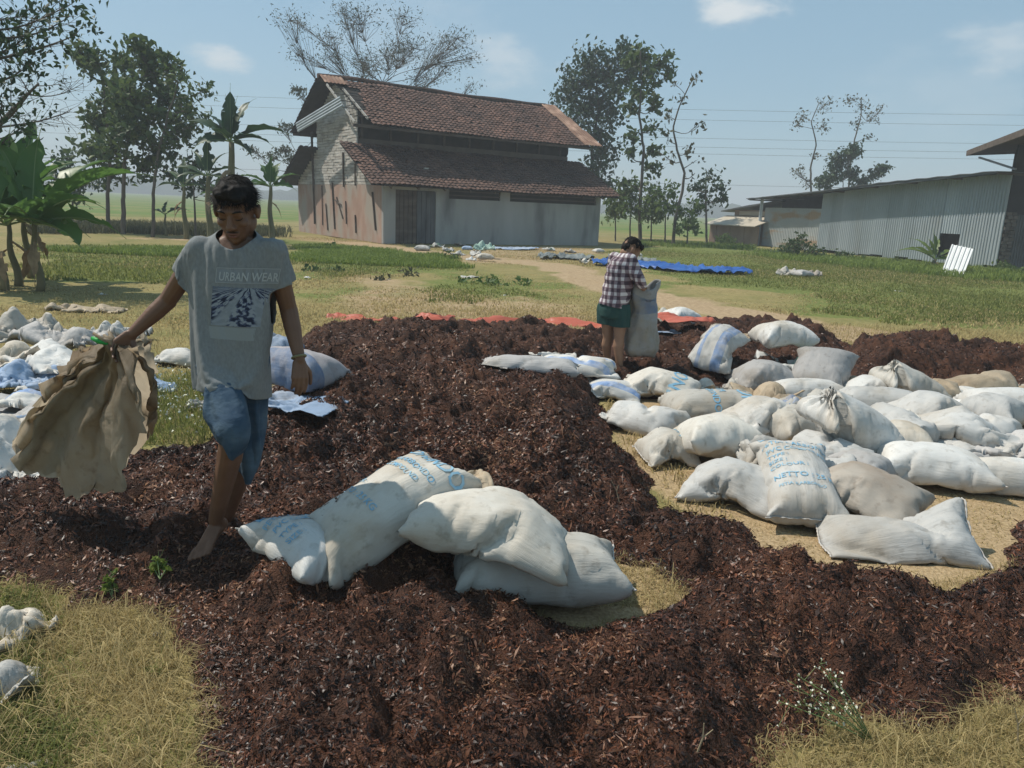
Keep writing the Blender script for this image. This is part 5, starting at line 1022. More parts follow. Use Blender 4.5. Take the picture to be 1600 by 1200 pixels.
MB().box((cur, 0, 1.862), (BL, .16, 2.42)).build('wall', plast, barn)
for (a, b, mt, nb) in ((s1, s2, woodd, 5), (s2, s3, M('dark grey door boards', (.07, .072, .075), (.13, .13, .135), scale=4, rough=.85, stretch=(1, 1, .3)), 4)):
    d = empty('door', (0, 0, 0)); d.parent = barn; w = (b - a) / nb
    for k in range(nb): MB().box((a + k * w + .012, .05 + (k % 2) * .012, .04), (a + (k + 1) * w - .012, .09 + (k % 2) * .012, 2.10)).build('board', mt, d)
    MB().box((a, .091 + .014, 1.0), (b, .13, 1.1)).build('door_rail', woodd, d); MB().box((a, .12, 0), (b, .15, 2.12)).build('door_backing', darki, d)
# end walls (s = 0 lit one, s = BL)
slope1 = (H2 - H1) / (AV + E1)
def low_h(v): return H1 + (v + E1) * slope1 - .06
def up_h(v): m = (H4 - H3) / (BD / 2 - AV + E2); return H3 + (v - (AV - E2)) * m - .08
zb = 2.28
MB().box((0, .162, 0), (.16, BD, zb)).build('end_wall', pink, barn)
MB().box((BL - .16, .162, 0), (BL, BD, zb)).build('end_wall', plast, barn)
MB().box((.162, BD - .16, 0), (BL - .162, BD, zb)).build('rear_wall', plast, barn)
# whitewashed bamboo rows of the gable, laid row over row
gab = MB(); r_ = np.random.RandomState(3); z = zb + .004
def span(z):
    """v range of the gable at height z"""
    if z < H2 + .1: lo = max(0.0, (z + .06 - H1) / slope1 - E1)
    else: lo = AV
    m = (H4 - H3) / (BD / 2 - AV + E2); lo2 = (z + .08 - H3) / m + (AV - E2)
    lo = max(lo, lo2); return lo, BD - lo
while z < H4 - .25:
    a, b = span(z + .11); v = a + .02
    while v < b - .05:
        w = .25 + r_.rand() * .4; e = min(v + w, b - .02); dz = r_.rand() * .012; dx = r_.rand() * .03
        gab.box((.03 - dx, v + .004, z + dz), (.07, e - .004, z + .105 + dz)); v = e
    z += .118
o = gab.build('bamboo_strip', white_w, barn); o['kind'] = 'stuff'
prof = [(zb, span(zb)[0])] + [(z, span(z)[0]) for z in np.linspace(zb + .1, H4 - .15, 14)]
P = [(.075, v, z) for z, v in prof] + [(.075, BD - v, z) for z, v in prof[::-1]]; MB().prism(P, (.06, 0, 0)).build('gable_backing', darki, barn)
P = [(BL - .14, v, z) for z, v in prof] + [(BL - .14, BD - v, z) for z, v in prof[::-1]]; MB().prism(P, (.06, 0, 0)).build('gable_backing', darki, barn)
for px0, py0, px1, py1, w in [(504, 290, 505, 352, .03), (520, 285, 524, 358, .06), (537, 238, 538, 292, .07), (556, 256, 556, 290, .06), (556, 336, 557, 364, .05), (541, 314, 542, 350, .04), (488, 205, 493, 350, .10), (527, 308, 537, 342, .05), (524, 312, 534, 320, .05), (583, 300, 588, 360, .07), (510, 318, 513, 360, .04)]:
    a = ept(px0, py0); b = ept(px1, py1); MB().bar((-.035, a[0], a[1]), (-.03, b[0], b[1]), w, .04).build('post', woodd, barn)
# upper clerestory walls
for v0, sgn in ((AV, 1), (BD - AV, -1)):
    MB().box((.10, v0 + (0 if sgn > 0 else -.10), H2 - .25), (BL - .10, v0 + (.10 if sgn > 0 else 0), H2 + .22)).build('clerestory_board', M('grey brown board', (.10, .08, .07), (.16, .13, .11), scale=2, rough=.9), barn)
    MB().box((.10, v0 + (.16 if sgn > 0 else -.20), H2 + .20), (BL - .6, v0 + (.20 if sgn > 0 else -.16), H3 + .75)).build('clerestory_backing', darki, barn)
    for k in range(9): MB().box((.2 + k * 1.3, v0 + (.02 if sgn > 0 else -.12), H2 + .221), (.3 + k * 1.3, v0 + (.12 if sgn > 0 else -.02), H3 + .55)).build('stud', woodd, barn)
# roofs: underside deck, then row upon row of curved tiles
def slope(name, sA, sB, v0, z0, v1, z1, mat, seed, skip=None, tw=.215, tl=.27, lip=True):
    """eave at (v0, z0), top at (v1, z1)"""
    r = np.random.RandomState(seed); L_ = math.hypot(v1 - v0, z1 - z0); uv_ = np.array([0, (v1 - v0) / L_, (z1 - z0) / L_]); nn = np.array([0, -(z1 - z0) / L_, (v1 - v0) / L_]) * (1 if v1 > v0 else -1)
    if nn[2] < 0: nn = -nn
    dk = MB(); a = np.array([sA + .04, v0, z0]); b = np.array([sB - .04, v0, z0]); t = uv_ * L_
    if skip is None or skip == 'solid': dk.prism([a - nn * .05, b - nn * .05, b + t - nn * .05, a + t - nn * .05], nn * .03); dk.build('roof_deck', darki, roof)
    else:
        ks = skip[1]; dk.prism([a + [ks[0], 0, 0] - nn * .05, b - nn * .05, b + t - nn * .05, a + [ks[1], 0, 0] + t - nn * .05], nn * .03); dk.build('roof_deck', darki, roof)
    nc = int((sB - sA) / tw); nr = int(L_ / (tl * .82)); V = []; F = []
    for c in range(nc):
        for q in range(nr):
            s0 = sA + c * tw; d0 = q * tl * .82 - .05
            if skip and skip != 'solid' and skip[0](s0 - sA, d0 / L_): continue
            if r.rand() < .006: continue
            j = r.randn(3) * .008; lift = .018 * (1 + r.rand() * .6); k = len(V)
            for e, (dd, h0) in enumerate(((d0, lift + .03), (d0 + tl, .012))):
                for u_, h in ((0, .012), (.28, .045), (.6, .045), (.82, .008), (1.04, .012)):
                    V.append(np.array([s0 + u_ * tw + j[0], v0, z0]) + uv_ * (dd + j[1]) + nn * (h + h0 + j[2] * .6 + sag(s0, dd)))
            for i in range(4): F.append((k + i, k + i + 1, k + 6 + i, k + 5 + i) if v1 > v0 else (k + i, k + 5 + i, k + 6 + i, k + i + 1))
            F += [(k, k + 1, k + 2, k + 3)]
    o = mesh('roof_tile', V, F, mat, roof); o['kind'] = 'stuff'; return o
def sag(s, d): return .03 * math.sin(s * .55 + 1) + .02 * math.sin(s * 1.7 + d) - .02
roof = empty('roof'); roof.parent = barn
slope('r', -OL, BL + ORR, -E1, H1, AV, H2, tile_m, 5)
slope('r', -OL, BL + ORR, BD + E1, H1, BD - AV, H2, tile_m, 6)
slope('r', -OU + .25, BL + ORU, AV - E2, H3, BD / 2, H4, tile_hi, 7, skip=(lambda s, t: s < .55 + 1.0 * max(0, t - .15) * (t < .78) + (t >= .78) * .1, (.9, .25)))
slope('r', -OU, BL + ORU, BD - AV + E2, H3, BD / 2, H4, tile_hi, 8)
rd = MB()
for k in range(int((BL + OU + ORU) / .3)):
    s0 = -OU + k * .3; rd.tube([(s0, BD / 2, H4 + .05 + sag(s0, 0)), (s0 + .33, BD / 2, H4 + .065 + sag(s0 + .3, 0))], [.10, .085], 6)
o = rd.build('ridge_tile', tile_m, roof); o['kind'] = 'stuff'
def on_up(s, t, off=.10):
    v = AV - E2 + (BD / 2 - AV + E2) * t; z = H3 + (H4 - H3) * t; return np.array([s, v, z + off])
for (sa, sb, ta, tb, nm, mt) in [(-OU + .05, -OU + 1.05, .80, .97, 'rusty_sheet', rust), (BL + ORU - .55, BL + ORU + .38, .66, 1.0, 'rusty_sheet', rust), (BL + ORU - .42, BL + ORU + .5, .33, .68, 'rusty_sheet', rust), (BL + ORU - .5, BL + ORU + .62, -.03, .35, 'rusty_sheet', rust)]:
    V = []; n = 12
    for k in range(n + 1):
        s = sa + (sb - sa) * k / n; h = .03 * (k % 2)
        V += [on_up(s, ta, .12 + h), on_up(s, tb, .12 + h)]
    o = mesh(nm, V, [(2 * k, 2 * k + 2, 2 * k + 3, 2 * k + 1) for k in range(n)], mt, roof); md = o.modifiers.new('t', 'SOLIDIFY'); md.thickness = .01
palew = M('pale batten', (.45, .42, .38), (.35, .32, .28), scale=9, rough=.9)
MB().bar(on_up(-OU + .12, .80, .04), on_up(-OU + .12, .0, .04), .06, .08).build('rafter', palew, roof)
MB().bar(on_up(-OU + .75, .74, .05), on_up(-OU + .85, .1, .05), .06, .08).build('rafter', palew, roof)
for k in range(5): MB().bar(on_up(-OU + .1, .12 + k * .15, .09), on_up(-OU + 1.5, .12 + k * .15, .09), .04, .03).build('batten', woodd, roof)
for k in range(10): MB().bar((k * 1.2 + .1, -E1 + .06, H1 - .09), (k * 1.2 + .1, AV, H2 - .10), .07, .10).build('rafter', woodd, roof)
for v, z in ((AV - E2 + .08, H3 - .07), (BD / 2, H4 - .12), (BD - AV + E2 - .08, H3 - .07)): MB().bar((-OU + .1, v, z), (BL + ORU - .1, v, z), .10, .12).build('purlin', woodd, roof)
a = ept(492, 203); b = ept(553, 163); a = np.array([-.95, a[0] - .3, a[1]]); b = np.array([-.75, b[0] - .5, b[1] + .0]); up = np.array([0, -.30, -.42])
V = []; 
for k in range(9): q = a + up * (k / 8 - .5) + [-.025 * (k % 2), 0, 0]; V += [q, q + (b - a)]
o = mesh('loose_tin_sheet', V, [(2 * k, 2 * k + 2, 2 * k + 3, 2 * k + 1) for k in range(8)], galv, barn); md = o.modifiers.new('t', 'SOLIDIFY'); md.thickness = .008
mesh('floor', [(0.2, .2, .03), (BL - .2, .2, .03), (BL - .2, BD - .2, .03), (.2, BD - .2, .03)], [(0, 1, 2, 3)], darki, barn)
for i in range(9):
    r = random.random(); p = np.array([.3 + i * .35 + r, .2 + (i % 3) * .5, 0]); v = p[1]; z = H1 + (v + E1) * slope1
    if i in (2, 4, 7): MB().box((p[0] - .08, v - .05, z + .07), (p[0] + .1, v + .06, z + .13)).build('loose_tile', palew if i == 4 else tile_hi, barn)

# ------------------------------------------------------------------ the long tin shed
tin = M('galvanised sheet', (.34, .38, .40), (.42, .46, .48), scale=1.2, rough=.5, metallic=.25, rand=.10, c3=(.30, .31, .30), s3=1.0, t3=(.55, .8), stretch=(1, 1, .35))
tinr = M('rust stained sheet', (.40, .42, .42), (.46, .47, .45), scale=1.4, rough=.6, metallic=.1, rand=.08, c3=(.42, .30, .20), s3=.9, t3=(.52, .62), stretch=(.5, 1, 1.6)); tind = M('dark and shaded tin', (.09, .095, .10), (.14, .15, .155), scale=1.5, rough=.6, metallic=.2, rand=.1)
def wall_frame(pA, pB):
    a = gp(*pA); b = gp(*pB); d = b - a; L_ = np.linalg.norm(d[:2]); return a, b, L_, math.atan2(d[1], d[0])
a, b, SL, ang = wall_frame((1182, 383), (1556, 421)); shed = empty('shed', a, ang); tag(shed, 'long grey corrugated tin shed with a small dark window opening', 'shed')
ux = np.array([math.cos(ang), math.sin(ang), 0]); uy = np.array([-math.sin(ang), math.cos(ang), 0])   # +uy points away (right) of the camera side?
if (CAM - a) @ uy > 0: cs = 1
else: cs = -1
def spt(px, py):
    d = ray(px, py); t = ((a - CAM) @ uy) / (d @ uy); p = CAM + d * t - a; return p @ ux, p[2]
top = lambda s: np.interp(s, [0, spt(1280, 303)[0], spt(1400, 287)[0], SL], [spt(1184, 311)[1], spt(1280, 303)[1], spt(1400, 287)[1], spt(1556, 270)[1]])
def sheet(s0, s1, z0, z1a, z1b, mat, parent, y=0.0, pitch=.145, name='metal_sheet', depth=.035, cs=1):
    n = max(2, int(round((s1 - s0) / pitch))); V = []; F = []
    for k in range(n):
        for u_, h in ((0, 0), (.38, 0), (.5, 1), (.88, 1)):
            s = s0 + (k + u_) * (s1 - s0) / n; zt = z1a + (z1b - z1a) * (s - s0) / (s1 - s0); V += [(s, y + cs * h * depth, z0), (s, y + cs * h * depth, zt)]
    V += [(s1, y, z0), (s1, y, z1b)]
    return mesh(name, V, [(2 * k, 2 * k + 2, 2 * k + 3, 2 * k + 1) for k in range(len(V) // 2 - 1)], mat, parent)
sL = spt(1282, 340)[0]; w0, w1 = spt(1467, 380)[0], spt(1498, 380)[0]; wz0, wz1 = spt(1482, 404)[1], spt(1482, 365)[1]
s_p = spt(1192, 340)[0]
sheet(0, s_p, 0, top(0) - .02, top(s_p) - .02, tin, shed, y=cs * .06, cs=cs)
zl = spt(1230, 325)[1]
for k in range(5):
    q0 = s_p + (sL - s_p) * k / 5; q1 = s_p + (sL - s_p) * (k + 1) / 5
    sheet(q0, q1, 0, zl, zl, tinr, shed, y=-cs * .10, cs=cs)
sw = .80; s = sL; k = 0
while s < SL - .05:
    e = min(s + sw, SL); r = RNG.rand() * .01
    if e <= w0 or s >= w1: sheet(s, e, .03 + RNG.rand() * .12, top(s) - .03, top(e) - .03, tin, shed, y=cs * (.004 * (k % 2) + r), cs=cs)
    else:
        if s < w0 - .05: sheet(s, w0, .05, top(s) - .03, top(w0) - .03, tin, shed, y=cs * .002, cs=cs)
        q0, q1 = max(s, w0), min(e, w1)
        sheet(q0, q1, wz1, top(q0) - .03, top(q1) - .03, tin, shed, y=cs * .002, cs=cs); sheet(q0, q1, .05, wz0, wz0, tin, shed, y=cs * .002, cs=cs)
        if e > w1 + .05: sheet(w1, e, .05, top(w1) - .03, top(e) - .03, tin, shed, y=cs * .002, cs=cs)
    s = e; k += 1
MB().box((w0 - .3, -cs * .45 if cs > 0 else .45, wz0 - .3), (w1 + .3, -cs * .5 if cs > 0 else .5, wz1 + .3)).build('inner_wall', darki, shed)  # dark panel behind the window carries the shade of the opening
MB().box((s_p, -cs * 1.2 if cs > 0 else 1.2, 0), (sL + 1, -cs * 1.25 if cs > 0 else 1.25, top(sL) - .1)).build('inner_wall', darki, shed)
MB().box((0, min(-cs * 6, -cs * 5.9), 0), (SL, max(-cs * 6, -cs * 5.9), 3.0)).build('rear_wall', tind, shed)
n = 30; V = []
for i in range(n + 1):
    s = -.3 + (SL + .3) * i / n; z = top(s); 
    for y, dz in ((cs * .85, -.0), (0, .03), (-cs * 6.2, -.1)): V.append((s, y, z + dz + (.03 if i % 2 else 0)))
o = mesh('roof', V, [(3 * i + j, 3 * i + 3 + j, 3 * i + 4 + j, 3 * i + 1 + j) for i in range(n) for j in range(2)], tind, shed); md = o.modifiers.new('t', 'SOLIDIFY'); md.thickness = .03
for i in range(8): s = SL * i / 7; MB().bar((s, cs * .8, top(s) - .07), (s, -cs * 1.2, top(s) - .07), .06, .08).build('rafter', woodd, shed)
MB().bar((-.2, cs * .78, top(0) - .04), (SL, cs * .78, top(SL) - .04), .05, .08).build('fascia', tind, shed)
# brown lean-to at the far left end of the shed
a2, b2, L2, ang2 = wall_frame((1107, 378), (1183, 384)); lt = empty('lean_to', a2, ang2); tag(lt, 'low brown lean-to with mud coloured walls at the left end of the tin shed', 'shed')
mud = M('mud brown boards', (.26, .17, .13), (.36, .26, .20), scale=1.2, rough=.95, stretch=(1, 1, .6)); pal = M('dusty fibre sheet', (.42, .37, .29), (.50, .44, .35), scale=2, rough=.9)
zt = at(1140, 352, a2[1])[2]; nb = 7
for k in range(nb): MB().box((L2 * k / nb + .01, .0 + .02 * (k % 2), 0), (L2 * (k + 1) / nb - .01, .05 + .02 * (k % 2), zt)).build('wall_board', mud, lt)
zr = at(1140, 338, a2[1])[2]; zr2 = at(1140, 327, a2[1])[2]
MB().prism([(-.1, -.5, zt), (L2 + .1, -.5, zt), (L2 + .1, 1.6, zr), (-.1, 1.6, zr)], (0, 0, .05)).build('lower_roof', pal, lt)
MB().box((.4, 1.7, 0), (L2, 1.75, zr2)).build('upper_wall', mud, lt); MB().box((.8, 1.64, zr + .1), (L2, 1.69, zr + .35)).build('board', pal, lt)
MB().prism([(-.3, 1.2, zr2 - .15), (L2 * .5, 1.2, zr2 + .25), (L2 + .3, 1.2, zr2 + .55), (L2 + .3, 4, zr2 + .5), (L2 * .5, 4, zr2 + .2), (-.3, 4, zr2 - .2)], (0, 0, .05)).build('upper_roof', tind, lt)
MB().box((0, 4, 0), (L2, 4.05, zr2)).build('rear_wall', mud, lt)
MB().box((0, .06, 0), (.05, 4, zt)).build('side_wall', mud, lt)
# tall dark building cut by the right edge
c = gp(1558, 421); hall = empty('hall', c, R(8)); tag(hall, 'tall dark hall with overhanging roof at the right edge, brick pillar at its corner', 'building')
brick = M('dark brick', (.10, .085, .075), (.20, .17, .15), scale=5, rough=.95, rand=.25); hz_ = at(1560, 330, c[1])[2]
for k in range(int(hz_ / .14)):
    off = .06 * ((k % 2)) + .03 * random.random()
    for q in range(2): MB().box((.02 - off + q * .22, -.06 - .02 * random.random(), k * .14 + .01), (.22 - off + q * .22, .2, k * .14 + .13)).build('brick', brick, hall)
for k in range(9): sheet(.42 + k * .85, .42 + (k + 1) * .85, .05, hz_ - .1, hz_ - .1, tind, hall, y=.0, cs=-1, pitch=.12)  # hall wall tin: shade on this side is put into its dark colour
ZS = 4.6
def hl(p): p = np.array(p) - c; return np.array([p[0] * math.cos(R(8)) + p[1] * math.sin(R(8)), -p[0] * math.sin(R(8)) + p[1] * math.cos(R(8)), p[2]])
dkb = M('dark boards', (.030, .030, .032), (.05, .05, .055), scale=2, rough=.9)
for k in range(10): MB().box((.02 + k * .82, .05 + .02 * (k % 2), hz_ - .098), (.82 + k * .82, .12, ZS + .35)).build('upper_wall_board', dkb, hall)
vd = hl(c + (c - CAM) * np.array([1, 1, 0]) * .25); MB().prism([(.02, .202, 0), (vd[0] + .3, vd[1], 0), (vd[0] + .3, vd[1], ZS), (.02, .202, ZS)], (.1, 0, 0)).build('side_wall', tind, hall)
A0 = hl(gp(1511, 241, ZS)); A1 = hl(gp(1650, 190, ZS)); rr_ = M('dark red roof', (.05, .035, .035), (.09, .06, .055), scale=2, rough=.85)
A2_ = A1 + np.array([9, 2, .9]); A3_ = A0 + np.array([9.5, 4, .9])
MB().prism([A0, A1, A2_, A3_], (0, 0, .12)).build('roof', rr_, hall)
MB().bar(A0 + [0, 0, .04], A1 + [0, 0, .04], .05, .22).build('fascia', woodd, hall); MB().bar(A0 + [0, .02, .04], A3_ + [0, .02, .04], .05, .2).build('barge_board', woodd, hall)
sp_ = hl(gp(1530, 246, ZS - .1)); MB().bar(sp_, np.array([.0, -.02, ZS - .75]), .07, .07).build('brace', M('pale steel', (.3, .32, .33), rough=.5), hall)
# white sheet propped against the shed
p0 = gp(1470, 428); p1 = gp(1505, 432); zt3 = at(1495, 384, p0[1] + .6)[2]; lean = empty('roofing_sheet', p0, 0); tag(lean, 'white ribbed roofing sheet leaning under the window of the tin shed', 'sheet'); V = []
dx = np.array(p1 - p0); tp = np.array(at(1487, 382, p0[1] + .7)) - p0; n = 5; whs = M('white ribbed sheet', (.60, .62, .62), (.70, .71, .70), scale=3, rough=.45)
lf = tp; rt = np.array(at(1521, 389, p1[1] + .7)) - p0
for k in range(n): 
    V = []
    for u_, h in ((0, 0), (.10, .05), (.22, .05), (.30, 0), (.98, 0)):
        u = (k + u_) / n; V += [dx * u + np.array([-.2, -1, .4]) * h, lf + (rt - lf) * u + np.array([-.2, -1, .4]) * h]
    o = mesh('panel', V, [(2 * i, 2 * i + 2, 2 * i + 3, 2 * i + 1) for i in range(4)], whs, lean); md = o.modifiers.new('t', 'SOLIDIFY'); md.thickness = .012
# ------------------------------------------------------------------ leaves as many small folded blades
def leaf_cloud(C, length, width, r, droop=.3, shape='diamond', fold=.25):
    n = len(C); d = r.randn(n, 3); d[:, 2] -= droop * 1.5; d /= np.linalg.norm(d, axis=1)[:, None]; nn = np.cross(d, r.randn(n, 3)); nn /= np.linalg.norm(nn, axis=1)[:, None] + 1e-9; w = np.cross(d, nn)
    L_ = (length * (.6 + .8 * r.rand(n)))[:, None]; Wd = L_ * (width / length)
    P = np.stack([C - d * L_ / 2, C + w * Wd / 2 + nn * Wd * fold, C - w * Wd / 2 + nn * Wd * fold, C + d * L_ / 2 - np.array([0, 0, 1]) * L_ * .1], 1).reshape(-1, 3)
    b = np.arange(n)[:, None] * 4; return P, np.concatenate([b + [0, 1, 3], b + [0, 3, 2]], 0)
LM = dict(teak=leafmat('broad leaf', (.040, .078, .026), (.115, .160, .052)), dark=leafmat('dark leaf', (.024, .052, .024), (.060, .100, .040), .3), dry=leafmat('olive leaf', (.055, .060, .028), (.12, .11, .055), .3), lime=leafmat('light green leaf', (.07, .13, .03), (.15, .20, .06), .4), fine=leafmat('feathery leaf', (.045, .060, .035), (.09, .10, .055), .3))
bark = M('bark', (.075, .060, .048), (.17, .145, .12), scale=4, rough=.95, bump=.6, bscale=18, stretch=(1, 1, .3)); barkd = M('dark bark', (.03, .025, .02), (.08, .065, .05), scale=4, rough=.95, bump=.5, bscale=18, stretch=(1, 1, .3))
def tree(base, Y, trunk, blobs, label, leaf='teak', ll=.22, lw=.13, twigs=14, per=7, rad=.12, name='tree', group=None, seed=0, bk=None, spread=.35, depth=1.0, droop=.3, flat=1.0, twigr=.012, limbs=True):
    """trunk: pixel polyline from the foot up; blobs: (px, py, radius in px) foliage masses reached by limbs"""
    r = np.random.RandomState(seed); sc = 1.0 / (FPX / Y); bp = np.array(at(base[0], base[1], Y)); bp[2] = 0; o = empty(name, bp)
    tp = [np.array([0, 0, -.1])] + [np.array(at(p[0], p[1], Y)) - bp + np.array([0, r.randn() * .05 * Y / 30, 0]) for p in trunk]
    pts = []; n = 26
    for k in range(n + 1):
        t = k / n * (len(tp) - 1); i = min(int(t), len(tp) - 2); f = t - i; f = f * f * (3 - 2 * f) * .5 + f * .5; pts.append(tp[i] * (1 - f) + tp[i + 1] * f + r.randn(3) * rad * .10)
    mb = MB(); mb.tube(pts, [rad * (1.25 if k == 0 else 1 - .72 * k / n) for k in range(n + 1)], 7); C = []
    for (px, py, br) in blobs:
        br = br * sc; c = np.array(at(px, py, Y)) - bp + np.array([0, (r.rand() - .5) * 2 * depth * max(br, .4), 0])
        best = None
        for k, p in enumerate(pts[6:]):
            d = np.linalg.norm(c - p) + max(0, p[2] - c[2] + .25 * np.linalg.norm((c - p)[:2])) * 2.2
            if best is None or d < best[0]: best = (d, k + 6, p)
        p = best[2]; rr = rad * (1 - .72 * best[1] / n) * .55; m = 7; side = r.randn(3) * np.linalg.norm(c - p) * .10; lp = [p + (c - p) * (q / m) + side * math.sin(q / m * math.pi) + np.array([0, 0, -.12 * np.linalg.norm(c - p) * math.sin(q / m * math.pi)]) for q in range(m + 1)]
        if limbs: mb.tube(lp, [max(twigr, rr * (1 - .75 * q / m)) for q in range(m + 1)], 5)
        nt_ = max(3, int(twigs * (br / .8) ** 1.3))
        for _ in range(nt_):
            v = r.randn(3); v /= np.linalg.norm(v); e = c + v * br * (r.rand() ** .45) * np.array([1, 1, flat]); s = lp[r.randint(m - 3, m + 1)]
            k3 = s * .4 + e * .6 + r.randn(3) * br * .08; mb.tube([s, k3, e], [twigr, twigr * .7, twigr * .35], 3, caps=False)
            kk = max(1, int(per * (.5 + r.rand()))); C.append(e + r.randn(kk, 3) * spread * .5 * np.array([1, 1, .7])); 
            if per > 3: C.append(k3 + r.randn(max(1, kk // 3), 3) * spread * .5)
    tr = mb.build('trunk', bk or bark, o, True); 
    if C:
        C = np.concatenate(C); P, F = leaf_cloud(C, ll, lw, r, droop); cr = bigmesh('crown', P, F, LM[leaf], o); cr['kind'] = 'stuff'
    tag(o, label, 'tree' if name.endswith('tree') else 'bush', group); return o
GT = 'trees standing around the yard'
tree((-75, 480), 13, [(-60, 300), (-40, 150), (-30, 40), (-20, -60)], [(20, 20, 70), (60, 45, 60), (95, 20, 45), (10, 90, 60), (60, 100, 40), (-40, 60, 90), (120, 10, 30), (15, 160, 60), (70, 150, 50), (130, 60, 25), (-30, 160, 70), (20, 215, 22), (-60, -40, 90)], 'big half bare tree reaching in from the upper left corner', 'dark', .11, .06, 24, 6, .09, seed=2, group=GT, spread=.35, twigr=.006)
tree((-75, 480), 15, [(-50, 250), (20, 170), (60, 130)], [(95, 125, 40), (110, 175, 45), (70, 190, 40), (130, 130, 25), (40, 130, 40)], 'leafless grey branches below the upper left tree', 'dry', .06, .03, 30, 0, .07, seed=3, group=GT, twigr=.005, name='bare_tree')
tree((168, 352), 31, [(168, 300), (172, 240), (165, 170), (160, 110)], [(150, 100, 26), (165, 140, 34), (200, 100, 26), (150, 190, 30), (140, 235, 26), (185, 190, 30), (170, 270, 22), (130, 80, 16), (205, 150, 26)], 'broad leaved tree left of the tall one by the fields', 'teak', .26, .16, 27, 8, .085, seed=4, group=GT)
tree((192, 360), 30, [(192, 310), (195, 250), (205, 180), (225, 120)], [(230, 105, 30), (215, 150, 36), (255, 150, 34), (240, 190, 36), (205, 215, 34), (270, 195, 28), (250, 235, 26), (215, 80, 20), (260, 95, 24), (225, 260, 20), (180, 240, 22)], 'tall broad leaved tree in the middle of the left group', 'teak', .26, .16, 28, 8, .095, seed=5, group=GT)
tree((238, 362), 29, [(240, 300), (246, 240), (262, 180), (280, 130)], [(285, 130, 24), (300, 165, 22), (275, 170, 26), (315, 190, 16), (265, 215, 22), (320, 140, 14)], 'slender tree with feathery top left of the tall banana plant', 'teak', .22, .10, 20, 7, .07, seed=6, group=GT)
tree((112, 350), 34, [(112, 310), (116, 270)], [(110, 255, 26), (140, 285, 22), (90, 280, 24), (120, 300, 18)], 'small dark tree behind the left banana plants', 'dark', .2, .12, 24, 8, .06, seed=7, group=GT)
tree((305, 360), 29, [(304, 320), (300, 270)], [(300, 255, 20), (322, 290, 18), (285, 290, 18), (345, 300, 14), (270, 270, 16)], 'low bushy tree between the banana stems', 'dark', .2, .12, 22, 8, .05, seed=8, group=GT)
tree((600, 330), 47, [(600, 260), (600, 180), (598, 130)], [(470, 45, 29), (510, 50, 35), (540, 25, 29), (575, 45, 37), (620, 60, 35), (650, 80, 35), (690, 55, 35), (720, 75, 29), (740, 100, 21), (600, 85, 40), (560, 90, 35), (660, 115, 29), (700, 110, 29), (520, 90, 29), (480, 95, 18), (640, 40, 27), (585, 115, 32), (735, 130, 13), (460, 30, 13)], 'wide umbrella shaped thinly leaved tree rising behind the barn roof', 'fine', .16, .05, 26, 4, .14, seed=9, group=GT, flat=.55, spread=.6, twigr=.014, depth=2.5, droop=0)
tree((470, 350), 46, [(470, 300), (465, 240)], [(450, 200, 12), (440, 235, 14), (462, 140, 12), (425, 245, 8), (455, 250, 12), (400, 235, 7)], 'few leafy branches showing left of the barn gable', 'fine', .2, .08, 30, 9, .06, seed=10, group=GT, flat=.4, twigr=.015)
tree((925, 350), 50, [(925, 300), (925, 230), (935, 170), (930, 110)], [(925, 95, 34), (905, 125, 34), (950, 115, 36), (985, 100, 30), (1000, 110, 24), (885, 145, 26), (925, 160, 34), (900, 180, 24), (955, 175, 26), (935, 205, 28), (945, 235, 26), (930, 265, 24), (945, 285, 18), (965, 145, 24), (915, 215, 20), (975, 75, 12)], 'dense dark green tree to the right of the barn roof', 'dark', .27, .17, 26, 7, .16, seed=11, group=GT, bk=barkd, spread=.5, depth=.8)
tree((1000, 375), 42, [(1000, 330), (1003, 280), (1006, 230), (998, 180), (1003, 130), (1000, 80)], [(1005, 85, 18), (1035, 95, 16), (1045, 115, 12), (1020, 120, 16), (985, 95, 14), (1000, 140, 18), (1025, 165, 16), (985, 170, 14), (1020, 200, 14), (990, 215, 12), (1025, 235, 12), (985, 240, 10), (1020, 262, 12), (980, 285, 12)], 'tall slim broad leaved tree right of the dense dark tree', 'teak', .34, .20, 22, 5, .11, seed=12, group=GT, spread=.4)
tree((1052, 380), 40, [(1055, 340), (1066, 300), (1070, 270), (1058, 235), (1052, 200), (1062, 165), (1082, 125)], [(1085, 122, 12), (1070, 150, 12), (1045, 180, 10), (1088, 195, 10), (1080, 230, 12), (1040, 220, 10), (1045, 250, 12), (1090, 250, 8), (1055, 130, 8), (1088, 270, 8)], 'thin crooked tree with scattered leaves beside the slim one', 'dry', .26, .15, 16, 3, .09, seed=13, group=GT)
tree((1105, 378), 43, [(1104, 330), (1103, 290), (1105, 268)], [(1105, 275, 16), (1120, 292, 16), (1092, 295, 16), (1128, 310, 12), (1105, 315, 16), (1090, 325, 10)], 'small dark tree left of the brown lean-to', 'dark', .24, .14, 20, 6, .07, seed=14, group=GT)
for i, (px, py, t, r_, lb) in enumerate([(962, 372, 300, 17, 'light green sapling nearest the barn corner'), (985, 370, 290, 19, 'light green sapling second from the barn corner'), (1018, 372, 300, 20, 'round light green sapling between the two slim trunks'), (1040, 374, 296, 18, 'light green sapling beside the crooked trunk'), (1075, 374, 320, 14, 'low light green sapling right of the crooked trunk')]):
    tree((px, py), 44 - i, [(px, t + 40), (px + 3, t + 12)], [(px - 8, t + 8, r_ * .8), (px + 9, t, r_ * .8), (px, t + 22, r_), (px + 8, t + 34, r_ * .7), (px - 10, t + 34, r_ * .7)], lb, 'lime', .24, .14, 20, 7, .05, seed=20 + i, group='saplings right of the barn')
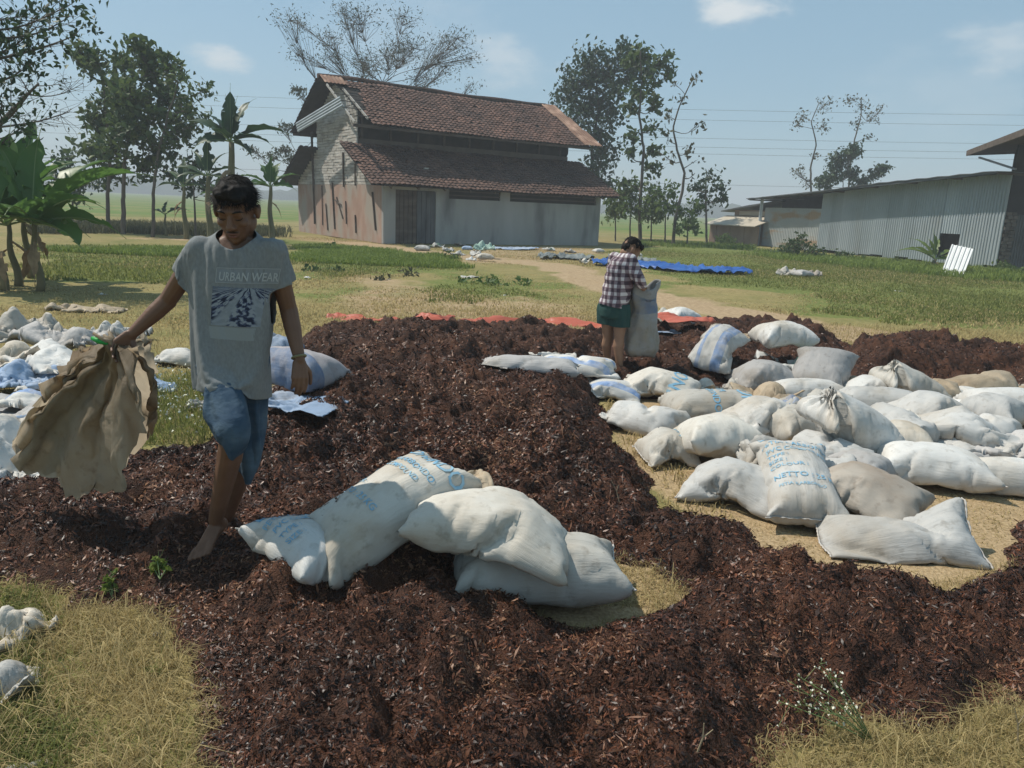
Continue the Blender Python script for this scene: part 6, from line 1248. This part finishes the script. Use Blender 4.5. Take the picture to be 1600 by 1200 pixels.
tree((1265, 375), 60, [(1266, 310), (1268, 260), (1275, 225), (1268, 190), (1280, 160)], [(1255, 180, 16), (1282, 165, 16), (1245, 195, 8), (1290, 195, 12), (1250, 270, 12), (1262, 285, 12), (1238, 268, 6), (1275, 245, 8)], 'tall bare looking tree behind the tin shed, left one of two', 'dry', .22, .12, 22, 3, .09, seed=30, group=GT, twigr=.014)
tree((1325, 375), 60, [(1325, 310), (1328, 260), (1335, 220), (1345, 180), (1345, 155)], [(1345, 165, 14), (1370, 180, 14), (1335, 195, 12), (1380, 170, 10), (1330, 155, 10), (1360, 215, 10)], 'tall bare looking tree behind the tin shed, right one of two', 'dry', .20, .11, 22, 3, .09, seed=31, group=GT, twigr=.014)
tree((1318, 375), 58, [(1318, 310), (1318, 280)], [(1310, 250, 16), (1325, 235, 14), (1300, 275, 16), (1330, 270, 16), (1340, 235, 10), (1350, 285, 12), (1370, 270, 10), (1380, 262, 8), (1290, 285, 12)], 'bushy dark green crown behind the tin shed roof', 'dark', .28, .17, 30, 8, .08, seed=32, group=GT)
for i, (px, py, Y, br, lf, lb) in enumerate([(1252, 405, 34, 26, 'teak', 'round bush in front of the stained end of the shed'), (1222, 408, 35, 16, 'teak', 'smaller bush left of the round bush'), (1316, 413, 33.5, 15, 'teak', 'low bush against the shed middle'), (1345, 416, 33, 9, 'teak', 'tiny bush at the foot of the shed'), (1395, 418, 32.5, 10, 'teak', 'small bush left of the small banana plant'), (1135, 383, 44, 12, 'lime', 'bright bush at the foot of the brown lean-to'), (1575, 432, 29, 14, 'lime', 'leafy weeds below the brick pillar'), (1420, 428, 31, 9, 'dark', 'low weed at the left foot of the small banana plant'), (1597, 440, 28, 16, 'lime', 'bright weeds at the right edge below the hall'),
                                             (735, 452, 17, 10, 'lime', 'green weed tuft in the middle of the yard'), (770, 456, 16.5, 13, 'lime', 'bright green weed tuft in the yard behind the heap'), (820, 452, 17, 10, 'lime', 'right one of the bright weed tufts behind the heap'), (640, 440, 18, 12, 'dry', 'brownish weed clump in the yard left of the tufts'), (600, 446, 17, 9, 'dry', 'small brown weed clump in the yard'), (700, 412, 24, 10, 'teak', 'dark weed clump at the end of the bright grass strip'), (520, 395, 27, 9, 'lime', 'leafy weed clump in the bright grass strip by the barn'), (485, 432, 18, 8, 'teak', 'low broad weed right of the man in the T-shirt'), (520, 434, 18, 8, 'teak', 'second low broad weed right of the man in the T-shirt')]):
    sc = Y / FPX; tree((px, py), Y, [(px, py - br * .5)], [(px - br * .5, py - br * .55, br * .6), (px + br * .5, py - br * .5, br * .6), (px, py - br * .9, br * .65)], lb, lf, .13, .07, 60, 9, .02, name='bush', seed=40 + i, group='bushes and weed clumps', twigr=.006, spread=.22, limbs=False)
# ------------------------------------------------------------------ banana plants: every leaf a part
bl_m = leafmat('banana leaf', (.045, .11, .022), (.075, .16, .035), .40, .4); bl_b = leafmat('bright banana leaf', (.065, .15, .030), (.11, .20, .05), .45, .4); bl_d = leafmat('dark banana leaf', (.020, .050, .020), (.035, .075, .028), .25, .45); dryl = M('dry banana leaf', (.20, .13, .07), (.32, .22, .12), scale=8, rough=.9)
stem_m = M('banana stem', (.10, .10, .05), (.20, .17, .09), scale=6, rough=.8, stretch=(1, 1, .25)); rib_m = M('leaf rib', (.16, .22, .08), rough=.6)
def banana(px, py, Y, height, leaves, label, mat, L_=1.5, seed=0, lean=(0, 0), stem=.09, width=.30, dry=2, group='banana plants'):
    r = np.random.RandomState(seed); b = np.array(at(px, py, Y)); b[2] = 0; o = empty('banana_plant', b); top = np.array([lean[0], lean[1], height]); mb = MB(); n = 8
    mb.tube([top * (k / n) + np.array([.03 * math.sin(k), 0, 0]) for k in range(n + 1)], [stem * (1.25 - .65 * k / n) for k in range(n + 1)], 9); mb.build('stem', stem_m, o, True)
    def leaf(az, el, ln, wd, m, name='leaf', droop=1.0, start=None):
        ns = 14; p = (start if start is not None else top).copy(); d = np.array([math.cos(az) * math.cos(el), math.sin(az) * math.cos(el), math.sin(el)]); mid = [p.copy()]; st_ = ln / ns; ds = [d.copy()]
        for k in range(ns): d = d + np.array([0, 0, -.11 * droop * (.3 + k / ns)]); d /= np.linalg.norm(d); p = p + d * st_; mid.append(p.copy()); ds.append(d.copy())
        V = []; F = []; rib = MB(); rib.tube(mid, [.016 * (1 - k / (ns + 1)) + .003 for k in range(ns + 1)], 4)
        tw = r.randn() * .3
        for k in range(2, ns + 1):
            t = (k - 2) / (ns - 2); w = wd * math.sin(min(1, t * 1.15 + .08) ** .75 * math.pi) ** .6 if t < .98 else .02; s = np.cross(ds[k], [0, 0, 1.0]); s /= np.linalg.norm(s) + 1e-9; u = np.cross(s, ds[k]); s = s * math.cos(tw) + u * math.sin(tw); u = np.cross(s, ds[k]); w *= .5; w1_ = w * (1 - .35 * (r.rand() < .3)); w2_ = w * (1 - .35 * (r.rand() < .3)); fo = .35 + .1 * r.randn()
            V += [mid[k] + s * w1_ + u * w1_ * fo, mid[k] + s * w1_ * .5 + u * w1_ * .28, mid[k], mid[k] - s * w2_ * .5 + u * w2_ * .28, mid[k] - s * w2_ + u * w2_ * fo]
        for k in range(ns - 2):
            tear = r.rand(2) < .16
            for q in range(4):
                if (q == 0 and tear[0]) or (q == 3 and tear[1]): continue
                F.append((5 * k + q, 5 * k + q + 1, 5 * k + 6 + q, 5 * k + 5 + q))
        lf = mesh(name, V, F, m, o, True); rib.build('midrib', rib_m if m is not dryl else dryl, lf)
    for az, el, l in leaves: leaf(R(az), R(el), L_ * l, L_ * width * (.8 + .3 * r.rand()), mat)
    for k in range(dry): leaf(r.rand() * 6.28, -.5, L_ * .55, L_ * .12, dryl, 'dry_leaf', 1.6, top * (.75 - .1 * k))
    tag(o, label, 'banana plant', group); return o
banana(366, 362, 26, at(368, 222, 26)[2], [(95, 86, 1.0), (120, 78, .9), (62, 68, 1.05), (10, 34, 1.15), (-12, 22, .9), (176, 40, 1.1), (160, 20, .85), (200, 12, .7), (-30, -5, .7), (150, 55, .9), (250, 40, .6), (75, 80, .85)], 'tall banana plant rising behind the head of the man in the T-shirt', bl_d, 1.85, 1, stem=.14, width=.34)
banana(424, 366, 27, at(428, 292, 27)[2], [(90, 80, 1.0), (130, 60, 1.0), (165, 35, 1.2), (180, 15, 1.0), (60, 70, .9), (30, 45, 1.0), (0, 20, .8), (230, 25, .8)], 'small banana plant just left of the barn', bl_m, 1.25, 2, stem=.09, width=.32)
banana(328, 366, 26.5, at(330, 275, 26)[2], [(100, 80, 1.1), (60, 60, 1.0), (140, 60, 1.0), (180, 30, 1.1), (10, 35, 1.0), (215, 15, .9), (-25, 10, .8)], 'banana plant left of the tall one', bl_d, 1.35, 3, stem=.10)
banana(290, 362, 27, at(295, 292, 27)[2], [(100, 75, 1.0), (150, 50, 1.0), (185, 20, .9), (40, 50, .9), (0, 20, .8)], 'low banana plant among the left trees', bl_d, 1.15, 4, stem=.08)
banana(345, 366, 27.5, at(350, 305, 27.5)[2], [(95, 80, .9), (150, 50, .9), (30, 50, .9), (190, 20, .8)], 'young banana plant behind the shoulder of the man', bl_m, 1.0, 5, stem=.08)
banana(258, 345, 30, at(258, 335, 30)[2], [(30, 35, 1.0), (160, 30, .8), (90, 70, .7)], 'tiny banana plant with one broad leaf in the field edge', bl_d, 1.0, 15, stem=.05, dry=0)
for i, (px, py, Y, tx, ty, lvs, lb) in enumerate([
    (28, 436, 13.0, 20, 352, [(100, 80, 1.2), (70, 62, 1.2), (40, 50, 1.1), (150, 60, 1.0), (180, 35, 1.0), (200, 10, .9), (10, 20, .9), (250, 40, .9), (20, 62, 1.1), (120, 30, 1.0), (330, 30, .9), (85, 50, 1.2)], 'bright green banana plant at the left edge of the photo'),
    (62, 442, 12.4, 60, 350, [(60, 55, 1.35), (30, 48, 1.4), (100, 76, 1.15), (130, 55, 1.1), (5, 20, 1.0), (170, 30, .9), (-20, 5, .8), (285, 35, .8), (150, 68, 1.2), (75, 35, 1.1), (205, 25, .9), (350, 42, .9)], 'bright green banana plant with a long leaf pointing up to the right'),
    (48, 428, 14.2, 45, 318, [(80, 78, 1.2), (110, 70, 1.1), (140, 50, 1.0), (45, 55, 1.0), (0, 25, .9), (185, 25, .9)], 'banana plant behind the two bright ones'),
    (6, 440, 12.2, -5, 345, [(75, 60, 1.1), (45, 40, 1.0), (110, 75, 1.2), (10, 15, .9), (300, 30, .8)], 'banana plant half outside the left edge')]):
    h = at(tx, ty, Y)[2]; banana(px, py, Y, h, lvs, lb, bl_b if i != 2 else bl_m, 1.52, 10 + i, stem=.055, width=.38, dry=2, lean=((tx - px) * Y / FPX, 0))
banana(1457, 428, 30, .35, [(95, 78, 1.0), (60, 60, 1.0), (130, 55, 1.1), (160, 32, 1.3), (175, 40, 1.1), (20, 35, 1.2), (0, 20, 1.2), (-15, 8, 1.0), (110, 70, .8)], 'small yellowish banana plant beside the propped white sheet', leafmat('yellow green leaf', (.12, .18, .04), (.18, .24, .07), .4, .4), 1.25, 20, stem=.08, width=.2, dry=1)
# ------------------------------------------------------------------ far tree line
tx_ = np.linspace(-620, 620, 620); rows = []
for k, (dy, fh) in enumerate([(0, 0), (2, .75), (7, 1.0), (14, .8), (18, 0)]):
    hgt = (6.5 + 3.5 * fbm(tx_ * .02, tx_ * 0 + 3, seed=90, oct=3) + 2.2 * np.abs(vnoise(tx_ * .12, tx_ * 0 + k * .6, seed=91)) + 1.0 * vnoise(tx_ * .5, tx_ * 0 + k, seed=92)) * np.where(fbm(tx_ * .006, tx_ * 0, seed=95, oct=2) > -.12, 1, .6); rows.append(np.stack([tx_, 440 + dy + 12 * vnoise(tx_ * .02, tx_ * 0, seed=93), np.maximum(.05, hgt * fh) - (.3 if fh == 0 else 0)], 1))
V = np.array(rows).reshape(-1, 3); m_ = len(rows); n_ = len(tx_); I = (np.arange(m_ - 1)[:, None] * n_ + np.arange(n_ - 1)[None]).ravel()
o = bigmesh('treeline', V, np.stack([I, I + 1, I + n_ + 1, I + n_], 1), M('far foliage', (.02, .035, .018), (.05, .075, .03), scale=.25, rough=.95, bump=1, bscale=1.2, bdist=1), smooth=False); tag(o, 'far hazy line of trees along the horizon', 'trees', kind='stuff')
# ------------------------------------------------------------------ grass
def blades(name, region, n, h, w, mat, label, seed, mask=None, lean=.5, onheap=False, cat='grass', clump=0, dens=2.0):
    r = np.random.RandomState(seed); x0, y0, x1, y1 = region; m = n * 4; Y = y0 * (y1 / y0) ** r.rand(m) if dens > 1 else y0 + (y1 - y0) * r.rand(m); X = x0 + (x1 - x0) * r.rand(m); ok = np.abs(X) < Y * .74 + .6
    if clump: ok &= fbm(X * clump, Y * clump, seed=seed + 5, oct=3) + .35 * r.rand(m) > .12
    if mask is not None: ok &= mask(X, Y)
    hm = heap_mask(X, Y); ok &= (poly_sd(X, Y, BARE) < 0) & (poly_sd(X, Y, HUSK) < .05) if name == 'dry_grass' else True; ok &= hm < (.12 if onheap else -.02); X = X[ok][:n]; Y = Y[ok][:n]; n = len(X); a = r.rand(n) * 6.283; hh = h * (.4 + .9 * r.rand(n)) ; l = lean * (.3 + r.rand(n)); dx, dy = np.cos(a), np.sin(a); ww = w * (.6 + .8 * r.rand(n)); b = r.rand(n) * 6.283
    P0 = np.stack([X, Y, np.full(n, -.01)], 1); s = np.stack([np.cos(b), np.sin(b), 0 * b], 1) * ww[:, None] / 2; mid = P0 + np.stack([dx * hh * l * .35, dy * hh * l * .35, hh * .62], 1); tip = P0 + np.stack([dx * hh * l, dy * hh * l, hh * (1 - .45 * l)], 1)
    V = np.stack([P0 - s, P0 + s, mid + s * .8, mid - s * .8, tip], 1).reshape(-1, 3); q = np.arange(n)[:, None] * 5; F = np.concatenate([q + [0, 1, 2], q + [0, 2, 3], q + [3, 2, 4]]); o = bigmesh(name, V, F, mat); tag(o, label, cat, kind='stuff'); return o
gd = leafmat('dry grass', (.28, .215, .095), (.56, .45, .22), .45, .8); gg = leafmat('green grass', (.11, .14, .03), (.27, .27, .085), .5, .7); gb = leafmat('fresh grass', (.12, .18, .03), (.25, .31, .07), .4, .7)
HUSK = G((960, 640), (1110, 560), (1350, 590), (1700, 620), (1800, 800), (1560, 900), (1400, 940), (1180, 850))
def in_(*polys): 
    PP = [G(*p) for p in polys]
    return lambda X, Y: np.max([poly_sd(X, Y, p) + (.25 + .04 * np.clip(Y - 8, 0, 25)) * fbm(X * 1.5, Y * 1.5, seed=66, oct=3) for p in PP], axis=0) > np.random.RandomState(len(X)).rand(len(X)) ** 2 * (.12 + .04 * np.clip(Y - 8, 0, 20))
blades('dry_grass', (-3.2, 1.35, 3.6, 3.6), 52000, .060, .0035, gd, 'short dry straw coloured grass at the near edge of the heap', 1, lean=1.3, onheap=True)
blades('dry_grass', (-3.2, 1.35, 3.6, 3.2), 14000, .13, .003, gd, 'longer dry grass stalks near the camera', 2, lean=1.5, clump=3)
blades('green_grass', (-3.4, 1.3, -.6, 3.4), 26000, .075, .0042, gg, 'green grass patch near the lower left corner', 3, mask=in_(((-300, 930), (75, 930), (95, 1000), (90, 1080), (120, 1150), (100, 1220), (-300, 1300)), ((60, 925), (120, 960), (110, 1000), (40, 1000)), ((215, 1030), (260, 1030), (265, 1080), (215, 1070))), lean=1.0)
blades('green_grass', (-5.5, 4.2, -.6, 9), 13000, .12, .006, gg, 'weedy green grass behind the man in the T-shirt', 4, mask=in_(((190, 590), (330, 590), (440, 640), (425, 650), (330, 700), (190, 705)), ((-60, 650), (60, 700), (10, 760), (-200, 760))), lean=.7)
blades('dry_grass', (-7, 4.0, 9, 12.5), 42000, .07, .007, gd, 'short dry grass around the heap', 5, lean=1.1)
blades('yard_grass', (-14, 9.5, 16, 34), 90000, .055, .016, gd, 'thin dry grass over the yard', 6, lean=1.1, clump=.5, mask=lambda X, Y: line_d(X, Y, TRACK) > .9)
gmask = lambda X, Y: np.max([poly_sd(X, Y, G(*q)) for q in GREEN], axis=0) + fbm(X * .8, Y * .8, seed=72) * 1.6 > .2
blades('yard_grass', (-16, 9.5, 20, 36), 90000, .085, .018, gg, 'short green grass over the yard', 7, lean=.8, mask=lambda X, Y: gmask(X, Y) & (line_d(X, Y, TRACK) > .9))
blades('tall_grass', (-14, 20, -1, 34), 36000, .17, .022, gb, 'taller bright green grass in front of the barn and below the banana plants', 8, lean=.7, mask=in_(((470, 384), (560, 388), (700, 402), (735, 420), (640, 425), (470, 425)), ((60, 390), (300, 390), (330, 405), (100, 410))))
blades('tall_grass', (-22, 24, -8, 42), 15000, .42, .03, leafmat('scrub', (.05, .06, .025), (.13, .13, .06), .3, .8), 'brownish scrub along the field bank below the left trees', 9, lean=.6, mask=in_(((70, 352), (300, 356), (440, 362), (440, 371), (300, 368), (60, 364))))
blades('tall_grass', (6, 24, 24, 44), 20000, .26, .026, gb, 'green weeds along the foot of the tin shed', 10, lean=.7, mask=in_(((1180, 392), (1560, 424), (1700, 432), (1700, 452), (1540, 440), (1180, 402)), ((945, 376), (1180, 382), (1180, 392), (945, 384))))
blades('straw', (-.2, 3.0, .9, 4.0), 5000, .03, .004, gd, 'husk crumbs on the bare patch between the foreground sacks', 11, lean=2.0, dens=0)
blades('straw', (1.0, 3.3, 6, 8), 16000, .025, .005, gd, 'husk crumbs scattered on the drying ground', 12, lean=2.0, dens=0, mask=in_(((960, 640), (1110, 560), (1700, 620), (1800, 800), (1560, 900), (1400, 940), (1180, 850))))
# little flowers in the weeds
wf = M('tiny pale flower', (.70, .68, .50), (.8, .78, .68), scale=20, rough=.8)
r = np.random.RandomState(31); mk = in_(((190, 590), (330, 590), (440, 640), (330, 700), (190, 705))); X = -5.5 + 5 * r.rand(9000); Y = 4.2 + 4.5 * r.rand(9000); ok = mk(X, Y) & (heap_mask(X, Y) < -.02); X = X[ok][:420]; Y = Y[ok][:420]; P, F = leaf_cloud(np.stack([X, Y, .08 + .14 * r.rand(len(X))], 1), .018, .016, r); o = bigmesh('weed_flower', P, F, wf); tag(o, 'tiny pale flowers among the weeds behind the man in the T-shirt', 'flowers', kind='stuff')
def weed(px, py, stems, label, flowers=True, leafy=False, seed=0):
    r = np.random.RandomState(seed); b = np.array(gp(px, py, gh(*gp(px, py)[:2]))); o = empty('weed', b); fl = []
    mb = MB(); lp = []
    for (qx, qy) in stems:
        e = np.array(at(qx, qy, b[1] + r.rand() * .1)) - b; m_ = e * .5 + np.array([0, 0, .02]) + r.randn(3) * .01; mb.tube([np.zeros(3), m_, e], [.0022, .0018, .001], 4)
        for k in range(9): 
            p = m_ + (e - m_) * r.rand(); q = p + r.randn(3) * .022 + [0, 0, .008]; mb.tube([p, q], .0007, 3, caps=False); fl.append(q); lp.append(p + r.randn(3) * .01)
    mb.build('stalk', rib_m, o)
    if flowers: P, F = leaf_cloud(np.concatenate([np.array(fl)] * 2) + r.randn(len(fl) * 2, 3) * .003, .008, .007, r); q = bigmesh('flower_bud', P, F, wf, o); q['kind'] = 'stuff'
    P, F = leaf_cloud(np.array(lp * (1 if not leafy else 3)), .030 if leafy else .020, .016 if leafy else .004, r); q = bigmesh('leaf', P, F, gb if leafy else gg, o); q['kind'] = 'stuff'
    tag(o, label, 'weed', 'single weeds growing out of the mulch')
weed(1365, 1160, [(1235, 1065), (1250, 1100), (1280, 1035), (1245, 1055), (1285, 1110), (1215, 1095), (1290, 1055), (1275, 1130), (1300, 1095)], 'thin weed with tiny white buds in front of the mulch at the lower right', seed=1)
weed(178, 940, [(165, 905), (178, 897), (190, 920), (172, 915)], 'small bright green seedling in the mulch at the lower left', False, True, seed=2)
weed(250, 905, [(248, 875), (256, 885), (244, 890)], 'small green sprout in the mulch near the bare foot', False, True, seed=3)
for i, (px, py, qx, qy, lb) in enumerate([(968, 785, 955, 750, 'forked pale twig sticking out of the mulch slope'), (1090, 1175, 1100, 1130, 'pale stalk in the near mulch'), (1590, 1160, 1585, 1105, 'dry stalk at the lower right corner')]):
    b = np.array(gp(px, py, gh(*gp(px, py)[:2]) + .02)); e = np.array(at(qx, qy, b[1])) - b; m2_ = MB().tube([np.zeros(3), e * .5 + [.006, 0, 0], e], [.003, .0025, .0015], 5); m2_.tube([e * .5 + [.006, 0, 0], e * .8 + [.03, 0, 0]], [.0025, .0012], 5); o = m2_.build('twig', M('pale twig', (.35, .28, .18), rough=.8)); o.location = b; tag(o, lb, 'twig', 'single twigs')
# ------------------------------------------------------------------ overhead wires
wire = M('wire', (.06, .065, .07), rough=.7)
for i, (y0, y1, lb) in enumerate([(152, 168, 'highest wire of the power line crossing the sky'), (168, 184, 'second wire from the top of the power line'), (195, 214, 'third wire from the top of the power line'), (210, 227, 'fourth wire from the top of the power line'), (220, 238, 'fifth wire from the top of the power line'), (262, 290, 'lowest wire of the power line near the horizon')]):
    a_ = np.array(at(-500, y0 - 30, 150)); b_ = np.array(at(2300, y1 + 26, 150)); Pp = [a_ + (b_ - a_) * t + np.array([0, 0, -2.2 * 4 * t * (1 - t) + 1.2]) for t in np.linspace(0, 1, 24)]; c_ = Pp[0] * [1, 1, 0]; o = MB().tube([p - c_ for p in Pp], .026, 4).build('power_line', wire); o.location = c_; tag(o, lb, 'power line', 'wires of the power line')
# ------------------------------------------------------------------ haze
hm = bpy.data.materials.new('haze'); hm.use_nodes = True; t_ = hm.node_tree; t_.nodes.clear(); o_ = t_.nodes.new('ShaderNodeOutputMaterial'); v_ = t_.nodes.new('ShaderNodeVolumePrincipled')
v_.inputs['Density'].default_value = .0022; v_.inputs['Color'].default_value = (.93, .97, 1, 1); v_.inputs['Anisotropy'].default_value = 0; t_.links.new(v_.outputs[0], o_.inputs['Volume'])
hb = MB().box((-1000, -80, -1.5), (1000, 1600, 26)).build('haze', hm); hb['kind'] = 'stuff'; hb['label'] = 'thin pale air haze over the whole place'
